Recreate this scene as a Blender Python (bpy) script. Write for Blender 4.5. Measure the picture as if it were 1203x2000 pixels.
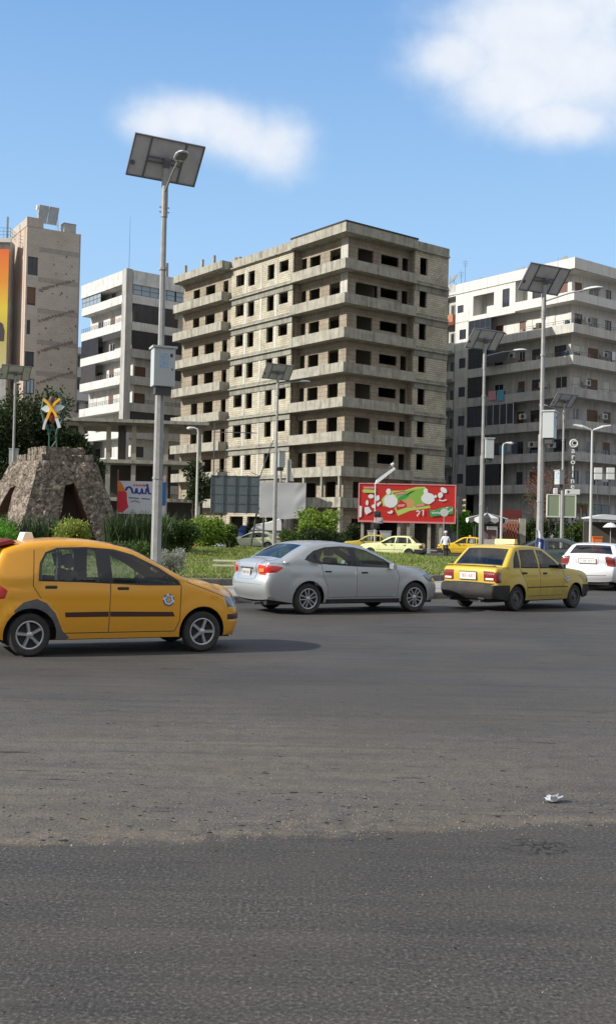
import bpy, bmesh, math, random
import numpy as np
from mathutils import Vector, Matrix, noise
from mathutils.geometry import delaunay_2d_cdt
R = math.radians
random.seed(7); np.random.seed(7)
for o in list(bpy.data.objects): bpy.data.objects.remove(o)
scene = bpy.context.scene
COL = scene.collection
# ------------------------------------------------------------------ camera
F = 2050.0; HCAM = 1.67
cam_d = bpy.data.cameras.new('camera'); cam = bpy.data.objects.new('camera', cam_d); COL.objects.link(cam)
cam_d.sensor_fit = 'VERTICAL'; cam_d.sensor_height = 36.0; cam_d.lens = F/2000*36
cam_d.clip_start = 0.1; cam_d.clip_end = 5000
CAMR = Matrix.Rotation(R(91.0), 4, 'X') @ Matrix.Rotation(R(1.26), 4, 'Z')
cam.matrix_world = Matrix.Translation((0, 0, HCAM)) @ CAMR
scene.camera = cam
def ray(px, py): return (CAMR.to_3x3() @ Vector((px-601.5, 1000-py, -F)))
def at(px, py, Y):                       # the point seen there at distance Y
    d = ray(px, py); k = Y/d.y
    return Vector((d.x*k, Y, HCAM+d.z*k))
def ground(px, py, z=0.0):
    d = ray(px, py); k = (z-HCAM)/d.z
    return Vector((d.x*k, d.y*k, z))
# ------------------------------------------------------------------ sky, sun, exposure
SUN_EL, SUN_DIR = 30.0, Vector((-0.95, -0.31, 0)).normalized()
sv = Vector((SUN_DIR.x*math.cos(R(SUN_EL)), SUN_DIR.y*math.cos(R(SUN_EL)), math.sin(R(SUN_EL))))
sd = bpy.data.lights.new('sun', 'SUN'); sd.energy = 5.0; sd.angle = R(0.53); sd.color = (1, .95, .87)
so = bpy.data.objects.new('sun', sd); COL.objects.link(so)
so.rotation_euler = sv.to_track_quat('Z', 'Y').to_euler(); so.location = (-30, 0, 60)
world = bpy.data.worlds.new('World'); scene.world = world; world.use_nodes = True
WT = world.node_tree; WN = WT.nodes; WL = WT.links; WN.clear()
def wn(t, **k):
    n = WN.new(t)
    for a, b in k.items(): setattr(n, a, b)
    return n
def wmath(op, a, b=None, c=None, clamp=False):
    n = wn('ShaderNodeMath', operation=op, use_clamp=clamp)
    for i, v in enumerate((a, b, c)):
        if v is None: continue
        if isinstance(v, (int, float)): n.inputs[i].default_value = v
        else: WL.new(v, n.inputs[i])
    return n.outputs[0]
sky = wn('ShaderNodeTexSky', sky_type='NISHITA'); sky.sun_disc = False
sky.sun_elevation = R(SUN_EL); sky.sun_rotation = math.atan2(SUN_DIR.x, SUN_DIR.y)
sky.air_density = 1.0; sky.dust_density = 0.3; sky.ozone_density = 2.5
tc = wn('ShaderNodeTexCoord'); sx = wn('ShaderNodeSeparateXYZ'); WL.new(tc.outputs['Generated'], sx.inputs[0])
yy = wmath('MAXIMUM', sx.outputs[1], 0.05)
cu = wmath('DIVIDE', sx.outputs[0], yy); cw = wmath('DIVIDE', sx.outputs[2], yy)
cv = wn('ShaderNodeCombineXYZ'); WL.new(cu, cv.inputs[0]); WL.new(cw, cv.inputs[1])
def wnoise(scale, detail, rough, off=0):
    n = wn('ShaderNodeTexNoise'); n.inputs['Scale'].default_value = scale; n.inputs['Detail'].default_value = detail
    n.inputs['Roughness'].default_value = rough
    m = wn('ShaderNodeVectorMath', operation='ADD'); WL.new(cv.outputs[0], m.inputs[0]); m.inputs[1].default_value = (off, off*.7, off*.3)
    WL.new(m.outputs[0], n.inputs['Vector']); return n.outputs[0]
n1 = wnoise(7, 6, .55); n2 = wnoise(22, 5, .6, 3.1)
def blob(px, py, rx, ry, rot=0.0):
    d = ray(px, py); u0, w0 = d.x/d.y, d.z/d.y
    a = wmath('SUBTRACT', cu, u0); b = wmath('SUBTRACT', cw, w0)
    c, s = math.cos(rot), math.sin(rot)
    p = wmath('ADD', wmath('MULTIPLY', a, c), wmath('MULTIPLY', b, s)); q = wmath('SUBTRACT', wmath('MULTIPLY', b, c), wmath('MULTIPLY', a, s))
    p = wmath('MULTIPLY', p, F/rx); q = wmath('MULTIPLY', q, F/ry)
    return wmath('SUBTRACT', 1.0, wmath('SQRT', wmath('ADD', wmath('MULTIPLY', p, p), wmath('MULTIPLY', q, q))))
bl = [(385, 235, 165, 72, -.1), (470, 262, 150, 84, -.3), (540, 285, 95, 100, 0), (310, 240, 85, 55, 0),
      (1050, 55, 290, 200, 0), (1170, 120, 260, 190, 0), (890, 115, 140, 95, 0), (1000, 170, 210, 110, 0), (1090, 235, 160, 70, 0), (1250, -40, 420, 260, 0)]
fld = None
for b_ in bl:
    v = blob(*b_); fld = v if fld is None else wmath('MAXIMUM', fld, v)
fld = wmath('ADD', fld, wmath('MULTIPLY', wmath('SUBTRACT', n1, .5), 1.25))
fld = wmath('ADD', fld, wmath('MULTIPLY', wmath('SUBTRACT', n2, .5), .4))
mr = wn('ShaderNodeMapRange', interpolation_type='SMOOTHERSTEP'); WL.new(fld, mr.inputs[0])
mr.inputs[1].default_value = -0.22; mr.inputs[2].default_value = 1.0; mr.inputs[4].default_value = .95
front = wmath('GREATER_THAN', sx.outputs[1], 0.06)
cm = wmath('MULTIPLY', mr.outputs[0], front)
SKY_S = 0.115
def wn_range(v, a, b):
    r_ = wn('ShaderNodeMapRange', interpolation_type='SMOOTHSTEP'); WL.new(v, r_.inputs[0]); r_.inputs[1].default_value = a; r_.inputs[2].default_value = b
    return r_.outputs[0]
el = wmath('MAXIMUM', sx.outputs[2], 0.0)
ramp = wn('ShaderNodeValToRGB'); WL.new(el, ramp.inputs[0]); cr = ramp.color_ramp
def S_(c): return tuple(v/SKY_S for v in c)+(1,)
cr.elements[0].position = 0.0; cr.elements[0].color = (.56, .75, .95, 1); cr.elements[1].position = 1.0; cr.elements[1].color = (.045, .13, .42, 1)
for p_, c_ in ((.10, (.49, .71, .95)), (.26, (.365, .61, .92)), (.47, (.20, .41, .77))):
    e_ = cr.elements.new(p_); e_.color = (*c_, 1)
rs = wn('ShaderNodeVectorMath', operation='SCALE'); WL.new(ramp.outputs[0], rs.inputs[0]); rs.inputs[3].default_value = 1/SKY_S
skm = wn('ShaderNodeMix', data_type='RGBA'); skm.inputs[0].default_value = .85
WL.new(sky.outputs[0], skm.inputs[6]); WL.new(rs.outputs[0], skm.inputs[7])
ccr = wn('ShaderNodeMix', data_type='RGBA'); WL.new(n2, ccr.inputs[0]); ccr.inputs[6].default_value = (.66/SKY_S, .73/SKY_S, .84/SKY_S, 1); ccr.inputs[7].default_value = (.88/SKY_S, .90/SKY_S, .93/SKY_S, 1)
mx = wn('ShaderNodeMix', data_type='RGBA'); WL.new(cm, mx.inputs[0]); WL.new(skm.outputs[2], mx.inputs[6]); WL.new(ccr.outputs[2], mx.inputs[7])
# unseen white cloud added overhead and behind the photographer as neutral fill light
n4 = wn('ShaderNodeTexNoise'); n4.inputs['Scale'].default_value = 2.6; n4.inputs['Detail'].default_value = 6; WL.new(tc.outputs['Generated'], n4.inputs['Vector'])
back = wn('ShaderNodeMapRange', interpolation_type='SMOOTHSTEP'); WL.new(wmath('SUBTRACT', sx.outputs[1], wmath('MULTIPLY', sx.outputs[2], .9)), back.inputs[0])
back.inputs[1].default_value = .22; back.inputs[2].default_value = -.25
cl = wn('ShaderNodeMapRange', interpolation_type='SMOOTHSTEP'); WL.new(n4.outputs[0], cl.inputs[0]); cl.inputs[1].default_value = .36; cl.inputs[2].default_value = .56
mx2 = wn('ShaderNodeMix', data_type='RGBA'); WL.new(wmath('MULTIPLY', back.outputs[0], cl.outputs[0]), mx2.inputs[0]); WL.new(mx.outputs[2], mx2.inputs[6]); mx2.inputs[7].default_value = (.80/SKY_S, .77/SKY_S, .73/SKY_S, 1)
# unseen sky low behind the photographer, darkened to cut pale reflections on the cars
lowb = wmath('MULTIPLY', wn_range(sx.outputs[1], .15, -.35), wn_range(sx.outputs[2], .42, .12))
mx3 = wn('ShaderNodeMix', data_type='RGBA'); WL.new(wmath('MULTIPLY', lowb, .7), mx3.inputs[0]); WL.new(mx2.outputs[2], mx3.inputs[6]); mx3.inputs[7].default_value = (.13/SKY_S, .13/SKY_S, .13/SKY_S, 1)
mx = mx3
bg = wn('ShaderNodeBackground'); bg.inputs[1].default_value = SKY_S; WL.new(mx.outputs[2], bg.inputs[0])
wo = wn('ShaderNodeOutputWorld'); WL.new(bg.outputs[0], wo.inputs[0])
vs = scene.view_settings; vs.view_transform = 'Standard'; vs.look = 'None'; vs.exposure = 0.15; vs.gamma = 1.0
# ------------------------------------------------------------------ materials
def mat(name, col, rough=.7, metal=0.0, noise_amt=0.0, nscale=5.0, col2=None, bump=0.0, bscale=None, spec=.5, coat=0.0, emit=None, streak=0.0):
    m = bpy.data.materials.new(name); m.use_nodes = True
    nt = m.node_tree; N = nt.nodes; L = nt.links; b = N['Principled BSDF']
    b.inputs['Base Color'].default_value = (*col, 1); b.inputs['Roughness'].default_value = rough; b.inputs['Metallic'].default_value = metal
    b.inputs['Specular IOR Level'].default_value = spec; b.inputs['Coat Weight'].default_value = coat
    if emit: b.inputs['Emission Color'].default_value = (*emit[0], 1); b.inputs['Emission Strength'].default_value = emit[1]
    if noise_amt or bump or streak:
        t = N.new('ShaderNodeTexCoord')
        n = N.new('ShaderNodeTexNoise'); n.inputs['Scale'].default_value = nscale; n.inputs['Detail'].default_value = 7; n.inputs['Roughness'].default_value = .62
        L.new(t.outputs['Object'], n.inputs['Vector'])
        c2 = col2 if col2 else tuple(c*.55 for c in col)
        r = N.new('ShaderNodeMapRange'); r.inputs[1].default_value = .35; r.inputs[2].default_value = .68; r.inputs[4].default_value = noise_amt
        L.new(n.outputs[0], r.inputs[0])
        x = N.new('ShaderNodeMix'); x.data_type = 'RGBA'; x.inputs[6].default_value = (*col, 1); x.inputs[7].default_value = (*c2, 1)
        L.new(r.outputs[0], x.inputs[0]); out = x.outputs[2]
        if streak:
            mp = N.new('ShaderNodeMapping'); mp.inputs['Scale'].default_value = (2.2, 2.2, .16); L.new(t.outputs['Object'], mp.inputs[0])
            n3 = N.new('ShaderNodeTexNoise'); n3.inputs['Scale'].default_value = 1.0; n3.inputs['Detail'].default_value = 6; n3.inputs['Roughness'].default_value = .7
            L.new(mp.outputs[0], n3.inputs['Vector'])
            r3 = N.new('ShaderNodeMapRange'); r3.inputs[1].default_value = .48; r3.inputs[2].default_value = .68; r3.inputs[4].default_value = streak
            L.new(n3.outputs[0], r3.inputs[0])
            y = N.new('ShaderNodeMix'); y.data_type = 'RGBA'; y.blend_type = 'MULTIPLY'; L.new(out, y.inputs[6]); y.inputs[7].default_value = (.42, .41, .39, 1)
            L.new(r3.outputs[0], y.inputs[0]); out = y.outputs[2]
        L.new(out, b.inputs['Base Color'])
        if bump:
            n2 = N.new('ShaderNodeTexNoise'); n2.inputs['Scale'].default_value = bscale or nscale*4; n2.inputs['Detail'].default_value = 4
            L.new(t.outputs['Object'], n2.inputs['Vector'])
            bp = N.new('ShaderNodeBump'); bp.inputs['Strength'].default_value = bump; bp.inputs['Distance'].default_value = .03
            L.new(n2.outputs[0], bp.inputs['Height']); L.new(bp.outputs[0], b.inputs['Normal'])
    return m
def paint(name, col, metal=0.0, rough=.32, dirt=.35):
    """car paint: clear coat, road dust low down (object z), dark grey inside"""
    m = bpy.data.materials.new(name); m.use_nodes = True
    nt = m.node_tree; N = nt.nodes; L = nt.links; b = N['Principled BSDF']
    b.inputs['Metallic'].default_value = metal; b.inputs['Roughness'].default_value = rough
    b.inputs['Coat Weight'].default_value = .6; b.inputs['Coat Roughness'].default_value = .08
    t = N.new('ShaderNodeTexCoord'); s = N.new('ShaderNodeSeparateXYZ'); L.new(t.outputs['Object'], s.inputs[0])
    n = N.new('ShaderNodeTexNoise'); n.inputs['Scale'].default_value = 4; n.inputs['Detail'].default_value = 6; L.new(t.outputs['Object'], n.inputs['Vector'])
    r = N.new('ShaderNodeMapRange'); r.inputs[1].default_value = .75; r.inputs[2].default_value = .15; r.inputs[3].default_value = .05; r.inputs[4].default_value = 1.1; L.new(s.outputs[2], r.inputs[0])
    k = N.new('ShaderNodeMath'); k.operation = 'MULTIPLY'; L.new(r.outputs[0], k.inputs[0]); L.new(n.outputs[0], k.inputs[1])
    k2 = N.new('ShaderNodeMath'); k2.operation = 'MULTIPLY'; k2.use_clamp = True; L.new(k.outputs[0], k2.inputs[0]); k2.inputs[1].default_value = dirt*1.6
    x = N.new('ShaderNodeMix'); x.data_type = 'RGBA'; x.inputs[6].default_value = (*col, 1); x.inputs[7].default_value = (.16, .14, .115, 1); L.new(k2.outputs[0], x.inputs[0])
    g = N.new('ShaderNodeNewGeometry'); y = N.new('ShaderNodeMix'); y.data_type = 'RGBA'; L.new(g.outputs['Backfacing'], y.inputs[0]); L.new(x.outputs[2], y.inputs[6]); y.inputs[7].default_value = (.05, .05, .05, 1)
    L.new(y.outputs[2], b.inputs['Base Color'])
    q = N.new('ShaderNodeMath'); q.operation = 'ADD'; q.use_clamp = True; L.new(k2.outputs[0], q.inputs[0]); q.inputs[1].default_value = rough; L.new(q.outputs[0], b.inputs['Roughness'])
    return m
def glass(name, tint=(.35, .4, .4), refl=.12, rough=.02):
    m = bpy.data.materials.new(name); m.use_nodes = True
    nt = m.node_tree; N = nt.nodes; L = nt.links; N.clear()
    o = N.new('ShaderNodeOutputMaterial'); a = N.new('ShaderNodeBsdfTransparent'); a.inputs[0].default_value = (*tint, 1)
    g = N.new('ShaderNodeBsdfGlossy'); g.inputs['Roughness'].default_value = rough
    w = N.new('ShaderNodeLayerWeight'); w.inputs[0].default_value = .3
    r = N.new('ShaderNodeMapRange'); r.inputs[3].default_value = refl; r.inputs[4].default_value = .75; L.new(w.outputs['Fresnel'], r.inputs[0])
    x = N.new('ShaderNodeMixShader'); L.new(r.outputs[0], x.inputs[0]); L.new(a.outputs[0], x.inputs[1]); L.new(g.outputs[0], x.inputs[2]); L.new(x.outputs[0], o.inputs[0])
    return m
def blocks(name, col, col2, mort, sc=1.0, bw=.42, bh=.21, stain=.6):
    """concrete block courses; the wall runs along local x or y, so x+y is the running length"""
    m = bpy.data.materials.new(name); m.use_nodes = True
    nt = m.node_tree; N = nt.nodes; L = nt.links; b = N['Principled BSDF']; b.inputs['Roughness'].default_value = .92; b.inputs['Specular IOR Level'].default_value = .2
    t = N.new('ShaderNodeTexCoord'); s = N.new('ShaderNodeSeparateXYZ'); L.new(t.outputs['Object'], s.inputs[0])
    a = N.new('ShaderNodeMath'); a.operation = 'ADD'; L.new(s.outputs[0], a.inputs[0]); L.new(s.outputs[1], a.inputs[1])
    c = N.new('ShaderNodeCombineXYZ'); L.new(a.outputs[0], c.inputs[0]); L.new(s.outputs[2], c.inputs[1])
    br = N.new('ShaderNodeTexBrick'); L.new(c.outputs[0], br.inputs['Vector']); br.inputs['Scale'].default_value = sc
    br.inputs['Color1'].default_value = (*col, 1); br.inputs['Color2'].default_value = (*col2, 1); br.inputs['Mortar'].default_value = (*mort, 1)
    br.inputs['Brick Width'].default_value = bw; br.inputs['Row Height'].default_value = bh; br.inputs['Mortar Size'].default_value = .022; br.inputs['Mortar Smooth'].default_value = .3; br.inputs['Bias'].default_value = 0.1
    n = N.new('ShaderNodeTexNoise'); n.inputs['Scale'].default_value = .7; n.inputs['Detail'].default_value = 9; n.inputs['Roughness'].default_value = .7; L.new(t.outputs['Object'], n.inputs['Vector'])
    r = N.new('ShaderNodeMapRange'); r.inputs[1].default_value = .42; r.inputs[2].default_value = .72; r.inputs[4].default_value = stain; L.new(n.outputs[0], r.inputs[0])
    x = N.new('ShaderNodeMix'); x.data_type = 'RGBA'; x.blend_type = 'MULTIPLY'; L.new(br.outputs[0], x.inputs[6]); x.inputs[7].default_value = (.5, .48, .44, 1); L.new(r.outputs[0], x.inputs[0])
    L.new(x.outputs[2], b.inputs['Base Color'])
    bp = N.new('ShaderNodeBump'); bp.inputs['Strength'].default_value = .5; bp.inputs['Distance'].default_value = .02; bp.invert = True; L.new(br.outputs['Fac'], bp.inputs['Height']); L.new(bp.outputs[0], b.inputs['Normal'])
    return m
def leafmat(name, c1, c2, rough=.6):
    m = bpy.data.materials.new(name); m.use_nodes = True
    nt = m.node_tree; N = nt.nodes; L = nt.links; b = N['Principled BSDF']; b.inputs['Roughness'].default_value = rough; b.inputs['Specular IOR Level'].default_value = .3
    g = N.new('ShaderNodeNewGeometry'); x = N.new('ShaderNodeMix'); x.data_type = 'RGBA'; L.new(g.outputs['Random Per Island'], x.inputs[0]); x.inputs[6].default_value = (*c1, 1); x.inputs[7].default_value = (*c2, 1)
    L.new(x.outputs[2], b.inputs['Base Color'])
    tr = N.new('ShaderNodeBsdfTranslucent'); L.new(x.outputs[2], tr.inputs[0]); mm = N.new('ShaderNodeMixShader'); mm.inputs[0].default_value = .3
    o = N['Material Output']; L.new(b.outputs[0], mm.inputs[1]); L.new(tr.outputs[0], mm.inputs[2]); L.new(mm.outputs[0], o.inputs[0])
    return m
# ------------------------------------------------------------------ mesh builder
class MB:
    def __init__(s): s.v = []; s.f = []; s.m = []
    def add(s, vs, fs, m=0, M=None):
        b = len(s.v)
        if M is not None: vs = [M @ Vector(p) for p in vs]
        s.v += [tuple(p) for p in vs]; s.f += [tuple(b+i for i in f) for f in fs]; s.m += [m]*len(fs); return s
    def box(s, x0, x1, y0, y1, z0, z1, m=0, M=None):
        vs = [(x, y, z) for z in (z0, z1) for y in (y0, y1) for x in (x0, x1)]
        return s.add(vs, [(0, 2, 3, 1), (4, 5, 7, 6), (0, 1, 5, 4), (2, 6, 7, 3), (0, 4, 6, 2), (1, 3, 7, 5)], m, M)
    def cyl(s, p0, p1, r0, r1=None, n=12, m=0, M=None, caps=True):
        r1 = r0 if r1 is None else r1; p0 = Vector(p0); p1 = Vector(p1)
        q = (p1-p0).to_track_quat('Z', 'Y').to_matrix(); vs = []
        for p, r in ((p0, r0), (p1, r1)):
            for i in range(n):
                a = 2*math.pi*i/n; vs.append(p+q@Vector((r*math.cos(a), r*math.sin(a), 0)))
        fs = [(i, (i+1) % n, n+(i+1) % n, n+i) for i in range(n)]
        if caps: fs += [tuple(range(n-1, -1, -1)), tuple(range(n, 2*n))]
        return s.add(vs, fs, m, M)
    def tube(s, pts, r, n=8, m=0, M=None):
        for i in range(len(pts)-1):
            ra = r[i] if isinstance(r, (list, tuple)) else r; rb = r[i+1] if isinstance(r, (list, tuple)) else r
            s.cyl(pts[i], pts[i+1], ra, rb, n, m, M)
        return s
    def lathe(s, prof, n=24, m=0, M=None):
        vs = []; k = len(prof)
        for i in range(n):
            a = 2*math.pi*i/n
            for r, z in prof: vs.append((r*math.cos(a), r*math.sin(a), z))
        fs = [(i*k+j, ((i+1) % n)*k+j, ((i+1) % n)*k+j+1, i*k+j+1) for i in range(n) for j in range(k-1)]
        return s.add(vs, fs, m, M)
    def prism(s, poly, d0, d1, m=0, M=None):      # poly in xz, extruded along y
        n = len(poly); vs = [(x, d0, z) for x, z in poly]+[(x, d1, z) for x, z in poly]
        fs = [tuple(range(n)), tuple(range(2*n-1, n-1, -1))]+[(i, n+i, n+(i+1) % n, (i+1) % n) for i in range(n)]
        return s.add(vs, fs, m, M)
    def build(s, name, mats, parent=None, smooth=False, M=None, bevel=0, weld=0, sharp=40):
        me = bpy.data.meshes.new(name); me.from_pydata(s.v, [], s.f)
        if not isinstance(mats, (list, tuple)): mats = [mats]
        for a in mats: me.materials.append(a)
        me.polygons.foreach_set('material_index', s.m)
        bm = bmesh.new(); bm.from_mesh(me)
        if weld: bmesh.ops.remove_doubles(bm, verts=bm.verts, dist=weld)
        bmesh.ops.recalc_face_normals(bm, faces=bm.faces) if smooth != 'keep' else None
        bm.to_mesh(me); bm.free()
        if smooth:
            me.polygons.foreach_set('use_smooth', [True]*len(me.polygons))
            me.set_sharp_from_angle(angle=R(sharp))
        me.update()
        o = bpy.data.objects.new(name, me); COL.objects.link(o)
        if parent is not None: o.parent = parent
        if M is not None: o.matrix_local = M
        if bevel:
            bv = o.modifiers.new('bevel', 'BEVEL'); bv.width = bevel; bv.segments = 2; bv.limit_method = 'ANGLE'; bv.angle_limit = R(50)
        return o
def tag(o, label=None, cat=None, group=None, kind=None):
    for k, v in (('label', label), ('category', cat), ('group', group), ('kind', kind)):
        if v: o[k] = v
    return o
def thing(name, label, cat, loc=(0, 0, 0), rz=0.0, group=None, scale=1.0):
    o = bpy.data.objects.new(name, None); COL.objects.link(o); o.empty_display_size = .3
    o.location = loc; o.rotation_euler = (0, 0, rz); o.scale = (scale,)*3
    return tag(o, label, cat, group)
def copy_tree(o, parent=None):
    c = o.copy(); COL.objects.link(c); c.parent = parent
    for ch in list(o.children): copy_tree(ch, c)
    return c
def frame(origin, deg):                  # local x axis points at heading deg
    return Matrix.Translation(origin) @ Matrix.Rotation(R(deg), 4, 'Z')
def rnd(a, b): return random.uniform(a, b)
def inside(p, poly):
    x, y = p; c = False; n = len(poly)
    for i in range(n):
        x1, y1 = poly[i]; x2, y2 = poly[i-1]
        if (y1 > y) != (y2 > y) and x < (x2-x1)*(y-y1)/(y2-y1)+x1: c = not c
    return c
# ================================================================== GROUND
IC = Vector((-15.0, 49.3, 0)); RO, RI = 29.0, 24.7
def asphalt():
    m = bpy.data.materials.new('asphalt'); m.use_nodes = True
    nt = m.node_tree; N = nt.nodes; L = nt.links; b = N['Principled BSDF']; b.inputs['Specular IOR Level'].default_value = .2
    t = N.new('ShaderNodeTexCoord')
    def nz(scale, det, ro, map_=None):
        n = N.new('ShaderNodeTexNoise'); n.inputs['Scale'].default_value = scale; n.inputs['Detail'].default_value = det; n.inputs['Roughness'].default_value = ro
        if map_:
            q = N.new('ShaderNodeMapping'); q.inputs['Scale'].default_value = map_[0]; q.inputs['Rotation'].default_value = (0, 0, R(map_[1])); L.new(t.outputs['Object'], q.inputs[0]); L.new(q.outputs[0], n.inputs['Vector'])
        else: L.new(t.outputs['Object'], n.inputs['Vector'])
        return n.outputs[0]
    def mr_(v, a, b_, c=0., d=1.):
        r = N.new('ShaderNodeMapRange'); r.interpolation_type = 'SMOOTHSTEP'; L.new(v, r.inputs[0]); r.inputs[1].default_value = a; r.inputs[2].default_value = b_; r.inputs[3].default_value = c; r.inputs[4].default_value = d; return r.outputs[0]
    def mth(op, a, b_=None):
        k = N.new('ShaderNodeMath'); k.operation = op
        for i, v in enumerate((a, b_)):
            if v is None: continue
            if isinstance(v, (int, float)): k.inputs[i].default_value = v
            else: L.new(v, k.inputs[i])
        return k.outputs[0]
    def mixc(f, a, b_, bt='MIX'):
        x = N.new('ShaderNodeMix'); x.data_type = 'RGBA'; x.blend_type = bt
        if isinstance(f, float): x.inputs[0].default_value = f
        else: L.new(f, x.inputs[0])
        for i, v in ((6, a), (7, b_)):
            if isinstance(v, tuple): x.inputs[i].default_value = (*v, 1)
            else: L.new(v, x.inputs[i])
        return x.outputs[2]
    s = N.new('ShaderNodeSeparateXYZ'); L.new(t.outputs['Object'], s.inputs[0]); X, Y = s.outputs[0], s.outputs[1]
    big = nz(.35, 6, .6); trk = nz(1, 5, .6, ((.25, 2.4, 1), -6)); fine = nz(55, 3, .75); grit = nz(170, 2, .7); med = nz(7, 6, .65)
    # the seam between newer smooth tarmac (near) and older gravelly tarmac: y = seam(x)
    wob = mth('MULTIPLY', mth('SUBTRACT', nz(2.2, 7, .72), .5), .42)
    seam = mth('ADD', mth('SUBTRACT', Y, mth('ADD', mth('MULTIPLY', X, .20), 5.75)), wob)     # >0 is beyond the seam
    old = mr_(seam, -.14, .16)
    dusty = mth('MULTIPLY', mr_(seam, .0, .12), mr_(seam, 6.5, 1.2))                     # dust gathered along the seam
    left = mr_(X, 4.5, -.8, .35, 1.); dusty = mth('MULTIPLY', dusty, left)
    c_new = mixc(mr_(trk, .35, .68), (.056, .052, .048), (.078, .073, .067))
    c_old = mixc(mr_(big, .38, .66), (.056, .055, .054), (.080, .076, .070))
    c = mixc(old, c_new, c_old)
    dn = mth('MULTIPLY', mth('MULTIPLY', dusty, mr_(trk, .28, .66, .5, 1.)), mr_(med, .3, .7, .45, 1.))
    c = mixc(mth('MULTIPLY', dn, .95), c, (.190, .162, .128))
    edge = mth('MULTIPLY', mth('MULTIPLY', mr_(seam, -.05, .05), mr_(seam, .55, .05)), mr_(med, .42, .6)); edge = mth('MULTIPLY', edge, left)
    c = mixc(mth('MULTIPLY', edge, .38), c, (.25, .19, .125))
    c = mixc(mth('MULTIPLY', mr_(grit, .56, .72), mth('ADD', .18, mth('MULTIPLY', old, .25))), c, (.30, .28, .25))
    c = mixc(mth('MULTIPLY', mr_(fine, .50, .34), .75), c, (.020, .020, .020)); c = mixc(mth('MULTIPLY', mr_(fine, .52, .66), .34), c, (.30, .28, .25))
    g2 = nz(24, 4, .8); c = mixc(mth('MULTIPLY', mr_(g2, .56, .70), mth('ADD', .15, mth('MULTIPLY', old, .30))), c, (.24, .22, .19)); c = mixc(mth('MULTIPLY', mr_(g2, .44, .32), .28), c, (.03, .03, .03)); lf = nz(.9, 4, .6); c = mixc(mth('MULTIPLY', mr_(lf, .38, .66), .30), c, (.105, .090, .072)); st = nz(1, 6, .62, ((.35, 6.5, 1), -5)); c = mixc(mth('MULTIPLY', mr_(st, .48, .66), .24), c, (.036, .035, .034))
    g3 = nz(1, 3, .7, ((3.5, 14, 1), 3)); c = mixc(mth('MULTIPLY', mr_(g3, .62, .70), mth('MULTIPLY', old, .5)), c, (.03, .028, .026))
    hx = mth('SUBTRACT', X, ground(1052, 1655).x); hy = mth('SUBTRACT', Y, ground(1052, 1655).y); hd = mth('SQRT', mth('ADD', mth('MULTIPLY', hx, hx), mth('MULTIPLY', mth('MULTIPLY', hy, hy), 1.6)))
    ck = N.new('ShaderNodeTexVoronoi'); ck.feature = 'DISTANCE_TO_EDGE'; ck.inputs['Scale'].default_value = 13; wv = N.new('ShaderNodeVectorMath'); wv.operation = 'ADD'; L.new(t.outputs['Object'], wv.inputs[0]); wn_ = N.new('ShaderNodeTexNoise'); wn_.inputs['Scale'].default_value = 9; wn_.inputs['Detail'].default_value = 5; L.new(t.outputs['Object'], wn_.inputs['Vector']); ws = N.new('ShaderNodeVectorMath'); ws.operation = 'SCALE'; ws.inputs[3].default_value = .22; L.new(wn_.outputs['Color'], ws.inputs[0]); L.new(ws.outputs[0], wv.inputs[1]); L.new(wv.outputs[0], ck.inputs['Vector'])
    crack = mth('MULTIPLY', mr_(ck.outputs['Distance'],  .10, .02), mr_(mth('ADD', hd, mth('MULTIPLY', med, .25)), .40, .20)); c = mixc(crack, c, (.012, .011, .010))
    pot = nz(1, 4, .6, ((1.2, 5.5, 1), 8)); c = mixc(mth('MULTIPLY', mth('MULTIPLY', mr_(pot, .665, .70), .75), mr_(seam, -.6, .3, .25, 1.)), c, (.018, .017, .016))
    patch = mr_(nz(.16, 3, .5), .50, .58); c = mixc(mth('MULTIPLY', patch, .16), c, (.03, .03, .03))
    trk2 = nz(1, 4, .6, ((.05, .9, 1), -14)); c = mixc(mth('MULTIPLY', mr_(trk2, .5, .62), .10), c, (.034, .035, .038))
    L.new(c, b.inputs['Base Color'])
    L.new(mr_(trk, .3, .7, .62, .86), b.inputs['Roughness'])
    hgt = mth('ADD', mth('ADD', mth('MULTIPLY', fine, .5), mth('MULTIPLY', grit, .5)), mth('ADD', mth('MULTIPLY', pot, .6), mth('MULTIPLY', g2, .2))); bp = N.new('ShaderNodeBump'); bp.inputs['Strength'].default_value = .32; bp.inputs['Distance'].default_value = .008
    L.new(hgt, bp.inputs['Height']); L.new(bp.outputs[0], b.inputs['Normal'])
    return m
M_ASPH = asphalt()
M_GROUND = mat('dusty_ground', (.20, .175, .14), .95, noise_amt=.8, nscale=.4, col2=(.12, .11, .09))
M_PAVE = mat('pavement', (.34, .32, .29), .9, noise_amt=.7, nscale=1.5, col2=(.22, .21, .19))
M_KERB = mat('kerb_stone', (.20, .185, .165), .9, noise_amt=.9, nscale=3, col2=(.09, .085, .075), bump=.4)
M_SOIL = mat('island_soil', (.15, .18, .05), .95, noise_amt=1, nscale=.9, col2=(.17, .15, .075))
def disc(r0, r1, z0, z1, a0=0, a1=360, n=180):
    b = MB()
    for i in range(n):
        a, c = R(a0+(a1-a0)*i/n), R(a0+(a1-a0)*(i+1)/n)
        q = lambda r, t, z: (IC.x+r*math.cos(t), IC.y+r*math.sin(t), z)
        b.add([q(r0, a, z0), q(r1, a, z1), q(r1, c, z1), q(r0, c, z0)], [(0, 1, 2, 3)])
    return b
g = MB().add([(-1500, -60, -.02), (1500, -60, -.02), (1500, 2500, -.02), (-1500, 2500, -.02)], [(0, 1, 2, 3)]).build('ground', M_GROUND); tag(g, kind='structure')
RR = 43.5
rd = MB(); n = 200
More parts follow.
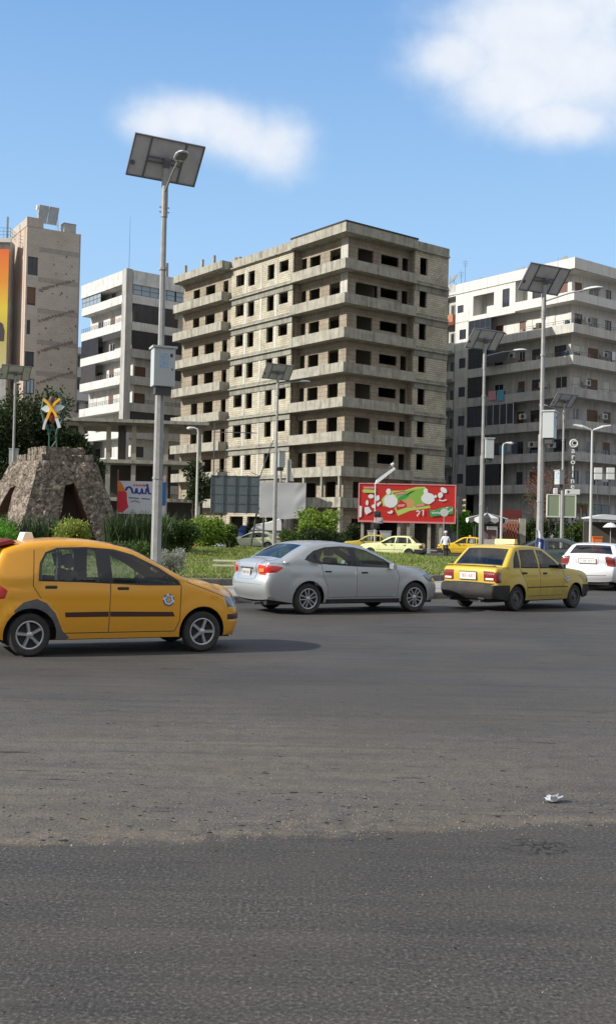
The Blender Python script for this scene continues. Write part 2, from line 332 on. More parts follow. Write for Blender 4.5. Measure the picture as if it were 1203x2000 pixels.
rd.add([(IC.x, IC.y, 0)]+[(IC.x+RR*math.cos(2*math.pi*i/n), IC.y+RR*math.sin(2*math.pi*i/n), 0) for i in range(n)], [(0, 1+i, 1+(i+1) % n) for i in range(n)])
rd = MB().box(-90, 90, -40, 74, -.012, 0.0).build('road', M_ASPH); tag(rd, kind='structure')
r2 = MB().box(-90, 90, 74, 88.5, -.012, 0.0).build('road', M_ASPH); tag(r2, kind='structure')
fp = MB().box(-90, 90, 88.5, 93.5, -.012, .15).build('pavement', M_PAVE); tag(fp, kind='structure')
# island: kerb, paving, inner kerb, soil
def kerb(r, w, z0, z1, seg=1.0):
    b = MB(); n = int(2*math.pi*r/seg)
    for i in range(n):
        a, c = 2*math.pi*(i+.012)/n, 2*math.pi*(i+.988)/n; dz = rnd(-.006, .006)
        P = lambda q, t, z: (IC.x+q*math.cos(t), IC.y+q*math.sin(t), z)
        vs = [P(r-w, a, z0), P(r, a, z0), P(r, c, z0), P(r-w, c, z0), P(r-w, a, z1+dz), P(r-.02, a, z1+dz), P(r-.02, c, z1+dz), P(r-w, c, z1+dz), P(r, a, z1-.02), P(r, c, z1-.02)]
        b.add(vs, [(4, 5, 6, 7), (5, 8, 9, 6), (8, 1, 2, 9), (0, 4, 7, 3), (0, 1, 8, 5, 4), (3, 7, 6, 9, 2)])
    return b
k = kerb(RO, .18, -.01, .155).build('kerb', M_KERB); tag(k, kind='structure')
p = disc(RI-.1, RO-.17, .14, .14).build('pavement', M_PAVE); tag(p, kind='structure')
k = kerb(RI, .16, .1, .32).build('kerb', M_KERB); tag(k, kind='structure')
def lawn_z(x, y):
    r = math.hypot(x-IC.x, y-IC.y)/RI
    return .29+.30*max(0, 1-r*r)
s = MB()
for i in range(12):
    r0, r1 = (RI-.15)*i/12, (RI-.15)*(i+1)/12
    b = disc(max(r0, .01), r1, .29+.30*(1-(r0/RI)**2), .29+.30*(1-(r1/RI)**2), n=120); s.add(b.v, b.f)
s = s.build('lawn_soil', M_SOIL, weld=.001, smooth=True); tag(s, kind='structure')

def gravel():
    """loose stones thrown together along the seam"""
    n = 5200; V = []; Fc = []; rs = np.random.default_rng(9)
    for i in range(n):
        x = rs.uniform(-3.2, 4.2); w = rs.exponential(.55) if rs.random() < .75 else rs.uniform(-2.3, 3.5); y = .20*x+5.72+w*(1 if w < 0 else 1)
        if y < 3.2 or (x > 1.2 and rs.random() < .55): continue
        r = rs.uniform(.0022, .0065)*(1.5 if rs.random() < .06 else 1); b0 = len(V); a = rs.uniform(0, 6.28)
        for k in range(4): V.append((x+r*math.cos(a+k*1.57)*rs.uniform(.6, 1.1), y+r*math.sin(a+k*1.57)*rs.uniform(.6, 1.1), .0))
        V.append((x+r*.2, y, r*rs.uniform(.7, 1.2))); Fc += [(b0+k, b0+(k+1) % 4, b0+4) for k in range(4)]
    me = bpy.data.meshes.new('gravel'); me.from_pydata(V, [], Fc); me.materials.append(leafmat('stone_chips', (.12, .10, .08), (.42, .37, .31), .9)); o = bpy.data.objects.new('gravel', me); COL.objects.link(o); tag(o, 'loose stone chips scattered along the seam in the road', 'gravel', kind='stuff')
gravel()

def clods():
    """flat dark flakes of tar and dirt, thickest beyond the seam"""
    V = []; Fc = []; rs = np.random.default_rng(4)
    for i in range(420):
        px = rs.uniform(-20, 1225); py = (1655-.04*px)-8-rs.exponential(130) if rs.random() < .7 else rs.uniform(1330, 1990)
        if py < 1300: continue
        g = ground(px, py); r = rs.uniform(.004, .015)*(1.8 if rs.random() < .07 else 1)*(.55 if py > 1680 else 1); b0 = len(V); a = rs.uniform(0, 6.28); n = 6
        for k in range(n): q = r*rs.uniform(.45, 1.1); V.append((g.x+q*1.5*math.cos(a+k*6.28/n), g.y+q*math.sin(a+k*6.28/n), .0005))
        V.append((g.x, g.y, r*.28)); Fc += [(b0+k, b0+(k+1) % n, b0+n) for k in range(n)]
    me = bpy.data.meshes.new('dirt'); me.from_pydata(V, [], Fc); me.materials.append(leafmat('dark_dirt_flakes', (.014, .013, .012), (.055, .046, .038), .95)); o = bpy.data.objects.new('dirt', me); COL.objects.link(o); tag(o, 'dark flakes of tar and dirt scattered over the road', 'dirt', kind='stuff')
clods()
# ================================================================== CARS
M_TYRE = mat('tyre_rubber', (.025, .025, .026), .85, noise_amt=.6, nscale=12, col2=(.06, .055, .05))
M_BLK = mat('black_plastic', (.028, .028, .03), .55)
M_DIRTPL = mat('grey_bumper_plastic', (.030, .030, .031), .7, noise_amt=.6, nscale=5, col2=(.06, .057, .05), spec=.25)
M_ALLOY = mat('alloy_rim', (.50, .51, .53), .35, metal=.8)
M_STEEL = mat('dull_steel_rim', (.10, .10, .10), .5, metal=.5)
M_BRAKE = mat('brake_disc', (.022, .02, .02), .7)
M_CGLASS = glass('car_glass', (.74, .79, .78), .04)
M_CGLASSD = glass('dark_car_glass', (.40, .45, .48), .10)
M_SEAT = mat('seat_cloth', (.07, .072, .08), .9, noise_amt=.4, nscale=30)
M_RED = mat('red_lamp', (.50, .015, .012), .18, coat=1.0)
M_ORL = mat('amber_lamp', (.75, .22, .03), .2, coat=1.0)
M_REDD = mat('dark_red_lamp', (.20, .018, .015), .25, coat=1.0)
M_CLEARL = mat('clear_lamp', (.20, .22, .24), .15, metal=.5, coat=1.0)
M_CHROME = mat('chrome', (.75, .76, .78), .15, metal=1.0)
M_PLATE = mat('plate_white', (.72, .72, .70), .5)
M_PLATER = mat('plate_red', (.5, .06, .05), .5)
M_WHITEP = mat('white_plastic', (.8, .8, .76), .5, emit=None)
M_SKIN = mat('skin', (.36, .20, .13), .55)
M_UNDER = mat('underbody', (.02, .02, .02), .9)
def hermite(pts, per=8):
    P = [Vector((p[0], p[1])) for p in pts]; n = len(P); out = []
    def tan(i, incoming):
        if i == 0: return (P[1]-P[0]).normalized()
        if i == n-1: return (P[-1]-P[-2]).normalized()
        if len(pts[i]) > 3 and pts[i][3]: return ((P[i]-P[i-1]) if incoming else (P[i+1]-P[i])).normalized()
        a = (P[i]-P[i-1]); b = (P[i+1]-P[i]); return (a/a.length**1.5+b/b.length**1.5).normalized()
    for i in range(n-1):
        L = (P[i+1]-P[i]).length; t0 = tan(i, False)*L; t1 = tan(i+1, True)*L
        for k in range(per):
            t = k/per; h = (2*t**3-3*t*t+1, t**3-2*t*t+t, -2*t**3+3*t*t, t**3-t*t)
            p = P[i]*h[0]+t0*h[1]+P[i+1]*h[2]+t1*h[3]; s = t*t*(3-2*t)
            out.append((p.x, p.y, pts[i][2]*(1-s)+pts[i+1][2]*s))
    out.append((P[-1].x, P[-1].y, pts[-1][2])); return out
def strip(pl, w):
    L = []; Rr = []
    for i, p in enumerate(pl):
        a = Vector(pl[max(i-1, 0)]); b = Vector(pl[min(i+1, len(pl)-1)]); t = (b-a).normalized(); n = Vector((-t.y, t.x))*w/2
        L.append(tuple(Vector(p)+n)); Rr.append(tuple(Vector(p)-n))
    return L+Rr[::-1]
def ring(cx, cz, r, n=20, sx=1.0): return [(cx+r*sx*math.cos(2*math.pi*i/n), cz+r*math.sin(2*math.pi*i/n)) for i in range(n)]
class Shell:
    def __init__(s, sp):
        s.sp = sp; s.per = sp.get('per', 8); s.C = hermite(sp['top'], s.per)
        s.edge = np.array([(c[0], c[1]) for c in s.C]); s.x0 = min(c[0] for c in s.C); s.x1 = max(c[0] for c in s.C)
        s.parts = {}
    def dist(s, x, z):
        A = s.edge[:-1]; B = s.edge[1:]; d = B-A; L = (d**2).sum(1)+1e-12
        t = np.clip((((x-A[:, 0])*d[:, 0])+(z-A[:, 1])*d[:, 1])/L, 0, 1)
        return float(np.sqrt(((A[:, 0]+t*d[:, 0]-x)**2+(A[:, 1]+t*d[:, 1]-z)**2).min()))
    def hw(s, x, z, d=None):
        sp = s.sp; w = sp['W']/2
        if d is None: d = s.dist(x, z)
        zb = sp['belt']; q = z-zb; k = .05
        w -= sp['tum']*(k*math.log(1+math.exp(min(q/k, 40))))
        zc = sp.get('zwide', .62)
        if z < zc: w -= .05*((zc-z)/.4)**2
        elif z < zb+.02: w -= .018*min(1, (z-zc)/(zb-zc))**2
        L = .95
        f = max(0, (x-(s.x1-L))/L); r = max(0, ((s.x0+L)-x)/L)
        w -= sp.get('pf', .13)*f**2.2+sp.get('pr', .09)*r**2.2
        zc2 = sp.get('crease', .80)+.035*(1-x/2); w += .011*math.exp(-((z-zc2)/.022)**2) if -.45 < x < 2.7 else 0
        for ax in (0, sp['wb']):                       # wheel-arch swell
            dd = math.hypot(x-ax, z-sp['R']); w += .016*math.exp(-((dd-sp['ra']-.02)/.07)**2)
        rr = sp.get('round', .085); e = max(0, 1-d/rr)
        if e > 0: w -= rr*.85*(1-math.sqrt(max(0, 1-e*e)))
        return w
    def cen(s, i, v):
        n = len(s.C)-1; u = min(max(i*s.per, 0), n); k = min(int(u), n-1); t = u-k
        a = s.C[k]; b = s.C[k+1]; x = a[0]+(b[0]-a[0])*t; z = a[1]+(b[1]-a[1])*t; bb = a[2]+(b[2]-a[2])*t
        k0 = max(k-1, 0); k1 = min(k+2, n); dx = s.C[k1][0]-s.C[k0][0]; dz = s.C[k1][1]-s.C[k0][1]; l = math.hypot(dx, dz)
        nx, nz = dz/l, -dx/l; w = s.hw(x, z, 0); g = 1-abs(v)**2.3
        return Vector((x+nx*bb*g, v*w, z+nz*bb*g))
    def put(s, key, tri, slot):
        d = s.parts.setdefault(key, [[], [], []]); b = len(d[0]); d[0] += tri; d[1].append((b, b+1, b+2)); d[2].append(slot)
    def patch(s, outline, pts, regions, fn, flip, sd):
        V = [Vector(p) for p in outline]; E = [(i, (i+1) % len(outline)) for i in range(len(outline))]
        for rg in regions:
            b = len(V); poly = []
            pl = rg[2]
            for i in range(len(pl)):                    # subdivide so that it follows the curved surface
                a = Vector(pl[i]); c = Vector(pl[(i+1) % len(pl)]); m = max(1, int((c-a).length/.12)); poly += [a+(c-a)*(j/m) for j in range(m)]
            V += poly; E += [(b+i, b+(i+1) % len(poly)) for i in range(len(poly))]
        V += [Vector(p) for p in pts]
        r = delaunay_2d_cdt(V, E, [], 0, 1e-5); vv = r[0]; P3 = [fn(p.x, p.y) for p in vv]
        for f in r[2]:
            cx = sum(vv[i].x for i in f)/3; cz = sum(vv[i].y for i in f)/3
            if not inside((cx, cz), outline): continue
            key, slot = ('body', ''), 0
            for rg in regions:
                if inside((cx, cz), rg[2]): key, slot = (rg[0], rg[3] if len(rg) > 3 else ''), rg[1]
            if key[0] is None: continue
            k = (key[0], key[1]+sd)
            if key[0] == 'body': k = ('body', '')
            if sd == 'c': k = (key[0], key[1] if key[1] in ('L', 'R') else key[1]+'c') if key[0] != 'body' else ('body', '')
            t = [P3[i] for i in f]
            if flip: t = t[::-1]
            s.put(k, t, slot)
    def run(s):
        sp = s.sp; side = [(c[0], c[1]) for c in s.C]; sill = sp['sill']; ra = sp['ra']; Rw = sp['R']
        def arch(ax):
            dz = sill-Rw; h = math.sqrt(max(ra*ra-dz*dz, .001)); a0 = math.atan2(dz, -h); a1 = math.atan2(dz, h)
            if a0 < 0: a0 += 2*math.pi
            return [(ax+ra*math.cos(a0+(a1-a0)*i/26), Rw+ra*math.sin(a0+(a1-a0)*i/26)) for i in range(27)]
        low = arch(0)+[(x, sill) for x in np.arange(.5, sp['wb']-.45, .12)]+arch(sp['wb'])
        out = side+low
        pts = []
        for x in np.arange(s.x0, s.x1, .07):
            for z in np.arange(sill, 1.6, .06):
                p = (x+1e-3*rnd(-1, 1), z+1e-3*rnd(-1, 1))
                if inside(p, out) and s.dist(*p) > .1: pts.append(p)
        for k in range(1, len(side)-1):
            a = Vector(side[k-1]); b = Vector(side[k+1]); t = (b-a).normalized(); n = Vector((-t.y, t.x))
            for d in (.006, .018, .036, .06, .085):
                p = Vector(side[k])+n*d
                if inside(p, out) and s.dist(p.x, p.y) > d*.93: pts.append(tuple(p))
        for sg, sd in ((-1, 'R'), (1, 'L')):
            s.patch(out, pts, sp['side'], lambda x, z, sg=sg: Vector((x, sg*s.hw(x, z), z)), sg > 0, sd)
        n = len(sp['top'])-1; per = s.per
        o2 = [(i/per, -1) for i in range(n*per+1)]+[(n, v) for v in np.linspace(-1, 1, 15)[1:-1]]+[(i/per, 1) for i in range(n*per, -1, -1)]+[(0, v) for v in np.linspace(1, -1, 15)[1:-1]]
        p2 = [(i/per, v) for i in range(1, n*per) for v in (-.97, -.9, -.8, -.66, -.5, -.33, -.16, 0, .16, .33, .5, .66, .8, .9, .97)]
        rg = []
        for g in sp['centre']:
            if len(g) > 3 and g[3] == 'mirror':
                rg.append((g[0], g[1], g[2], 'L')); rg.append((g[0], g[1], [(a, -b) for a, b in g[2]], 'R'))
            else: rg.append(g)
        s.patch(o2, p2, rg, s.cen, True, 'c')
    def emit(s, root, mats):
        P2 = {}
        for (nm, sd), (vs, fs, sl) in s.parts.items():      # a bumper that wraps round the corner is one piece; front and rear are two
            if nm == 'bumper': sd = 'f' if np.mean([v[0] for v in vs]) > 1 else 'r'
            if (nm, sd) == ('bumper', 'r') or (nm, sd) == ('bumper', 'f') or (nm, sd) not in P2:
                q = P2.setdefault((nm, sd), [[], [], []]); b0 = len(q[0]); q[0] += vs; q[1] += [tuple(i+b0 for i in f) for f in fs]; q[2] += sl
        for (nm, sd), (vs, fs, sl) in P2.items():
            me = bpy.data.meshes.new(nm); me.from_pydata(vs, [], fs); ml = mats.get(nm, [M_BLK])
            for a in ml: me.materials.append(a)
            me.polygons.foreach_set('material_index', [min(q, len(ml)-1) for q in sl])
            bm = bmesh.new(); bm.from_mesh(me); bmesh.ops.remove_doubles(bm, verts=bm.verts, dist=.0015)
            if nm == 'bumper':                         # drop slivers left over behind the wheel arch
                seen = set(); isl = []
                for f in bm.faces:
                    if f in seen: continue
                    st = [f]; seen.add(f); c = []
                    while st:
                        g = st.pop(); c.append(g)
                        for e in g.edges:
                            for h in e.link_faces:
                                if h not in seen: seen.add(h); st.append(h)
                    isl.append(c)
                big = max(isl, key=len); print('islands', [len(i) for i in isl]); bmesh.ops.delete(bm, geom=[f for c in isl if c is not big and len(c) < .2*len(big) for f in c], context='FACES')
            bm.to_mesh(me); bm.free()
            me.polygons.foreach_set('use_smooth', [True]*len(me.polygons)); me.set_sharp_from_angle(angle=R(48))
            o = bpy.data.objects.new(nm, me); COL.objects.link(o); o.parent = root
            s.last = getattr(s, 'last', {}); s.last[(nm, sd)] = o
def wheel(root, x, y, sp, style):
    sg = 1 if y > 0 else -1; Rw = sp['R']; rr = sp['rim']
    M = Matrix.Translation((x, y, Rw)) @ Matrix.Rotation(R(-90*sg), 4, 'X') @ Matrix.Rotation(rnd(0, 6), 4, 'Z')
    w = MB(); w.cyl((0, 0, -.07), (0, 0, .035), rr-.01, n=24); W = w.build('wheel', M_BRAKE, root, M=M)
    t = MB(); t.lathe([(rr-.004, -.085), (Rw-.03, -.09), (Rw-.006, -.07), (Rw, -.04), (Rw, .04), (Rw-.006, .07), (Rw-.03, .09), (rr+.012, .088), (rr-.004, .075), (rr-.004, -.085)], 40)
    t.build('tyre', M_TYRE, W, smooth=True)
    q = MB(); m = M_ALLOY if style != 'steel' else M_STEEL
    q.lathe([(rr+.002, .072), (rr+.004, .088), (rr-.008, .09), (rr-.018, .082), (rr-.02, .04), (rr-.02, .0)], 40)
    if style == 'steel':
        q.lathe([(rr-.018, .055), (rr*.72, .066), (rr*.62, .05), (rr*.35, .06), (rr*.3, .085), (.001, .09)], 32)
    else:
        q.lathe([(.045, .04), (.045, .078), (.03, .086), (.001, .088)], 20)
        for k in range(5):
            a = 2*math.pi*k/5; Z = Matrix.Rotation(a, 4, 'Z')
            if style == 'star':
                q.add([(.03, -.026, .05), (.03, .026, .05), (rr-.012, .030, .062), (rr-.012, -.030, .062), (.03, -.012, .083), (.03, .012, .083), (rr-.012, .016, .08), (rr-.012, -.016, .08)],
                      [(4, 5, 6, 7), (0, 4, 7, 3), (5, 1, 2, 6), (3, 7, 6, 2)], 0, Z)
            else:
                for e in (-1, 1):
                    q.add([(.03, e*.004, .05), (.03, e*.034, .05), (rr-.012, e*.064, .06), (rr-.012, e*.026, .06), (.03, e*.008, .08), (.03, e*.028, .08), (rr-.012, e*.056, .08), (rr-.012, e*.034, .08)],
                          [(4, 5, 6, 7), (0, 4, 7, 3), (5, 1, 2, 6), (3, 7, 6, 2)], 0, Z)
    q.build('rim', m, W, smooth=True, sharp=30)
    return W
def rbox(name, m, parent, x0, x1, y0, y1, z0, z1, bev=.03, M=None):
    b = MB(); b.box(x0, x1, y0, y1, z0, z1); o = b.build(name, m, parent, M=M, bevel=bev)
    return o
def seat(root, x, y, w=.48, top=.98, head=True, m=None, lean=-14):
    m = m or M_SEAT
    s = MB(); s.box(-.02, .46, -w/2, w/2, .32, .52); o = s.build('seat', m, root, bevel=.05); o.matrix_local = Matrix.Translation((x, y, 0))
    b = MB(); b.box(-.06, .06, -w/2, w/2, 0, top-.46); q = b.build('backrest', m, o, bevel=.05, M=Matrix.Translation((0, 0, .46)) @ Matrix.Rotation(R(lean), 4, 'Y'))
    if head:
        h = MB(); h.box(-.05, .05, -.13, .13, top-.42, top-.24); h.cyl((0, -.06, top-.5), (0, -.06, top-.4), .008, n=6); h.cyl((0, .06, top-.5), (0, .06, top-.4), .008, n=6)
        h.build('headrest', m, o, bevel=.03, M=Matrix.Translation((0, 0, .46)) @ Matrix.Rotation(R(lean), 4, 'Y'))
def make_car(name, label, sp, mats, group=None, interior=True):
    root = thing(name, label, 'car', group=group); S = Shell(sp); S.run(); S.emit(root, mats)
    tr = sp['W']/2-.115
    for x in (0, sp['wb']):
        for y in (-tr, tr): wheel(root, x, y, sp, sp['wheel'])
    u = MB(); hb = sp['W']/2-.26; u.box(S.x0+.12, S.x1-.1, -hb, hb, .19, .5)
    for x in (0, sp['wb']): u.box(x-.42, x+.42, -sp['W']/2+.1, sp['W']/2-.1, sp['R']+sp['ra']-.03, sp['R']+sp['ra'])
    u.box(.45, sp['wb']-.42, -sp['W']/2+.12, sp['W']/2-.12, sp['sill']+.01, sp['sill']+.14)
    u.build('underbody', M_UNDER, root)
    if interior:
        wb = sp['wb']; st = sp.get('seat_top', 1.0)
        d = MB(); d.box(wb-.62, wb-.25, -sp['W']/2+.2, sp['W']/2-.2, .6, sp['belt']-.02); d.build('dashboard', M_BLK, root, bevel=.06)
        for y in (.36, -.36): seat(root, sp.get('seat_x', .95), y, top=st)
        seat(root, sp.get('bench_x', .12), 0, 1.15, st-.12, False)
        s = MB(); Mx = Matrix.Translation((wb-.72, .36, .86)) @ Matrix.Rotation(R(-62), 4, 'Y')
        n = 20
        for i in range(n):
            a, b = 2*math.pi*i/n, 2*math.pi*(i+1)/n
            s.cyl((.18*math.cos(a), .18*math.sin(a), 0), (.18*math.cos(b), .18*math.sin(b), 0), .014, n=6, M=Mx)
        s.cyl((-.17, 0, 0), (.17, 0, 0), .014, n=6, M=Mx); s.cyl((0, 0, 0), (0, 0, -.25), .02, n=6, M=Mx)
        s.build('steering_wheel', M_BLK, root)
    for hx, hz in sp.get('handles', []):
        for sg in (-1, 1):
            h = MB(); w = S.hw(hx, hz); h.box(hx-.085, hx+.085, sg*w-.012, sg*w+.022, hz-.022, hz+.022); h.build('door_handle', mats.get('handle', [M_BLK])[0], root, bevel=.018)
    if 'mirror' in sp:
        mx_, mz = sp['mirror']
        for sg in (-1, 1):
            h = MB(); w = S.hw(mx_, mz); h.box(mx_-.05, mx_+.05, w+.03 if sg > 0 else -w-.18, w+.18 if sg > 0 else -w-.03, mz-.05, mz+.06)
            h.cyl((mx_, sg*(w-.03), mz-.03), (mx_, sg*(w+.05), mz), .02, n=6); h.build('wing_mirror', mats.get('mirror', [M_BLK])[0], root, bevel=.03)
    return root, S
def emblem(root, S, x, z, r, sg=-1):
    mats = [mat('emblem_white', (.7, .72, .74), .5), mat('emblem_blue', (.05, .10, .28), .5), mat('emblem_yellow', (.65, .45, .05), .5)]
    b = MB()
    def P(a, q, off): X, Z = x+q*math.cos(a), z+q*math.sin(a); return (X, sg*(S.hw(X, Z)+off), Z)
    n = 24
    for i in range(n):
        a, c = 2*math.pi*i/n, 2*math.pi*(i+1)/n
        for q0, q1, m, off in ((0, .3, 2, .008), (.3, .55, 1 if i % 3 else 0, .007), (.55, .78, 0, .006), (.78, 1.0, 1 if i % 4 < 2 or 12 < i < 20 else 0, .005)):
            b.add([P(a, r*q0, off), P(a, r*q1, off), P(c, r*q1, off), P(c, r*q0, off)], [(0, 1, 2, 3)], m)
    b.build('emblem', mats, root)
def place(root, sp, r_px, f_px, side=-1):
    """stand the car so that its near-side wheels touch the ground at these two points of the photograph"""
    a = ground(*r_px); b = ground(*f_px); d = b-a; h = math.atan2(d.y, d.x); s = d.length/sp['wb']
    y = side*(sp['W']/2-.06)*s; n = Vector((-math.sin(h), math.cos(h), 0))
    root.location = a-n*y; root.rotation_euler = (0, 0, h); root.scale = (s,)*3
    print('car', root.name, 'scale %.3f heading %.1f at %.1f,%.1f' % (s, math.degrees(h), a.x, a.y))
# ---- orange hatchback taxi
GT = dict(W=1.665, belt=.97, tum=.36, wb=2.455, R=.283, rim=.185, ra=.352, sill=.22, wheel='star', pf=.16, pr=.07, seat_top=1.13, seat_x=.78, bench_x=.05, zwide=.6,
  top=[(2.99, .22, .16), (3.05, .42, .17), (3.02, .60, .17), (2.97, .70, .17), (2.72, .84, .10), (2.35, .965, .05), (2.20, 1.01, .045, 1), (1.85, 1.19, .06), (1.42, 1.40, .05), (1.15, 1.47, .03, 1),
       (.85, 1.505, .03), (.35, 1.515, .03), (-.20, 1.445, .025), (-.36, 1.39, .03, 1), (-.47, 1.18, .05), (-.55, .97, .06, 1), (-.57, .72, .07), (-.60, .62, .08), (-.60, .40, .08), (-.52, .28, .07)])
dlo = [(.10, .985), (.12, 1.22), (.20, 1.36), (.36, 1.42), (.75, 1.435), (1.15, 1.41), (1.42, 1.34), (1.80, 1.165), (2.08, .985), (2.12, .925), (1.6, .925), (1.09, .95), (.5, .975)]
GT['side'] = [
  ('body', 1, strip([(.05, 1.39), (.03, .92), (.14, .76)], .011)),
  ('body', 1, strip([(1.09, .95), (1.075, .30)], .011)), ('body', 1, strip([(2.12, .93), (2.10, .45), (2.03, .30)], .011)), ('body', 1, strip([(.45, .30), (2.03, .30)], .011)),
  ('body', 1, strip([(2.2, .97), (2.5, .87), (2.86, .74)], .01)),
  ('door', 0, [(.056, 1.39), (.036, .92), (.15, .75), (.35, .59), (.47, .306), (1.068, .306), (1.083, .95), (1.083, 1.43), (.75, 1.455), (.3, 1.44)], 'b'),
  ('door', 0, [(1.083, .306), (2.024, .306), (2.09, .45), (2.11, .93), (2.10, 1.0), (1.80, 1.19), (1.42, 1.365), (1.1, 1.43), (1.097, .95)], 'f'),
  ('window_trim', 0, dlo),
  ('window', 0, [(.14, 1.0), (.155, 1.21), (.22, 1.335), (.36, 1.39), (.37, .995)], 'q'),
  ('window', 0, [(.40, .995), (.39, 1.395), (.88, 1.41), (.92, .975)], 'b'),
  ('window', 0, [(1.12, .965), (1.09, 1.39), (1.41, 1.31), (1.74, 1.145), (1.86, 1.07), (1.88, .945)], 'f'),
  ('window', 0, [(1.90, .945), (1.885, 1.055), (2.02, .97), (2.05, .94)], 'g'),
  ('side_moulding', 0, [(.47, .51), (.46, .575), (1.07, .58), (1.07, .51)], 'b'), ('side_moulding', 0, [(1.09, .51), (1.09, .58), (2.0, .565), (2.03, .50)], 'f'),
  ('body', 2, [(-.22, .60), (-.10, .71), (.08, .755), (.21, .70), (.33, .57), (.44, .33), (.54, .235), (.25, .15), (0, .3), (-.15, .45)]),
  ('taillight', 0, [(-.62, .72), (-.62, 1.0), (-.44, .96), (-.30, .86), (-.34, .76)]),
  ('headlight', 0, [(3.1, .60), (2.86, .62), (2.80, .76), (2.88, .785), (3.1, .72)]),
  ('bumper_strip', 0, [(2.86, .44), (2.86, .515), (3.2, .515), (3.2, .44)]), ('bumper_strip', 0, [(-.7, .44), (-.7, .52), (-.42, .52), (-.42, .44)], 'r')]
GT['centre'] = [
  ('windscreen', 0, [(6.1, -.9), (6.1, .9), (8.9, .9), (8.9, -.9)]),
  ('rear_window', 0, [(13.1, -.86), (13.1, .86), (14.8, .82), (14.8, -.82)]),
  ('headlight', 0, [(2.05, .66), (2.05, 1.01), (3.12, 1.01), (3.1, .68)], 'mirror'), ('grille', 0, [(2.2, -.4), (2.2, .4), (2.9, .4), (2.9, -.4)]),
  ('taillight', 0, [(14.9, .8), (14.9, 1.01), (16.2, 1.01), (16.2, .78)], 'mirror'), ('licence_plate', 0, [(15.6, -.3), (15.6, .3), (16.3, .3), (16.3, -.3)]),
  ('bumper_strip', 0, [(1.1, -.99), (1.1, .99), (1.5, .99), (1.5, -.99)])]
GT['handles'] = [(.27, .905), (1.27, .885)]
P_OR = paint('orange_taxi_paint', (.76, .345, .006), rough=.30, dirt=.22)
gm = dict(body=[P_OR, M_BLK, mat('flaking_grey_flare', (.09, .09, .095), .8, noise_amt=.6, nscale=9, col2=(.16, .15, .14))], door=[P_OR], window=[M_CGLASS], windscreen=[M_CGLASS], rear_window=[M_CGLASSD], window_trim=[M_BLK],
          headlight=[M_CLEARL], taillight=[M_RED], side_moulding=[mat('moulding', (.05, .02, .012), .5)], grille=[M_BLK], licence_plate=[M_PLATE], bumper_strip=[mat('dark_bumper_strip', (.05, .02, .012), .5)])
taxi, TS = make_car('taxi_hatchback', 'orange hatchback taxi with grey wheel-arch flare and five-spoke rims, nearest car', GT, gm)
emblem(taxi, TS, 1.93, .73, .085)
b = MB(); b.prism([(-.09, 0), (.09, 0), (.05, .11), (-.05, .11)], -.20, .20); b.build('taxi_sign', M_WHITEP, taxi, M=Matrix.Translation((.05, 0, 1.502)), bevel=.008)
b = MB(); b.prism([(-.02, .05), (-.36, -.03), (-.40, -.06), (-.30, -.075), (.05, .0)], -.58, .58); b.build('spoiler', mat('red_spoiler', (.30, .02, .02), .35, coat=.6), taxi, M=Matrix.Translation((-.22, 0, 1.475)), bevel=.012)
b = MB(); b.box(.30, .60, -.76, -.72, .34, .36); b = MB().tube([(.37, -.60, .97), (.39, -.585, 1.34)], .012, 6); b.build('window_divider', mat('light_divider', (.55, .56, .56), .4), taxi)
place(taxi, GT, (57, 1283), (393, 1273)); taxi.scale.z *= 1.045
# ---- silver saloon
EL = dict(W=1.775, belt=1.0, tum=.40, wb=2.65, R=.315, rim=.205, ra=.365, sill=.23, wheel='double', pf=.17, pr=.12, seat_top=1.16, seat_x=.95, bench_x=.1, zwide=.65, round=.10,
  top=[(3.28, .24, .18), (3.36, .42, .20), (3.34, .58, .20), (3.24, .72, .17), (2.95, .84, .10), (2.45, .95, .06), (2.20, 1.00, .05, 1), (1.80, 1.20, .06), (1.38, 1.375, .05), (1.12, 1.425, .03, 1),
       (.80, 1.455, .025), (.30, 1.445, .025), (.02, 1.395, .03, 1), (-.28, 1.25, .04), (-.56, 1.09, .04, 1), (-.72, 1.055, .04), (-.86, 1.03, .06), (-.91, .97, .07), (-.90, .80, .07), (-.95, .66, .08), (-.95, .50, .08), (-.86, .30, .06)])
dlo = [(-.10, 1.10), (-.02, 1.18), (.14, 1.28), (.42, 1.355), (.80, 1.38), (1.15, 1.36), (1.42, 1.30), (1.82, 1.13), (2.12, .965), (2.14, .935), (1.15, .965), (.5, 1.0), (.1, 1.04)]
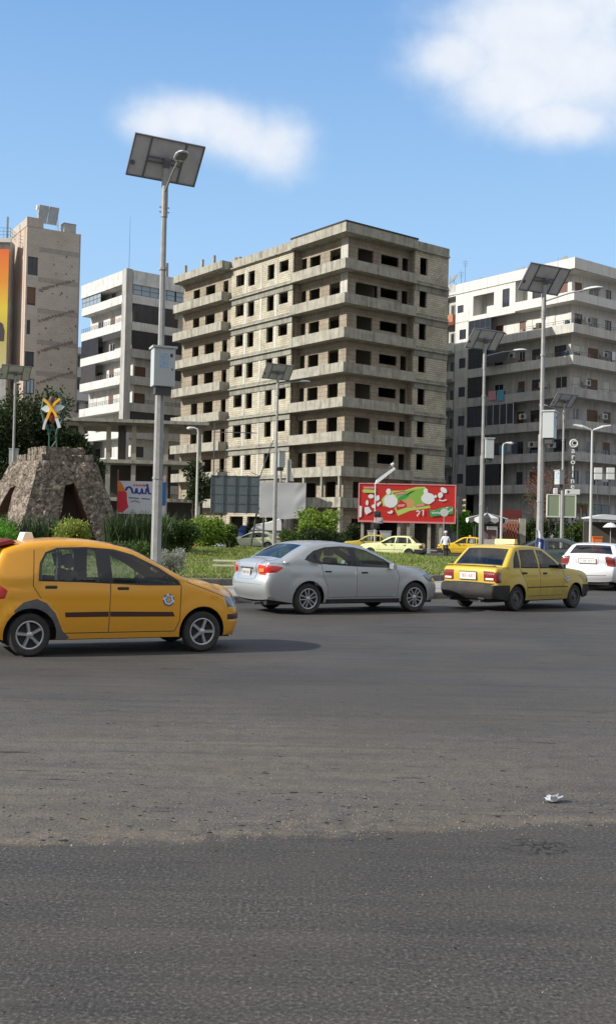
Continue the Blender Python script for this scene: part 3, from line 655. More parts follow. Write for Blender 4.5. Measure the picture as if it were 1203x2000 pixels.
EL['side'] = [
  ('body', 1, strip([(.30, 1.0), (.33, .80), (.44, .56), (.46, .34)], .008)), ('body', 1, strip([(1.15, .96), (1.16, .34)], .008)), ('body', 1, strip([(2.14, .94), (2.22, .75), (2.18, .34)], .008)), ('body', 1, strip([(.46, .34), (2.18, .34)], .008)),
  ('body', 1, [(.42, .232), (.42, .30), (2.25, .30), (2.25, .232)]),
  ('door', 0, [(.31, 1.0), (.338, .80), (.448, .56), (.468, .346), (1.154, .346), (1.144, .96), (1.14, 1.385), (.8, 1.395), (.42, 1.37), (.14, 1.29), (.0, 1.15)], 'b'),
  ('door', 0, [(1.166, .346), (2.172, .346), (2.212, .75), (2.132, .94), (2.12, .98), (1.82, 1.15), (1.42, 1.32), (1.15, 1.385), (1.156, .96)], 'f'),
  ('window_trim', 0, dlo),
  ('window', 0, [(-.04, 1.105), (.03, 1.18), (.16, 1.255), (.17, 1.055)], 'q'),
  ('window', 0, [(.20, 1.05), (.19, 1.27), (.42, 1.33), (.80, 1.352), (.97, 1.35), (1.01, .99)], 'b'),
  ('window', 0, [(1.17, .985), (1.14, 1.335), (1.41, 1.275), (1.78, 1.12), (1.98, 1.01), (2.0, .96)], 'f'),
  ('taillight', 0, [(-1.0, .82), (-1.0, .985), (-.76, .975), (-.60, .955), (-.58, .93), (-.72, .84)]),
  ('headlight', 0, [(3.5, .60), (3.02, .66), (2.86, .78), (2.94, .81), (3.5, .72)]),
  ('body', 1, strip([(-.55, 1.075), (-.56, 1.0)], .008))]
EL['centre'] = [
  ('windscreen', 0, [(6.1, -.9), (6.1, .9), (8.9, .9), (8.9, -.9)]),
  ('rear_window', 0, [(12.1, -.84), (12.1, .84), (13.9, .86), (13.9, -.86)]),
  ('body', 1, strip([(14.1, -.80), (16.7, -.80), (16.78, -.585), (18.85, -.56), (18.95, 0), (18.85, .56), (16.78, .585), (16.7, .80), (14.1, .80)], .03)),
  ('taillight', 0, [(16.95, .66), (16.95, 1.01), (18.15, 1.01), (18.15, .68)], 'mirror'),
  ('body', 1, [(17.25, -.42), (17.25, .42), (17.42, .42), (17.42, -.42)]),
  ('headlight', 0, [(1.9, .6), (1.9, 1.01), (3.6, 1.01), (3.3, .6)], 'mirror'), ('grille', 0, [(2.2, -.42), (2.2, .42), (2.9, .42), (2.9, -.42)]),
  ('body', 1, strip([(19.4, -.9), (19.4, .9)], .03))]
P_SI = paint('silver_paint', (.46, .485, .495), metal=.55, rough=.36, dirt=.16)
em = dict(body=[P_SI, M_BLK], door=[P_SI], window=[M_CGLASS], windscreen=[M_CGLASS], rear_window=[M_CGLASSD], window_trim=[M_BLK], headlight=[M_CLEARL], taillight=[M_RED, M_ORL], grille=[M_BLK], mirror=[P_SI], handle=[M_BLK])
EL['handles'] = [(.45, .86), (1.34, .84)]; EL['mirror'] = (2.0, .97)

elan, ES = make_car('silver_saloon', 'silver four-door saloon driving beside the island kerb', EL, em)
def rear_plate(root, S, i, w, h, mt, txt=None, lean=0):
    p = S.cen(i, 0); o = MB().box(-.012, .004, -w/2, w/2, -h/2, h/2).box(-.008, -.004, -w/2-.012, w/2+.012, -h/2-.012, h/2+.012, 1).build('licence_plate', [mt, M_BLK], root, M=Matrix.Translation((p.x-.012, 0, p.z)) @ Matrix.Rotation(R(lean), 4, 'Y'))
    return o
def marks(parent, s, w, h, m, off=-.0145):
    """little raised number-like strokes across a plate"""
    b = MB(); n = len(s); cw_ = w/n
    G = {'1': ['v1'], '7': ['t', 'v2'], '8': ['t', 'm', 'b', 'v0', 'v2'], '4': ['m', 'v2', 'u0'], '0': ['t', 'b', 'v0', 'v2'], '5': ['t', 'm', 'b', 'u0', 'l2'], '6': ['t', 'm', 'b', 'v0', 'l2'], '9': ['t', 'm', 'u0', 'v2'], '-': ['m'], ' ': []}
    for i, c in enumerate(s):
        y0 = w/2-(i+.82)*cw_; y1 = w/2-(i+.18)*cw_; t = h*.13       # viewed from behind: left is +y
        for g in G[c]:
            if g in 'tmb': zc = {'t': h/2-t/2, 'm': 0, 'b': -h/2+t/2}[g]; b.box(off, off+.003, y0, y1, zc-t/2, zc+t/2)
            else:
                ya = {'0': y1-t, '1': (y0+y1)/2-t/2, '2': y0}[g[1]]; za, zb = {'v': (-h/2, h/2), 'u': (0, h/2), 'l': (-h/2, 0)}[g[0]]; b.box(off-.0005, off+.0025, ya, ya+t, za, zb)
    b.build('plate_number', m, parent)
pl = rear_plate(elan, ES, 17.85, .36, .15, mat('dusty_plate', (.42, .42, .41), .6), lean=4); marks(pl, '408-561', .30, .05, mat('plate_dark', (.15, .15, .17), .6))
for sg in (-1, 1):                                     # orange reflector inside each rear lamp
    p = ES.cen(17.5, sg*.86); MB().box(-.012, .012, -.07, .07, -.045, .03).build('lamp_reflector', M_ORL, elan, bevel=.01, M=Matrix.Translation((p.x-.012, p.y, p.z)) @ Matrix.Rotation(R(-20*sg), 4, 'Z'))
place(elan, EL, (600, 1200), (810, 1195)); elan.scale.x *= .985
# ---- mustard saloon taxi with black bumper
PR = dict(W=1.605, belt=.93, tum=.33, wb=2.345, R=.275, rim=.165, ra=.325, sill=.23, wheel='steel', pf=.07, pr=.05, seat_top=1.12, seat_x=.82, bench_x=.06, round=.06, zwide=.6,
  top=[(3.0, .25, .06), (3.05, .45, .07), (3.0, .60, .07), (2.97, .74, .07, 1), (2.88, .80, .05), (2.3, .91, .03), (1.84, .955, .03, 1), (1.50, 1.18, .04), (1.15, 1.365, .03), (1.0, 1.405, .02, 1),
       (.6, 1.43, .015), (.10, 1.41, .015), (-.02, 1.375, .02, 1), (-.26, 1.15, .03), (-.44, .965, .02, 1), (-.58, .95, .015), (-.70, .945, .02, 1), (-.735, .915, .03), (-.75, .60, .03, 1), (-.86, .575, .04, 1), (-.88, .40, .04), (-.80, .28, .03)])
dlo = [(-.10, .945), (-.08, 1.15), (.05, 1.305), (.25, 1.35), (.9, 1.36), (1.06, 1.34), (1.45, 1.14), (1.78, .935), (1.78, .91)]
PR['side'] = [
  ('body', 1, strip([(.12, 1.33), (.10, .92), (.22, .75), (.36, .55), (.40, .32)], .010)), ('body', 1, strip([(.86, .92), (.90, .32)], .010)), ('body', 1, strip([(1.79, .92), (1.84, .7), (1.80, .32)], .010)), ('body', 1, strip([(.40, .32), (1.80, .32)], .010)),
  ('bumper', 0, [(-1.0, .20), (-1.0, .57), (-.30, .57), (-.30, .20)], 'r'), ('bumper', 0, [(3.2, .20), (3.2, .55), (2.66, .55), (2.66, .20)], 'f'),
  ('door', 0, [(.11, .92), (.23, .75), (.368, .55), (.408, .327), (.893, .327), (.853, .92), (.80, 1.375), (.2, 1.365), (.13, 1.33)], 'b'),
  ('door', 0, [(.907, .327), (1.792, .327), (1.832, .7), (1.782, .92), (1.5, 1.14), (1.06, 1.35), (.82, 1.375), (.867, .92)], 'f'),
  ('window_trim', 0, [(-.14, .95), (-.10, 1.15), (.03, 1.30), (.10, 1.32), (.09, .945)]), ('window_trim', 0, [(.14, .945), (.17, 1.335), (.76, 1.35), (.83, .935)], 'b'), ('window_trim', 0, [(.885, .935), (.84, 1.345), (1.06, 1.325), (1.46, 1.11), (1.74, .925)], 'f'),
  ('window', 0, [(.17, .965), (.19, 1.31), (.74, 1.325), (.80, .955)], 'b'), ('window', 0, [(.91, .955), (.87, 1.32), (1.05, 1.30), (1.44, 1.09), (1.68, .945)], 'f'),
  ('side_moulding', 0, [(.38, .50), (.38, .525), (2.0, .525), (2.0, .50)]),
  ('taillight', 0, [(-.9, .62), (-.9, .84), (-.60, .84), (-.60, .62)]),
  ('headlight', 0, [(3.2, .60), (3.2, .72), (2.85, .72), (2.85, .6)])]
PR['centre'] = [
  ('windscreen', 0, [(6.15, -.92), (6.15, .92), (8.85, .92), (8.85, -.92)]),
  ('rear_window', 1, [(12.1, -.92), (12.1, .92), (13.9, .93), (13.9, -.93)]), ('rear_window', 0, [(12.2, -.88), (12.2, .88), (13.8, .89), (13.8, -.89)]),
  ('body', 1, strip([(14.1, -.93), (16.0, -.93)], .02)), ('body', 1, strip([(14.1, .93), (16.0, .93)], .02)),
  ('taillight', 0, [(17.18, .60), (17.18, 1.01), (17.85, 1.01), (17.85, .60)], 'mirror'),
  ('bumper', 0, [(17.97, -1.01), (17.97, 1.01), (22, 1.01), (22, -1.01)], 'rear'), ('bumper', 0, [(-.1, -1.01), (-.1, 1.01), (1.7, 1.01), (1.7, -1.01)], 'front'),
  ('headlight', 0, [(2.1, .55), (2.1, 1.01), (2.9, 1.01), (2.9, .55)], 'mirror'), ('grille', 0, [(2.1, -.5), (2.1, .5), (2.9, .5), (2.9, -.5)]),
  ('body', 1, strip([(17.25, -.36), (17.25, .36), (17.8, .36), (17.8, -.36), (17.25, -.36)], .015))]
P_MU = paint('mustard_taxi_paint', (.56, .40, .03), rough=.42, dirt=.6)
pm = dict(body=[P_MU, M_BLK], door=[P_MU], window=[M_CGLASS], windscreen=[M_CGLASS], rear_window=[M_CGLASSD, M_BLK], window_trim=[M_BLK], headlight=[M_CLEARL], taillight=[M_REDD], grille=[M_BLK], bumper=[M_DIRTPL], side_moulding=[M_BLK])
PR['handles'] = [(.27, .83), (1.06, .82)]; PR['mirror'] = (1.62, .97)
pride, PS = make_car('taxi_saloon', 'mustard yellow saloon taxi with thick black bumpers and small boot spoiler', PR, pm)
emblem(pride, PS, 1.98, .69, .085)
pl = rear_plate(pride, PS, 17.52, .46, .15, M_PLATE); marks(pl, '785-687', .40, .075, M_PLATER)
MB().prism([(0, .02), (-.10, .035), (-.12, .02), (-.02, 0)], -.66, .66).build('spoiler', P_MU, pride, M=Matrix.Translation((-.62, 0, .965)), bevel=.006)
b = MB(); b.prism([(-.09, 0), (.09, 0), (.06, .115), (-.06, .115)], -.26, .26); b.build('taxi_sign', mat('yellow_sign', (.72, .60, .22), .5), pride, M=Matrix.Translation((.62, 0, 1.455)) @ Matrix.Rotation(R(8), 4, 'Z'), bevel=.01)
for sg in (-1, 1):
    p = PS.cen(17.8, sg*.82); MB().box(-.01, .012, -.10, .10, -.02, .02).build('lamp_reflector', M_WHITEP, pride, M=Matrix.Translation((p.x-.012, p.y, p.z+.035)) @ Matrix.Rotation(R(-6*sg), 4, 'Z'))
    MB().box(-.9, -.86, sg*.45-.08, sg*.45+.08, .26, .30).build('tow_hook', M_BLK, pride)
MB().tube([(-.5, -.42, .24), (-.94, -.44, .22)], .025, 8).build('exhaust_pipe', M_STEEL, pride); MB().tube([(-.6, -.45, .24), (-1.05, -.47, .22)], .028, 8).build('exhaust_pipe', M_STEEL, elan)
place(pride, PR, (1001, 1193), (1113, 1187)); pride.scale = (.915, 1.0, 1.0)
# ---- white saloon leaving at the right edge
import copy as _cp
FO = _cp.deepcopy(EL); FO.update(W=1.79, wheel='double', pf=.14, pr=.07, tum=.50)
FO['top'] = [(3.28, .24, .18), (3.36, .42, .20), (3.34, .58, .20), (3.24, .74, .17), (2.95, .86, .10), (2.45, .97, .06), (2.15, 1.02, .05, 1), (1.80, 1.20, .06), (1.38, 1.38, .05), (1.12, 1.435, .03, 1),
  (.80, 1.455, .025), (.30, 1.445, .025), (.02, 1.40, .03, 1), (-.20, 1.26, .04), (-.42, 1.09, .04, 1), (-.60, 1.075, .03), (-.84, 1.07, .04, 1), (-.90, 1.02, .05), (-.90, .80, .05), (-.96, .68, .06), (-.96, .50, .07), (-.86, .30, .06)]
FO['side'] = [g for g in EL['side'] if g[0] != 'taillight']+[('taillight', 0, [(-1.0, .74), (-1.0, 1.03), (-.72, 1.0), (-.66, .80)])]
FO['centre'] = [('windscreen', 0, [(6.1, -.9), (6.1, .9), (8.9, .9), (8.9, -.9)]), ('rear_window', 0, [(12.15, -.86), (12.15, .86), (13.85, .90), (13.85, -.90)]),
  ('taillight', 0, [(16.6, .72), (16.6, 1.01), (18.4, 1.01), (18.3, .80)], 'mirror'), ('body', 1, strip([(14.1, -.86), (16.3, -.84), (18.4, -.70), (18.5, .70), (16.3, .84), (14.1, .86)], .018)),
  ('body', 1, strip([(17.0, -.48), (17.0, .48), (18.1, .44), (18.1, -.44), (17.0, -.48)], .012)), ('body', 1, [(20.0, -.8), (20.0, .8), (20.08, .8), (20.08, -.8)]),
  ('headlight', 0, [(1.9, .6), (1.9, 1.01), (3.6, 1.01), (3.3, .6)], 'mirror'), ('grille', 0, [(2.2, -.42), (2.2, .42), (2.9, .42), (2.9, -.42)])]
P_WH = paint('white_paint', (.74, .75, .78), rough=.3, dirt=.12)
fm = dict(em); fm.update(body=[P_WH, M_BLK], door=[P_WH], mirror=[P_WH], taillight=[M_REDD])
focus, FS = make_car('white_saloon', 'white saloon seen from behind at the right edge of the road', FO, fm)
pl = rear_plate(focus, FS, 17.45, .52, .13, M_PLATE); marks(pl, '178-047', .44, .06, mat('plate_grey', (.35, .36, .4), .5))
MB().cyl((0, 0, 0), (-.07, 0, .16), .006, n=6).build('aerial', M_BLK, focus, M=Matrix.Translation((.15, 0, 1.455)))
g_ = ground(1112, 1153); focus.location = (g_.x+.95, g_.y+.9, 0); focus.rotation_euler = (0, 0, R(64))
# ---- far cars share simpler versions of the same saloons
def far_car(name, label, sp, paint_, at_px, heading, sign=False, group=None, extra=None, scale=1.0):
    s = _cp.deepcopy(sp); s['per'] = 5
    m = dict(pm if sp is PR or sp.get('pugh') else em); m.update(body=[paint_, M_BLK], door=[paint_], mirror=[M_BLK])
    if extra: m.update(extra)
    root, S = make_car(name, label, s, m, group=group)
    g = ground(*at_px); root.location = (g.x, g.y, 0); root.rotation_euler = (0, 0, R(heading)); root.scale = (scale,)*3
    if sign:
        q = MB(); q.prism([(-.09, 0), (.09, 0), (.06, .12), (-.06, .12)], -.25, .25); q.build('taxi_sign', mat('faded_sign', (.62, .45, .05), .5), root, M=Matrix.Translation((.6, 0, 1.452)))
    return root
PG = _cp.deepcopy(PR); PG.update(W=1.69, wb=2.6, R=.29, ra=.34, pugh=1, belt=.94)
PG['top'] = [((p[0]*1.105),)+p[1:] for p in PR['top']]; PG['side'] = [(g[0], g[1], [(a*1.105, b) for a, b in g[2]])+g[3:] for g in PR['side']]
PG['handles'] = [(.30, .83), (1.17, .82)]; PG['mirror'] = (1.78, .97)
M_CREAM = paint('pale_yellow_paint', (.72, .76, .40), rough=.35, dirt=.15)
far_car('pale_saloon', 'pale lime-yellow saloon with black rear bumper below the red billboard', PG, M_CREAM, (802, 1089), 165, extra=dict(bumper=[M_BLK]))
P_Y2 = paint('bright_taxi_paint', (.78, .50, .02), rough=.35, dirt=.2)
far_car('taxi_saloon', 'bright yellow taxi half hidden behind the mustard taxi, roof sign up', PR, P_Y2, (932, 1086), 172, sign=True)
far_car('taxi_saloon', 'dull yellow taxi passing behind the pale saloon', PR, paint('dull_taxi_paint', (.50, .40, .05), rough=.45, dirt=.4), (745, 1081), 176, sign=True)
M_CR2 = paint('cream_paint', (.76, .80, .52), rough=.35, dirt=.1)
far_car('cream_saloon', 'cream saloon with a sloping nose on the far side of the grass', EL, M_CR2, (525, 1074), 176, scale=1.02)
P_DG = paint('dark_green_paint', (.035, .055, .055), rough=.3, dirt=.3)
far_car('dark_saloon', 'dark green-grey car between mustard taxi and white saloon', EL, P_DG, (1110, 1119), 172, scale=1.06)
# ---- litter on the road
# ================================================================== BUILDINGS
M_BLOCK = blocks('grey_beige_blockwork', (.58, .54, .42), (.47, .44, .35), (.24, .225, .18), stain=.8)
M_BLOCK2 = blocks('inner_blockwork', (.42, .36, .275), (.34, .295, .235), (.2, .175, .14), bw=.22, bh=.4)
M_CONC = mat('raw_concrete', (.40, .385, .32), .9, noise_amt=.7, nscale=1.3, col2=(.21, .205, .175), streak=.95, bump=.15)
M_CONCD = mat('grey_concrete_band', (.30, .295, .245), .9, noise_amt=.7, nscale=1.1, col2=(.15, .15, .135), streak=.8)
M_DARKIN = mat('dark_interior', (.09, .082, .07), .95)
M_WHITE = mat('white_render', (.64, .63, .60), .85, noise_amt=.5, nscale=1.0, col2=(.58, .57, .54), streak=.45)
M_GREYW = mat('weathered_render', (.47, .465, .45), .9, noise_amt=.7, nscale=.9, col2=(.27, .265, .25), streak=.8)
M_CREAMW = mat('cream_render', (.56, .55, .50), .88, noise_amt=.6, nscale=.9, col2=(.40, .39, .36), streak=.6)
M_TANB = blocks('tan_blockwork', (.52, .465, .41), (.48, .43, .38), (.40, .36, .315), bw=.42, bh=.21, stain=.35)
M_PINK = mat('pinkish_render', (.50, .44, .37), .9, noise_amt=.9, nscale=.22, col2=(.46, .30, .22), streak=.4)
M_PANE = mat('window_pane', (.03, .035, .045), .08, spec=.8)
M_PANEB = mat('bright_pane', (.30, .38, .45), .1, spec=.8)
M_FRAMED = mat('dark_window_frame', (.035, .045, .075), .5)
M_FRAMEW = mat('white_window_frame', (.6, .6, .58), .5)
M_SHUT = mat('brown_shutter', (.14, .075, .05), .7)
M_SHUTW = mat('pale_shutter', (.60, .59, .56), .7)
M_RAIL = mat('railing_metal', (.10, .10, .10), .6)
M_MESH = mat('dark_awning_cloth', (.030, .030, .034), .9, noise_amt=.6, nscale=2, col2=(.06, .055, .055))
def wall(b, axis, c, a0, a1, z0, z1, th=.22, ops=(), m=0):
    """a wall with real openings: axis 'x' lies in y=c (outside is -y), axis 'y' lies in x=c (outside is -x)"""
    xs = sorted({a0, a1, *[min(max(v, a0), a1) for o in ops for v in o[:2]]}); zs = sorted({z0, z1, *[min(max(v, z0), z1) for o in ops for v in o[2:4]]})
    P = (lambda a, d, z: (a, c+d, z)) if axis == 'x' else (lambda a, d, z: (c+d, a, z))
    solid = {}
    for i in range(len(xs)-1):
        for j in range(len(zs)-1):
            mx_, mz = (xs[i]+xs[i+1])/2, (zs[j]+zs[j+1])/2
            solid[i, j] = not any(o[0] < mx_ < o[1] and o[2] < mz < o[3] for o in ops)
    for (i, j), s in solid.items():
        if not s: continue
        A, B, C, D = xs[i], xs[i+1], zs[j], zs[j+1]
        b.add([P(A, 0, C), P(B, 0, C), P(B, 0, D), P(A, 0, D)], [(0, 1, 2, 3)], m); b.add([P(A, th, C), P(B, th, C), P(B, th, D), P(A, th, D)], [(3, 2, 1, 0)], m)
        for di, dj, q in ((-1, 0, [(A, C), (A, D)]), (1, 0, [(B, C), (B, D)]), (0, -1, [(A, C), (B, C)]), (0, 1, [(A, D), (B, D)])):
            if not solid.get((i+di, j+dj), False):
                (u0, w0), (u1, w1) = q; b.add([P(u0, 0, w0), P(u1, 0, w1), P(u1, th, w1), P(u0, th, w0)], [(0, 1, 2, 3)], m)
    return b
def window(root, axis, c, a0, a1, z0, z1, fr=M_FRAMED, pane=M_PANE, nx=2, nz=1, shut=None, M=None):
    """frame with mullions, pane behind it (a child); stands a little inside the plane c"""
    b = MB(); t = .05; d0, d1 = .06, .12
    def bx(A, B, C, D, e0=d0, e1=d1, mb=b):
        mb.box(A, B, c+e0, c+e1, C, D) if axis == 'x' else mb.box(c+e0, c+e1, A, B, C, D)
    bx(a0, a1, z0, z0+t); bx(a0, a1, z1-t, z1); bx(a0, a0+t, z0+t, z1-t); bx(a1-t, a1, z0+t, z1-t)
    for i in range(1, nx): x = a0+(a1-a0)*i/nx; bx(x-t/2, x+t/2, z0+t, z1-t)
    for j in range(1, nz):
        z = z0+(z1-z0)*j/nz
        for i in range(nx): A = a0+(a1-a0)*i/nx; B = a0+(a1-a0)*(i+1)/nx; bx(A+t*(1 if i == 0 else .5), B-t*(1 if i == nx-1 else .5), z-t/2, z+t/2)
    w = b.build('window', fr, root)
    p = MB(); bx(a0+.02, a1-.02, z0+.02, z1-.02, .08, .095, p); p.build('pane', pane, w)
    if shut:
        s = MB(); f = rnd(.45, 1.0); bx(a0+.03, a1-.03, z1-(z1-z0)*f, z1-.03, .03, .055, s); s.build('shutter', shut, w)
    return w
def shade_box(root, name, m, x0, x1, y0, y1, z0, z1): return MB().box(x0, x1, y0, y1, z0, z1).build(name, m, root)
def bld(name, label, origin, deg): r = thing(name, label, 'building', origin, R(deg)); return r
# ---------------------------------------------------------------- unfinished block in the middle
E = bld('unfinished_building', 'bare unfinished concrete block of flats with empty window holes and wraparound balconies', (3.29, 95, 0), 38)
W0 = .35
def zfk(k): return {-1: 3.95, -2: .15}.get(k, 6.8+3.16*k)
MB().box(.4, 13.3, .4, 31.2, -.3, .14).build('foundation', M_CONC, E)
random.seed(3)
for k in range(-2, 7):
    z = zfk(k); zt = zfk(k+1)-.12 if k < 6 else 28.9
    # slab
    sl = MB(); sl.box(.05, 13.05, .05, 31.0, zt+.006, zt+.118); sl.build('floor_slab', M_CONC, E)
    # walls: plain wall zone of the left face
    op = [(9.7, 11.3, z+1.35, z+2.45), (12.2, 13.4, z+.95, z+2.45), (15.8, 17.0, z+.9, z+2.42), (17.8, 19.4, z+1.2, z+2.42)]
    if k == -2: op = [(9.6, 12.6, z, z+2.8), (13.4, 16.2, z, z+2.8), (17.0, 19.6, z, z+2.8)]
    b = MB(); wall(b, 'y', W0, 8.8, 20.3, z-.0, zt, .22, op)
    if k > -2:
        for t0 in (11.75, 14.5, 17.4): b.box(W0-.035, W0, t0-.16, t0+.16, z+.26, zt-.45, 1)
    b.build('storey_wall', [M_BLOCK, M_CREAMW], E)
    if k >= 0:
        j = rnd(-.06, .06); MB().box(W0-.09, W0-.004, 8.8, 20.3, z-.68, z+.25+j).build('ring_beam', M_CONCD, E)
    # right face wall zone
    op = [(9.35, 10.3, z+.95, z+2.6)] if k > -2 else [(9.3, 12.2, z, z+2.7)]
    b = MB(); wall(b, 'x', W0, 8.7, 13.1, z, zt, .22, op); b.build('storey_wall', M_BLOCK, E)
    if k >= 0: MB().box(8.7, 13.12, W0-.09, W0-.004, z-.68, z+.25).build('ring_beam', M_CONCD, E)
    # recessed corner walls
    lop = [(2.3, 3.95, z+.75, z+2.32), (5.5, 7.2, z+.75, z+2.25), (7.75, 8.75, z+.05, z+2.35)]; rop = [(2.3, 4.2, z+.7, z+2.35), (5.1, 7.3, z+1.35, z+2.25), (7.75, 8.55, z+.05, z+2.4)]
    if k == -2: lop = [(2.2, 4.0, z, z+2.6), (5.2, 7.6, z, z+2.8)]; rop = [(2.2, 4.6, z, z+2.7), (5.2, 8.2, z, z+2.7)]
    if k == 5: rop[0] = (2.1, 4.8, z+.7, z+2.3)
    rd_ = 1.15
    b = MB(); wall(b, 'y', rd_, rd_, 8.8, z, zt, .2, lop); wall(b, 'x', rd_, rd_+.201, 8.7, z, zt, .2, rop)
    b.box(W0, rd_+.2, 8.80, 8.98, z, zt); b.box(8.70, 8.88, W0+.22, rd_+.2, z, zt)
    if k >= 5: b.box(rd_-.03, rd_+.0, rd_-.03, rd_+1.0, z, zt, 1)
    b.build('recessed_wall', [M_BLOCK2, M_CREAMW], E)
    # corner balcony
    if k > -2:
        b = MB(); h = .8+rnd(-.02, .02)
        b.box(0, rd_, 0, 8.79, z-.12, z+.0); b.box(rd_+.001, 8.69, 0, rd_-.001, z-.12, z-.001)
        b.box(0, .12, 0, 8.8, z+.001, z+h) if k >= 0 else b.box(0, .12, .0, 8.8, z+.001, z+.8)
        b.box(.121, 8.7, 0, .12, z+.001, z+h-.004); b.box(-.03, -.002, -.03, 8.8, z-.13, z+.02, 0); b.box(0, 8.7, -.03, -.002, z-.13, z+.02, 0)
        b.build('balcony', M_CONC, E)
        if k == -1:
            for t_ in (.2, 2.9, 5.8): MB().box(.0, .24, t_, t_+.24, z+.81, zt).build('column', M_CONC, E)
    else:
        for t_ in (.1, 4.2, 8.0): MB().box(.05, .4, t_, t_+.35, z, zt-.001).build('column', M_CONC, E)
    # left balcony zone
    op = [(23.9, 25.9, z+.75, z+2.3), (21.2, 22.2, z+.05, z+2.3), (27.2, 28.6, z+.75, z+2.3)]
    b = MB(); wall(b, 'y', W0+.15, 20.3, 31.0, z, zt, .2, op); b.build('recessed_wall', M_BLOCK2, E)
    if k > -2:
        b = MB(); b.box(-.75, W0+.14, 20.45, 30.9, z-.12, z); b.box(-.75, -.63, 20.45, 30.9, z+.001, z+.8); b.box(-.629, W0+.14, 20.45, 20.57, z+.001, z+.8); b.box(-.629, W0+.14, 30.78, 30.9, z+.001, z+.8)
        b.build('balcony', M_CONC, E)
    # inner partitions keep the rooms dark
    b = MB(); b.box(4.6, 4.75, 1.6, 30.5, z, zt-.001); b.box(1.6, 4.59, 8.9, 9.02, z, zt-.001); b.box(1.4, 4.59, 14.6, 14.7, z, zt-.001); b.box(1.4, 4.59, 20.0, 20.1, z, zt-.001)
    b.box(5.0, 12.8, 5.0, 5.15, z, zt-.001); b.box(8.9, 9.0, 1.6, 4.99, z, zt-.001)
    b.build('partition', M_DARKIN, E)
    b = MB(); wall(b, 'y', 12.9, .6, 31.0, z, zt, .2, []); wall(b, 'x', 30.8, .5, 12.89, z, zt, .2, []); b.build('rear_wall', M_BLOCK, E)
b = MB(); b.box(-.05, .18, -.05, 8.8, 28.95, 29.9); b.box(.181, 8.7, -.05, .18, 28.95, 29.9); b.box(.05, 8.7, .05, 8.8, 28.92, 28.949)
b.box(.29, .50, 8.8, 20.3, 28.9, 29.86); b.box(8.7, 13.12, .29, .5, 28.9, 29.86); b.box(12.9, 13.1, .51, 31, 28.9, 29.8); b.box(-.1, 8.72, -.10, -.052, 29.84, 29.98, 1); b.box(-.10, -.052, -.051, 8.82, 29.84, 29.98, 1)
b.box(-.8, -.6, 20.4, 30.95, 29.02, 29.8); b.box(-.599, .5, 20.4, 20.6, 29.02, 29.8); b.box(-.6, .9, 20.61, 30.9, 28.95, 29.015); b.box(-.6, .5, 30.75, 30.95, 29.02, 29.8)
b.build('roof_parapet', [M_CONC, M_MESH], E)
E.scale = (1.035, .94, 1); E.location.x = 2.9
MB().box(.5, 12.9, .6, 30.8, 29.05, 29.25).build('roof', M_CONC, E)
b = MB()
for i in range(9): x, y = .55+rnd(0, .5), 19.2+rnd(0, 1.0); b.box(x, x+rnd(.15, .5), y, y+rnd(.2, .5), 29.2, 29.9+rnd(.05, .45))
b.build('roof_rubble', M_CONC, E)
for t_ in (23, 25.5, 29.2): MB().box(-.3, -.05, t_, t_+.25, 29.2, 30.9).build('starter_column', M_CONC, E)
# ---------------------------------------------------------------- lived-in blocks: common pieces
def rail(root, pts, z0, z1, bars=2, step=1.2):
    b = MB()
    for i in range(len(pts)-1):
        a, c = Vector(pts[i]), Vector(pts[i+1]); n = max(1, int((c-a).length/step))
        for j in range(bars): zz = z1-(z1-z0)*j/bars; b.cyl((a.x, a.y, zz), (c.x, c.y, zz), .022, n=5)
        for j in range(n+1): p = a.lerp(c, j/n); b.cyl((p.x, p.y, z0), (p.x, p.y, z1), .02, n=5)
    return b.build('railing', M_RAIL, root)
M_ACW = mat('air_conditioner_case', (.5, .49, .46), .6); M_ACF = mat('fan_grille', (.05, .05, .05), .6)
def ac_unit(M, label):
    b = MB(); b.box(0, .3, -.42, .42, 0, .58); a = b.build('air_conditioner', M_ACW); a.matrix_world = M; tag(a, label, 'air conditioner', 'air conditioner boxes on the balconies')
    f = MB(); f.cyl((-.012, -.08, .29), (.004, -.08, .29), .23, n=20); f.build('fan', M_ACF, a); return a
def laundry(M, cols, label):
    r = thing('laundry_line', label, 'laundry'); r.matrix_world = M
    y = 0; L = sum(w for _, w, _ in cols)+.12*len(cols)
    MB().cyl((0, -.1, 0), (0, L, 0), .012, n=5).build('line', M_RAIL, r)
    for c, w, h in cols:
        b = MB(); n = 5
        vs = [(.03*math.sin(i*1.9+y*3)*(.2+j*.4), y+w*i/n, -h*j/2) for j in range(3) for i in range(n+1)]
        b.add(vs, [(j*(n+1)+i, j*(n+1)+i+1, (j+1)*(n+1)+i+1, (j+1)*(n+1)+i) for j in range(2) for i in range(n)]); b.build('garment', mat('cloth', c, .9), r); y += w+.12
    return r
M_DISH = mat('dish_grey', (.22, .21, .20), .7)
def dish(P, az, label, r=.6):
    t = thing('satellite_dish', label, 'satellite dish', P, az, 'satellite dishes on the flat roofs')
    M = Matrix.Translation((0, 0, .75)) @ Matrix.Rotation(R(55), 4, 'Y')
    b = MB(); b.lathe([(.001, 0), (r*.4, .03*r), (r*.75, .11*r), (r, .2*r), (r, .24*r), (r*.75, .15*r), (.001, .04*r)], 20, M=M); b.build('dish', M_DISH, t, smooth=True)
    b = MB(); b.cyl((0, 0, 0), (0, 0, .75), .03, n=6); b.tube([M @ Vector((r*.9, 0, .2*r)), M @ Vector((0, 0, r*.9))], .015, 5); b.build('stand', M_RAIL, t); return t
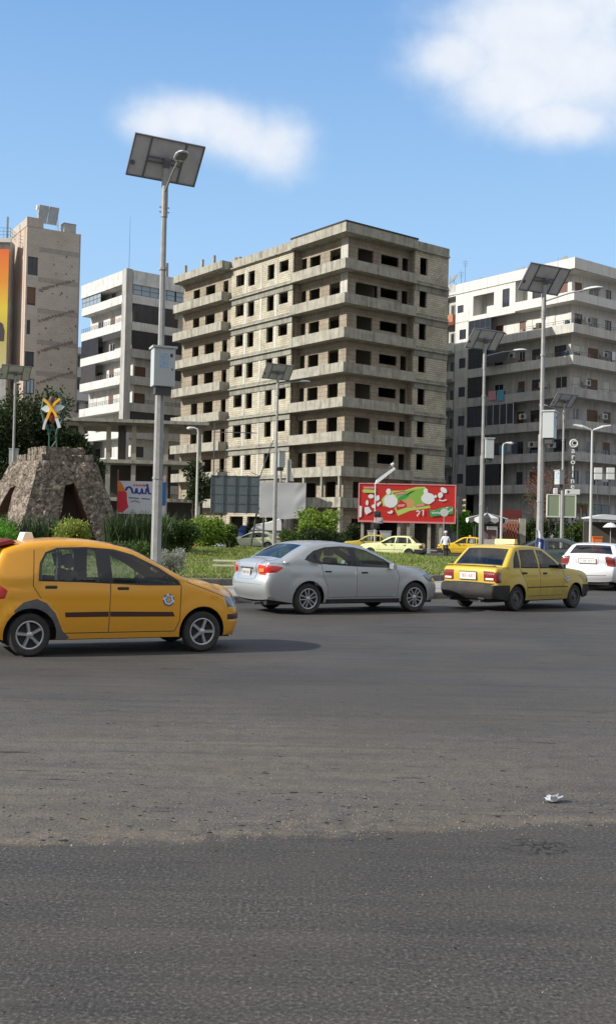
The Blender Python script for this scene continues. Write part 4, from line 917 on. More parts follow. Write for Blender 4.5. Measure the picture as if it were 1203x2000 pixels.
def antenna(P, h, label):
    t = thing('roof_aerial', label, 'aerial', P, group='thin aerials on the rooftops'); b = MB(); b.cyl((0, 0, 0), (0, 0, h), .03, .015, 5)
    if h < 4:
        for i in range(4): b.cyl((-.35+.05*i, 0, h-.2-.18*i), (.35-.05*i, 0, h-.2-.18*i), .012, n=4)
    b.build('mast', M_RAIL, t); return t
# ---------------------------------------------------------------- right block
G = bld('apartment_block', 'tall inhabited apartment block on the right, white top floor and weathered balconies', (26.2, 105, 0), 38)
GM = frame((26.2, 105, 0), 38); random.seed(11)
def gz(k): return 6.15+3.23*k
MB().box(.3, 16, .3, 18.4, -.3, .2).build('foundation', M_GREYW, G)
for k in range(-2, 8):
    z = gz(k) if k > -2 else .2; z = z if k > -2 else .2
    zt = gz(k+1)-.12 if k < 7 else 28.6
    if k == -1: z = 2.95
    if k == -2: zt = 2.8
    if k == 7: break
    W_ = M_WHITE if k >= 5 else (M_CREAMW if k >= 3 else M_GREYW)
    top = k == 6
    MB().box(.05, 15.9, .05, 18.5, zt+.006, zt+.118).build('floor_slab', M_GREYW, G)
    # left face, recessed wall + windows
    xr = 1.4; wins = []
    if k >= 0:
        spots = [(1.9, 3.4), (5.3, 6.5), (7.4, 8.3)] + ([(10.4, 11.6)] if not top else [])
        for a0, a1 in spots:
            if top and a0 > 7: continue
            lo = .1 if rnd(0, 1) < .35 else .85; wins.append((a0+rnd(-.1, .1), a1+rnd(-.1, .1), z+lo, z+2.25))
    b = MB(); wall(b, 'y', xr, xr, 14.4 if not top else 7.7, z, zt, .2, wins)
    # right face
    rw = []
    if k >= 0:
        for a0, a1 in ((1.9, 3.0), (4.2, 5.9), (7.0, 8.2), (9.6, 11.2)): lo = .1 if rnd(0, 1) < .4 else .85; rw.append((a0, a1+rnd(-.2, .2), z+lo, z+2.25))
    else: rw = [(2.4, 4.6, z+.1, z+2.1), (5.6, 8.4, z+.1, z+2.1)]
    wall(b, 'x', xr, xr+.201, 15.9, z, zt, .2, rw); b.build('recessed_wall', W_, G)
    for w in wins: window(G, 'y', xr, *w, fr=M_FRAMED if rnd(0, 1) < .6 else M_FRAMEW, nx=2, shut=random.choice([None, None, M_SHUT, M_SHUTW]))
    for w in rw: window(G, 'x', xr, *w, fr=M_FRAMED if rnd(0, 1) < .6 else M_FRAMEW, nx=2, shut=random.choice([None, M_SHUT, M_SHUTW, None]))
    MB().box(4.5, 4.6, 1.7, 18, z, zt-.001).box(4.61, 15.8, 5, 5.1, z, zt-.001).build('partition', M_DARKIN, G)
    # balconies
    PM = M_WHITE if k >= 6 else (M_CREAMW if k in (4, 5) else M_GREYW)
    if k >= 0:
        y1 = 7.7 if top else 14.38; h = rnd(.78, .84)
        b = MB(); b.box(0, xr-.001, 0, y1, z-.12, z-.001); b.box(xr, 15.9, 0, xr-.001, z-.12, z-.001); b.box(0, .12, 0, y1, z, z+h); b.box(.121, 15.9, 0, .12, z, z+h-.004); b.build('balcony', PM, G)
        if k in (5, 4): rail(G, [(.06, 0.06), (.06, 6.5)], z+h, z+h+.42); rail(G, [(.06, .06), (12, .06)], z+h-.003, z+h+.42)
        if k in (1, 3): rail(G, [(.06, 0.06), (10, .06)], z+h-.003, z+h+.25, bars=1)
    else:
        b = MB(); b.box(0, xr, 0, 14.3, z-.0, z+.75) if k == -1 else b.box(.2, 1.3, 12.0, 14.3, z, zt-.001)
        if k == -1: b.box(xr+.001, 15.9, 0, xr-.001, z, z+.6)
        b.build('plinth', M_GREYW, G)
    # strip beyond the balconies, with one small window per floor, and the far stair bay
    sw = [(14.75, 15.75, z+1.1, z+2.2)]
    x_ = .02
    b = MB()
    if top:
        ops = [(10.7, 13.75, z+.25, z+2.45), (8.5, 9.5, z+.55, z+2.5), (15.2, 16.1, z+.9, z+1.75)]
        wall(b, 'y', x_, 7.7, 16.4, z-.25, zt, .2, ops); b.box(.2, xr, 7.7, 7.85, z-.12, zt); wall(b, 'y', 1.6, 10.5, 14.0, z, zt, .15, [(11.0, 12.0, z+.6, z+1.7)]); b.box(x_+.201, 1.59, 10.55, 10.69, z, zt-.001); b.box(x_+.201, 1.59, 13.76, 13.9, z, zt-.001)
        b.build('front_wall', M_WHITE, G); window(G, 'y', x_, 8.5, 9.5, z+.55, z+2.5, nx=2, nz=2); window(G, 'y', x_, 15.2, 16.1, z+.9, z+1.75, nx=2); window(G, 'y', 1.6, 11.0, 12.0, z+.6, z+1.7, nx=1)
    else:
        wall(b, 'y', x_, 14.4, 16.4, z-.12, zt, .2, sw if k > -2 else []); b.build('front_wall', M_WHITE if k == 5 else M_CREAMW if k > 2 else M_GREYW, G)
        if k > -2: window(G, 'y', x_, *sw[0], nx=2)
    b = MB(); wall(b, 'y', .9, 16.4, 18.6, z, zt, .2, [(16.9, 18.0, z+.1, z+2.2)] if k > -1 else []); b.build('stair_bay_wall', M_GREYW if k < 5 else M_CREAMW, G)
    if k > -1:
        window(G, 'y', .9, 16.9, 18.0, z+.1, z+2.2, fr=M_FRAMEW, nx=2)
        b = MB(); pr = [(-.35, z-.1), (.88, z-.1), (.88, z+.8), (.78, z+.8), (-.22, z+.8)]
        b.prism([(-.30, z+.0), (-.05, z-.28), (.89, z-.28), (.89, z+.0), (-.20, z+.001), (-.20, z+.85), (-.30, z+.85)], 16.55, 18.5); b.box(-.2, .89, 16.55, 16.65, z+.002, z+.85); b.box(-.2, .89, 18.4, 18.5, z+.002, z+.85)
        b.build('small_balcony', mat('red_balcony_panel', (.42, .17, .10), .8) if k == 6 else W_, G)
    if 0 <= k <= 5:                                   # glazed or curtained-in end of the balcony
        t0, t1 = (11.7, 14.3)
        if k in (0, 3): MB().box(.02, .06, 9.5 if k == 0 else t0, t1, z+.82, zt-.02).build('balcony_curtain', M_MESH, G)
        elif k in (2, 5, 4): window(G, 'y', -.02, t0-(0 if k != 5 else .6), t1, z+.82, zt-.02, nx=4, nz=2)
        if k == 2: window(G, 'y', -.02, 7.7, 11.5, z+.82, zt-.02, nx=4, nz=1, fr=M_FRAMEW); MB().box(.20, .23, 9.9, 11.3, z+.82, z+2.4).build('curtain', mat('red_curtain', (.16, .045, .035), .9), G)
        if k == 4: MB().prism([(-.9, z+1.0), (-.86, z+.98), (.1, z+2.3), (.06, z+2.34)], 8.2, 11.4).build('awning', M_MESH, G)
b = MB(); b.box(-.08, .12, -.08, 16.4, 28.6, 29.7); b.box(.121, 15.9, -.08, .12, 28.6, 29.7); b.box(.13, 15.9, .13, 18.5, 28.5, 28.9); b.box(.8, 1.0, 16.41, 18.6, 28.4, 29.3)
b.build('roof_parapet', M_WHITE, G)
MB().box(15.7, 15.9, .3, 18.5, .2, 28.5).box(.5, 15.69, 18.4, 18.55, .2, 28.4).build('rear_wall', M_GREYW, G)
MB().box(.4, 4.2, 16.9, 18.4, 28.9, 30.0).build('stair_head', M_GREYW, G)
def gp(x, y, z): return GM @ Vector((x, y, z))
for (x, y, s_, lab) in ((.9, 2.2, 1.0, 'large grey satellite dish above the corner of the right block'), (.8, 7.6, .8, 'grey satellite dish behind the top panel of the tall right solar lamp'), (1.0, 13.8, .8, 'grey satellite dish on the left part of the white roof')):
    dish(gp(x, y, 29.0), R(200), lab, .75*s_)
dish(gp(.9, 17.6, 29.9), R(200), 'brown satellite dish over the rear stair bay next to the bare building', .7)
antenna(gp(.6, 15.6, 28.9), 3.6, 'comb aerial on the left end of the white roof'); antenna(gp(.6, 16.2, 29.7), 1.7, 'short aerial beside the stair bay dish')
ACS = [(4, 8.6, 1.5, 'air conditioner high on the fifth-floor balcony beside the dark awning'), (3, 4.3, 1.2, 'air conditioner on the balcony with the pink laundry'), (2, 6.9, 1.3, 'air conditioner beside the glazed balcony with red curtain'), (1, 5.6, 1.5, 'air conditioner above the blue laundry'), (1, 3.0, 1.3, 'air conditioner behind the box of the tall right solar lamp')]
for k, y, dz, lab in ACS: ac_unit(GM @ Matrix.Translation((.5, y, gz(k)+dz)), lab)
laundry(GM @ Matrix.Translation((-.12, 8.9, gz(3)+1.35)), [((.10, .32, .42), 1.0, 1.2), ((.55, .25, .30), 1.1, 1.0)], 'pink towel and blue cloth drying on a balcony rail')
laundry(GM @ Matrix.Translation((-.12, 6.9, gz(1)+1.9)), [((.05, .06, .09), .8, 1.0), ((.3, .3, .32), .5, .8), ((.08, .28, .40), 1.0, 1.1), ((.05, .05, .07), .5, .8)], 'blue and dark clothes drying low on the right block')
for i, (k, x, lab) in enumerate(((5, 3.4, 'air conditioner on the right-hand face just under the top floor'), (4, 6.3, 'air conditioner on the right-hand face near the white laundry'), (3, 3.5, 'air conditioner on the right-hand face at mid height'), (2, 6.4, 'air conditioner on the right-hand face behind the double lamp'))):
    ac_unit(GM @ Matrix.Translation((x, .75, gz(k)+1.35)) @ Matrix.Rotation(R(90), 4, 'Z'), lab)
random.seed(21)
for k in range(0, 6):                                  # odds and ends stored on the balconies
    for y in (1.0, 4.6, 6.8, 9.4):
        if rnd(0, 1) < .6: q = MB(); w = rnd(.3, .8); q.box(.25, .7, y, y+w, gz(k), gz(k)+rnd(.9, 1.5)); q.build('stored_crate', mat('stored_goods', random.choice([(.10, .07, .05), (.05, .09, .12), (.22, .2, .17), (.16, .04, .03)]), .8), G)
laundry(GM @ Matrix.Translation((6.2, -.12, gz(4)+1.9)) @ Matrix.Rotation(R(-90), 4, 'Z'), [((.6, .6, .6), .6, .9), ((.25, .4, .55), .5, .8), ((.6, .58, .55), .5, .9)], 'white clothes drying on the right-hand face below the top floors')
# ---------------------------------------------------------------- white block on the left
M_W0, M_C0 = M_WHITE, M_CREAMW
M_WHITE = mat('stained_white_render', (.66, .66, .64), .88, noise_amt=.7, nscale=1.1, col2=(.44, .44, .43), streak=.55); M_CREAMW = mat('stained_grey_render', (.44, .44, .42), .88, noise_amt=.7, nscale=1.1, col2=(.32, .32, .31), streak=.6)
C = bld('white_apartment_block', 'white apartment block with glazed balconies behind the concrete frame', (-21.3, 120, 0), 38)
random.seed(5)
def cz(k): return 27.55-3.12*k
for k in range(0, 9):
    z = cz(k); zt = cz(k-1)-.12 if k else 29.7; xr = 1.3
    MB().box(.05, 16, .05, 11.7, zt+.006, zt+.118).build('floor_slab', M_CREAMW, C)
    wl = [(1.6, 3.2, z+.05, z+2.2), (5.2, 6.4, z+.85, z+2.2), (8.2, 9.6, z+.85, z+2.2)]; wr = [(1.8, 3.4, z+.85, z+2.2), (5.8, 7.6, z+.1, z+2.2), (9.6, 11.4, z+.85, z+2.2)]
    b = MB(); wall(b, 'y', xr, .5, 11.7, z, zt, .2, wl); wall(b, 'x', xr, xr+.201, 16, z, zt, .2, wr); b.build('recessed_wall', M_WHITE, C)
    for w in wl: window(C, 'y', xr, *w, fr=M_FRAMEW, shut=random.choice([M_SHUT, None, M_SHUTW]))
    for w in wr: window(C, 'x', xr, *w, fr=M_FRAMED, shut=random.choice([M_SHUT, None, M_SHUTW]))
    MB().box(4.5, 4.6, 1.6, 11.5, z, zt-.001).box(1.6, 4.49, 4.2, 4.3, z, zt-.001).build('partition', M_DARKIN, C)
    b = MB(); b.box(0, xr-.001, 1.301, 11.6, z-.12, z-.001); b.box(0, .12, .8, 11.6, z, z+.85); b.box(.121, xr-.001, 11.48, 11.6, z, z+.85)
    b.build('balcony', M_WHITE, C)
    b = MB(); b.box(.75, 16, 0, xr-.001, z-.12, z-.001); b.box(.75, 16, 0, .12, z, z+.85)
    b.build('balcony', M_WHITE if k < 2 else M_CREAMW, C)
    if k in (1, 3, 4): rail(C, [(.06, .8), (.06, 11.5)], z+.85, z+1.35, bars=3, step=.5)
    if k in (4, 5): rail(C, [(1.56, .06), (10, .06)], z+.85, z+1.3, bars=3, step=.5)
    if k == 0: window(C, 'y', -.02, 6.6, 11.5, z+.86, zt-.1, nx=5, nz=2, pane=M_PANEB); window(C, 'x', -.02, .8, 6.4, z+.86, zt-.05, nx=5, nz=2, pane=M_PANEB); window(C, 'x', -.02, 6.5, 15.9, z+.86, zt-.05, nx=6, nz=2, pane=M_PANEB)
    if k == 1: window(C, 'x', -.02, .8, 6.4, z+.86, zt-.02, nx=6, nz=1)
    if k == 2: MB().box(.02, .07, .9, 5.8, zt-.75, zt-.02).build('awning', M_MESH, C); window(C, 'y', -.02, 7.0, 11.5, z+.86, zt-.02, nx=3, nz=1); MB().box(.8, 15.9, .02, .07, z+.86, zt-.03).build('balcony_curtain', M_MESH, C)
    if k in (3, 5, 7): MB().box(.8 if k != 3 else 6.5, 9 if k != 3 else 15, .02, .07, z+.86, zt-.03).build('balcony_curtain', M_MESH, C)
    if k in (3, 6): MB().box(.02, .07, 7.5, 11.4, z+.86, zt-.03).build('balcony_curtain', M_MESH, C)
b = MB(); b.box(-.1, .1, .8, 11.7, 29.6, 31.2); b.box(.75, 16, -.1, .1, 29.6, 31.2); b.box(.101, 16, .101, 11.7, 29.55, 29.8); b.box(15.8, 16, .3, 11.7, 0, 29.5); b.box(.11, 15.79, 11.5, 11.7, 29.8, 31.1); b.build('roof_parapet', M_WHITE, C)
MB().box(-.2, .62, -.2, .79, 0, 31.25).build('corner_pier', M_CREAMW, C)
MB().box(1.6, 15.7, 11.35, 11.6, 0, 29.5).build('rear_wall', M_CREAMW, C)
CM = frame((-21.3, 120, 0), 38)
for i, (x, y, h) in enumerate(((4.0, .8, 1.6), (6.0, 1.5, 3.4), (8.5, .8, 1.9), (9.8, 1.4, 2.9), (11.0, 2.0, 1.2))):
    p = MB().box(-.16, .16, -.16, .16, 0, h).build('roof_post', M_CONC); p.matrix_world = CM @ Matrix.Translation((x, y, 29.8)); tag(p, 'bare concrete stub column on the white block roof, %s' % ('shortest of the row', 'tallest of the row', 'just right of the big lamp post', 'second tallest', 'lowest, at the right end')[i], 'column', 'stub columns on the roof')
antenna(CM @ Vector((1.0, 1.5, 29.8)), 8.0, 'very thin tall mast rising from the white block')
M_WHITE, M_CREAMW = M_W0, M_C0
# far sliver of another block between tower and white block
X = bld('distant_block', 'narrow distant white block showing between the tall blind tower and the white block', (-37.6, 156, 0), 38)
for k in range(8):
    z = 22.2-3.1*k
    MB().box(0, 8, .0, 9, z+2.2, z+3.09).box(.8, 8, .8, 9, z-.005, z+2.19, 1).build('storey', [M_WHITE, M_CREAMW], X)
    window(X, 'x', .65, 1.2, 3.4, z+.6, z+2.0); window(X, 'x', .65, 4.4, 6.4, z+.6, z+2.0)
X.scale = (1.13,)*3
# ---------------------------------------------------------------- blind tower
T = bld('brick_tower', 'tall narrow tan block tower with a nearly windowless side wall', (-28.25, 103, 0), 31)
ops = [(.15, 1.15, 26.3, 28.1), (.15, 1.0, 23.3, 25.1), (.2, .55, 20.4, 21.8), (.1, 1.0, 17.2, 18.7)]
b = MB(); wall(b, 'x', 0, 0, 5.34, 0, 31.1, .25, ops)
for z in (29.0, 26.0, 22.9, 19.8, 16.7, 13.6): b.box(1.25, 5.3, -.02, -.003, z-.26, z+.2, 1)
b.box(5.341, 5.45, -.02, 6.4, 0, 31.12, 1)
b.build('side_wall', [M_TANB, mat('tower_concrete_line', (.36, .32, .285), .9, noise_amt=.8, nscale=2, col2=(.26, .23, .21))], T)
M_STE = mat('rough_stair_edge', (.21, .18, .15), .95)
for z0 in (25.0, 21.9, 18.8, 15.7):
    n = 11; b = MB()
    for i in range(n):
        s0 = 1.35+i*.33; zz = z0+i*.135
        b.box(s0+rnd(-.05, .05), s0+rnd(.2, .36), -rnd(.03, .09), -.003, zz-rnd(.04, .20), zz+rnd(.03, .14))
    b.build('stair_flight_edge', M_STE, T)
b = MB()
for i in range(46): x, z = rnd(1.3, 5.1), rnd(12, 30.6); b.box(x, x+rnd(.05, .16), -.012, -.003, z, z+rnd(.06, .22))
tag(b.build('missing_block', M_DARKIN, T), kind='stuff')
wall_b = MB(); wall(wall_b, 'y', 0, .251, 6.5, 0, 31.1, .25, []); wall_b.box(-.03, -.002, .6, 1.1, 0, 31); wall_b.build('front_wall', M_PINK, T)
for i, o in enumerate(ops): window(T, 'x', 0.06, *o, shut=M_SHUT if i == 1 else None, fr=M_SHUT if i == 1 else M_FRAMED, nx=2, nz=2 if i == 0 else 1)
MB().box(.3, 5.3, .3, 6.4, 30.7, 30.95).box(-.05, 1.6, -.05, .3, 31.1, 32.0).box(-.05, .25, .301, 5.5, 31.1, 31.9).box(5.0, 5.3, 6.2, 6.45, 0, 30.6).box(0.3, 5.0, 6.3, 6.45, 0, 30.6).build('roof', M_TANB, T)
MB().box(-.0, .8, -1.0, -.9, 14.4, 15.9).box(.1, .35, -1.02, -1.0, 14.5, 15.8, 1).box(.45, .7, -1.02, -1.0, 14.5, 15.8, 1).box(0, .06, -.9, 0, 15.0, 15.05).box(.74, .8, -.9, 0, 15.0, 15.05).build('open_casement', [M_FRAMED, M_PANEB], T)
T.location = (-35.65, 130, -.4375); T.scale = (1.262,)*3
TM = frame((-35.65, 130, -.4375), 31) @ Matrix.Scale(1.262, 4)
h = thing('solar_water_heater', 'white solar water heater panels in a frame on top of the tan tower', 'water heater'); h.matrix_world = TM @ Matrix.Translation((2.4, 1.2, 30.95))
b = MB(); Mt = Matrix.Translation((0, 0, 1.9)) @ Matrix.Rotation(R(-62), 4, 'X')
b.box(-1.0, -.03, -.9, .9, -.05, .05, M=Mt); b.box(.03, 1.0, -.9, .9, -.05, .05, M=Mt); b.build('collector', mat('collector_back', (.45, .50, .54), .5, noise_amt=.5, nscale=2), h)
b = MB()
for x in (-1.0, 1.0): b.tube([(x, -.3, 0), (x, .1, 2.7), (x, 1.0, 0)], .035, 5)
b.cyl((-1.0, -.35, .9), (1.0, -.35, .9), .03, n=5); b.cyl((-1, .05, 2.6), (1, .05, 2.6), .03, n=5); b.build('frame', M_FRAMEW, h)
MB().cyl((-1.1, .25, 2.55), (1.1, .25, 2.55), .27, n=16).build('tank', M_WHITE, h, smooth=True)
w = MB().box(-.62, .62, -.6, .6, 0, 1.15).box(-.66, .66, -.64, .64, 1.15, 1.22).build('water_tank', mat('grey_tank', (.42, .42, .40), .6, noise_amt=.5, nscale=2), bevel=.02); w.matrix_world = TM @ Matrix.Translation((4.45, 1.0, 30.95)); tag(w, 'square grey water tank on the right corner of the tan tower', 'water tank')
# ---------------------------------------------------------------- block at the far left with the orange advertisement
p0 = at(14, 720, 131); A = bld('corner_block', 'pale block at the far left edge with roof railings, carrying the orange mural', (p0.x-14, 131, 0), 0)
AH = at(8, 468, 131).z
b = MB(); b.box(0, 13.95, 0.1, 2.4, 0, AH); b.box(0, 9.5, 2.401, 9, 0, AH); b.box(10, 13.95, .05, .099, AH-1.8, AH); b.build('wall', M_GREYW, A)
MB().box(9, 14.2, -.4, .0, AH-.4, AH+.1).build('cornice', M_WHITE, A); rail(A, [(9, -.3), (14.1, -.3), (14.1, 2.2)], AH+.1, AH+1.4, bars=3, step=.8); MB().box(13.2, 13.4, 1, 1.2, AH, AH+3.2).build('roof_post', M_CONC, A)
def mural():
    m = bpy.data.materials.new('orange_mural'); m.use_nodes = True; nt = m.node_tree; N = nt.nodes; L = nt.links; t = N.new('ShaderNodeTexCoord'); s = N.new('ShaderNodeSeparateXYZ'); L.new(t.outputs['Generated'], s.inputs[0])
    r = N.new('ShaderNodeValToRGB'); L.new(s.outputs[2], r.inputs[0]); c = r.color_ramp; c.elements[0].color = (.55, .50, .25, 1); c.elements[1].color = (.80, .16, .03, 1)
    for p, q in ((.25, (.50, .42, .12)), (.5, (.75, .58, .05)), (.72, (.80, .30, .03))): e = c.elements.new(p); e.color = (*q, 1)
    b = N['Principled BSDF']; b.inputs['Roughness'].default_value = .6; L.new(r.outputs[0], b.inputs['Base Color']); return m
bn = MB().box(-8, 0, -.06, 0, 0, at(14, 487, 131).z-p0.z).build('advertising_banner', mural()); bn.location = (p0.x-.05, 130.9, p0.z); tag(bn, 'tall orange to yellow advertising sheet cut by the left photo edge', 'banner')
MB().prism([(-2.2, 3.4), (-.35, 3.4), (-.3, 4.7), (-.55, 5.6), (-1.2, 6.0), (-2.2, 5.2)], -.075, -.062).build('dark_motif', mat('dark_motif', (.06, .045, .05), .7), bn)
# ---------------------------------------------------------------- low concrete frame
D = bld('concrete_frame', 'low unfinished concrete frame of slabs and columns behind the left banner', (-21.5, 91, 0), 8)
DL = 12.4
MB().box(0, DL, 0, 8, 10.6, 11.05).box(-.5, DL+.3, -.5, .0, 10.72, 11.0).build('roof_slab', M_CONC, D)
MB().box(0, DL, 0, 8, 7.2, 7.5).build('floor_slab', M_CONC, D); MB().box(0, DL, .3, 8, 3.9, 4.2).build('floor_slab', M_CONC, D)
for s_ in (1.6, 4.0, 6.2, 9.0, 11.9):
    for z0, z1 in ((7.5, 10.6), (4.2, 7.2), (0, 3.9)): MB().box(s_-.2, s_+.2, .3, .75, z0, z1-.001).build('column', mat('plastered_column', (.40, .36, .28), .9, noise_amt=.6, nscale=1.5) if z0 > 7 else M_CONC, D)
b = MB(); b.box(.2, 9.5, 3.4, 3.6, 4.2, 7.19); b.box(.2, DL, 2.4, 2.6, 0, 3.89); b.box(4.8, 5.4, .9, 3.3, 7.51, 10.5); b.box(.3, 1.0, 3, 7.5, 7.51, 10.59); b.build('partition', mat('dark_blockwork', (.10, .095, .085), .95, noise_amt=.6, nscale=1.5), D)
for i in range(5): x = 9.2+i*.6; MB().box(x, x+.05, .1, .15, 4.2, 5.1).build('post', M_RAIL, D)
# ================================================================== VEGETATION
RNG = np.random.default_rng(5)
def leaves(name, m, parent, clumps, n, size, aspect=.5, shell=.55, droop=0.0, blade=False, up=.25):
    """many small leaf faces spread through ellipsoid clumps (centre, radii)"""
    C_ = np.array([c[0] for c in clumps], float); Q = np.array([c[1] for c in clumps], float)
    vol = (Q[:, 0]*Q[:, 1]*Q[:, 2])**(2/3); idx = RNG.choice(len(clumps), n, p=vol/vol.sum())
    d = RNG.normal(size=(n, 3)); d /= np.linalg.norm(d, axis=1)[:, None]; r = shell+(1-shell)*RNG.random(n)**.6; r *= 1+.17*RNG.normal(size=n)
    P = C_[idx]+d*Q[idx]*r[:, None]
    a = d+RNG.normal(size=(n, 3))*.9; a[:, 2] += up-droop; a /= np.linalg.norm(a, axis=1)[:, None]
    b = np.cross(a, RNG.normal(size=(n, 3))); b /= np.linalg.norm(b, axis=1)[:, None]
    L = size*(.6+.8*RNG.random(n))[:, None]; W = L*aspect
    V = np.stack([P, P+a*L*.5+b*W*.5, P+a*L, P+a*L*.5-b*W*.5], 1).reshape(-1, 3)
    me = bpy.data.meshes.new(name); me.vertices.add(4*n); me.vertices.foreach_set('co', V.ravel()); me.loops.add(4*n); me.loops.foreach_set('vertex_index', np.arange(4*n, dtype=np.int32))
    me.polygons.add(n); me.polygons.foreach_set('loop_start', np.arange(0, 4*n, 4, dtype=np.int32)); me.materials.append(m); me.update(); me.validate()
    o = bpy.data.objects.new(name, me); COL.objects.link(o); o.parent = parent; return o
M_BARK = mat('bark', (.10, .075, .055), .9, noise_amt=.7, nscale=8)
L_DARK = leafmat('dark_foliage', (.022, .040, .014), (.050, .075, .024)); L_MID = leafmat('mid_foliage', (.04, .085, .02), (.10, .15, .035)); L_BRIGHT = leafmat('bright_foliage', (.11, .20, .025), (.27, .36, .06))
L_YEL = leafmat('yellow_green_foliage', (.16, .22, .035), (.34, .38, .09)); L_FRESH = leafmat('fresh_foliage', (.08, .24, .02), (.16, .36, .04)); L_SILV = leafmat('silver_foliage', (.22, .25, .21), (.42, .44, .40)); L_RED = leafmat('reddish_twigs', (.14, .06, .04), (.22, .12, .08))
L_AGAVE = leafmat('spiky_foliage', (.03, .055, .025), (.07, .11, .04))
def branchy(root, h, r, spread, n=6, m=None, levels=2, base=0.0):
    b = MB(); pts = [(0, 0, base)]
    for i in range(1, 5): pts.append((rnd(-.1, .1)*h*.15, rnd(-.1, .1)*h*.15, base+(h-base)*i/4))
    b.tube(pts, [r*(1-.17*i) for i in range(5)], 8)
    for i in range(n):
        a = rnd(0, 6.28); z = base+(h-base)*rnd(.45, .95); q = spread*rnd(.5, 1); p = Vector((0, 0, z)); e = p+Vector((q*math.cos(a), q*math.sin(a), q*rnd(.4, .9)))
        mid = p.lerp(e, .5)+Vector((0, 0, rnd(-.1, .2))); b.tube([p, mid, e], [r*.4, r*.25, r*.1], 5)
        if levels > 1:
            for j in range(3): e2 = mid+Vector((rnd(-.5, .5), rnd(-.5, .5), rnd(.3, .8)))*q*.7; b.tube([mid, e2], [r*.2, r*.05], 4)
    return b.build('trunk', m or M_BARK, root)
def tree(name, label, P, h, rad, m, n, size, cat='tree', trunk=.25, nc=14, zlo=.25, group=None, sq=1.0):
    t = thing(name, label, cat, P, group=group); branchy(t, h*.8, trunk, rad*.7)
    cl = []
    for i in range(nc):
        a = rnd(0, 6.28); q = rad*rnd(0, .72); z = h*(zlo+(1-zlo)*rnd(.05, .9)); s = rad*rnd(.28, .48)*(1.15-.4*abs(z/h-.5)); cl.append(((q*math.cos(a), q*math.sin(a)*sq, z), (s, s, s*rnd(.7, 1))))
    leaves('crown', m, t, cl, n, size); return t
def bush(name, label, P, rx, ry, h, m, n, size, nc=10, cat='bush', ball=False, up=.25, group=None, stem=True):
    t = thing(name, label, cat, P, group=group)
    if stem:
        b = MB()
        for i in range(5): b.cyl((rnd(-.1, .1), rnd(-.1, .1), -.05), (rnd(-.5, .5)*rx, rnd(-.5, .5)*ry, h*rnd(.4, .7)), .03, .012, 5)
        b.build('stem', M_BARK, t)
    cl = [((0, 0, h*.52), (rx*.93, ry*.93, h*.47))] if ball else []
    for i in range(nc):
        a = rnd(0, 6.28); q = rnd(.3, .75); s = rnd(.25, .45); cl.append(((rx*q*math.cos(a), ry*q*math.sin(a), h*rnd(.25, .78)), (rx*s, ry*s, h*rnd(.2, .3))))
    leaves('foliage', m, t, cl, n, size, up=up); return t
def lz(px, py_ignored, Y): p = at(px, 1000, Y); return Vector((p.x, Y, lawn_z(p.x, Y)))
def spiky(name, label, P, n, h, w, m=L_AGAVE, group=None):
    """upright strap leaves in rosettes"""
    t = thing(name, label, 'plant', P, group=group); b = MB()
    for i in range(n):
        x0, y0 = rnd(-w, w), rnd(-.6, .6); a = rnd(0, 6.28); l = h*rnd(.55, 1.05); q = rnd(.08, .45)*l; wd = rnd(.03, .055); dx, dy = math.cos(a), math.sin(a); pv = None
        vs = []
        for j in range(4):
            s = j/3; c = Vector((x0+dx*q*s*s, y0+dy*q*s*s, l*s*(1-.12*s))); ww = wd*(1-s)**.6+.002; vs += [c+Vector((-dy*ww, dx*ww, 0)), c-Vector((-dy*ww, dx*ww, 0))]
        b.add(vs, [(0, 1, 3, 2), (2, 3, 5, 4), (4, 5, 7, 6)])
    b.build('leaves', m, t, smooth='keep'); return t
# dark trees behind the monument
GT_ = 'dark dense trees behind the stone monument'
for (px, Y, h, r_, lab) in ((-30, 78, 11.4, 4.0, 'dark dense tree at the left edge behind the thin solar lamp'), (42, 80, 11.9, 3.6, 'dark dense tree rising between the left solar lamp and the winged sculpture'), (104, 82, 12.0, 2.7, 'dark dense tree directly behind the winged sculpture'), (140, 80, 9.0, 1.9, 'lower dark tree at the right end of the dark group beside the concrete frame')):
    p = at(px, 1000, Y); tree('dense_tree', lab, (p.x, Y, .1), h, r_, L_DARK, 15000, .30, nc=30, zlo=.0, group=GT_, trunk=.3)
# island planting
bush('round_bush', 'clipped round yellow-green bush in front of the stone monument', lz(143, 0, 40), .72, .7, 1.30, L_YEL, 6500, .10, ball=True, nc=8)
bush('round_bush', 'bright green bush at the far left in front of the spiky plants', lz(-2, 0, 38), .95, .7, .95, L_FRESH, 6000, .09, ball=True, nc=8)
bush('round_bush', 'upper round bright green bush behind the one at the far left', lz(8, 0, 40.5), .55, .5, 1.25, L_FRESH, 3000, .09, ball=True, nc=5)
spiky('strap_leaf_plant', 'dark spiky plants at the foot of the monument on the left', lz(45, 0, 41.5), 420, 1.75, 1.5)
spiky('strap_leaf_plant', 'dark spiky plants left of the big lamp post below the banner', lz(270, 0, 43), 620, 2.05, 1.2)
bush('broad_bush', 'dark green hedge clump right of the big lamp post', lz(342, 0, 46), 1.3, .9, 1.75, L_MID, 8000, .13, nc=12)
bush('broad_bush', 'low scrubby plant with yellow-green leaves under the spiky plants', lz(258, 0, 36), 1.0, .6, .7, L_MID, 1800, .12, nc=8)
bush('bright_bush', 'big bright yellow-green bush left of the cream saloon', lz(408, 0, 60), 1.25, 1.1, 1.75, L_BRIGHT, 10000, .14, nc=12, ball=True)
bush('bright_bush', 'looser green shrub leaning off the right side of the big bright bush', lz(444, 0, 61), .7, .7, 1.35, L_MID, 2500, .14, nc=7)
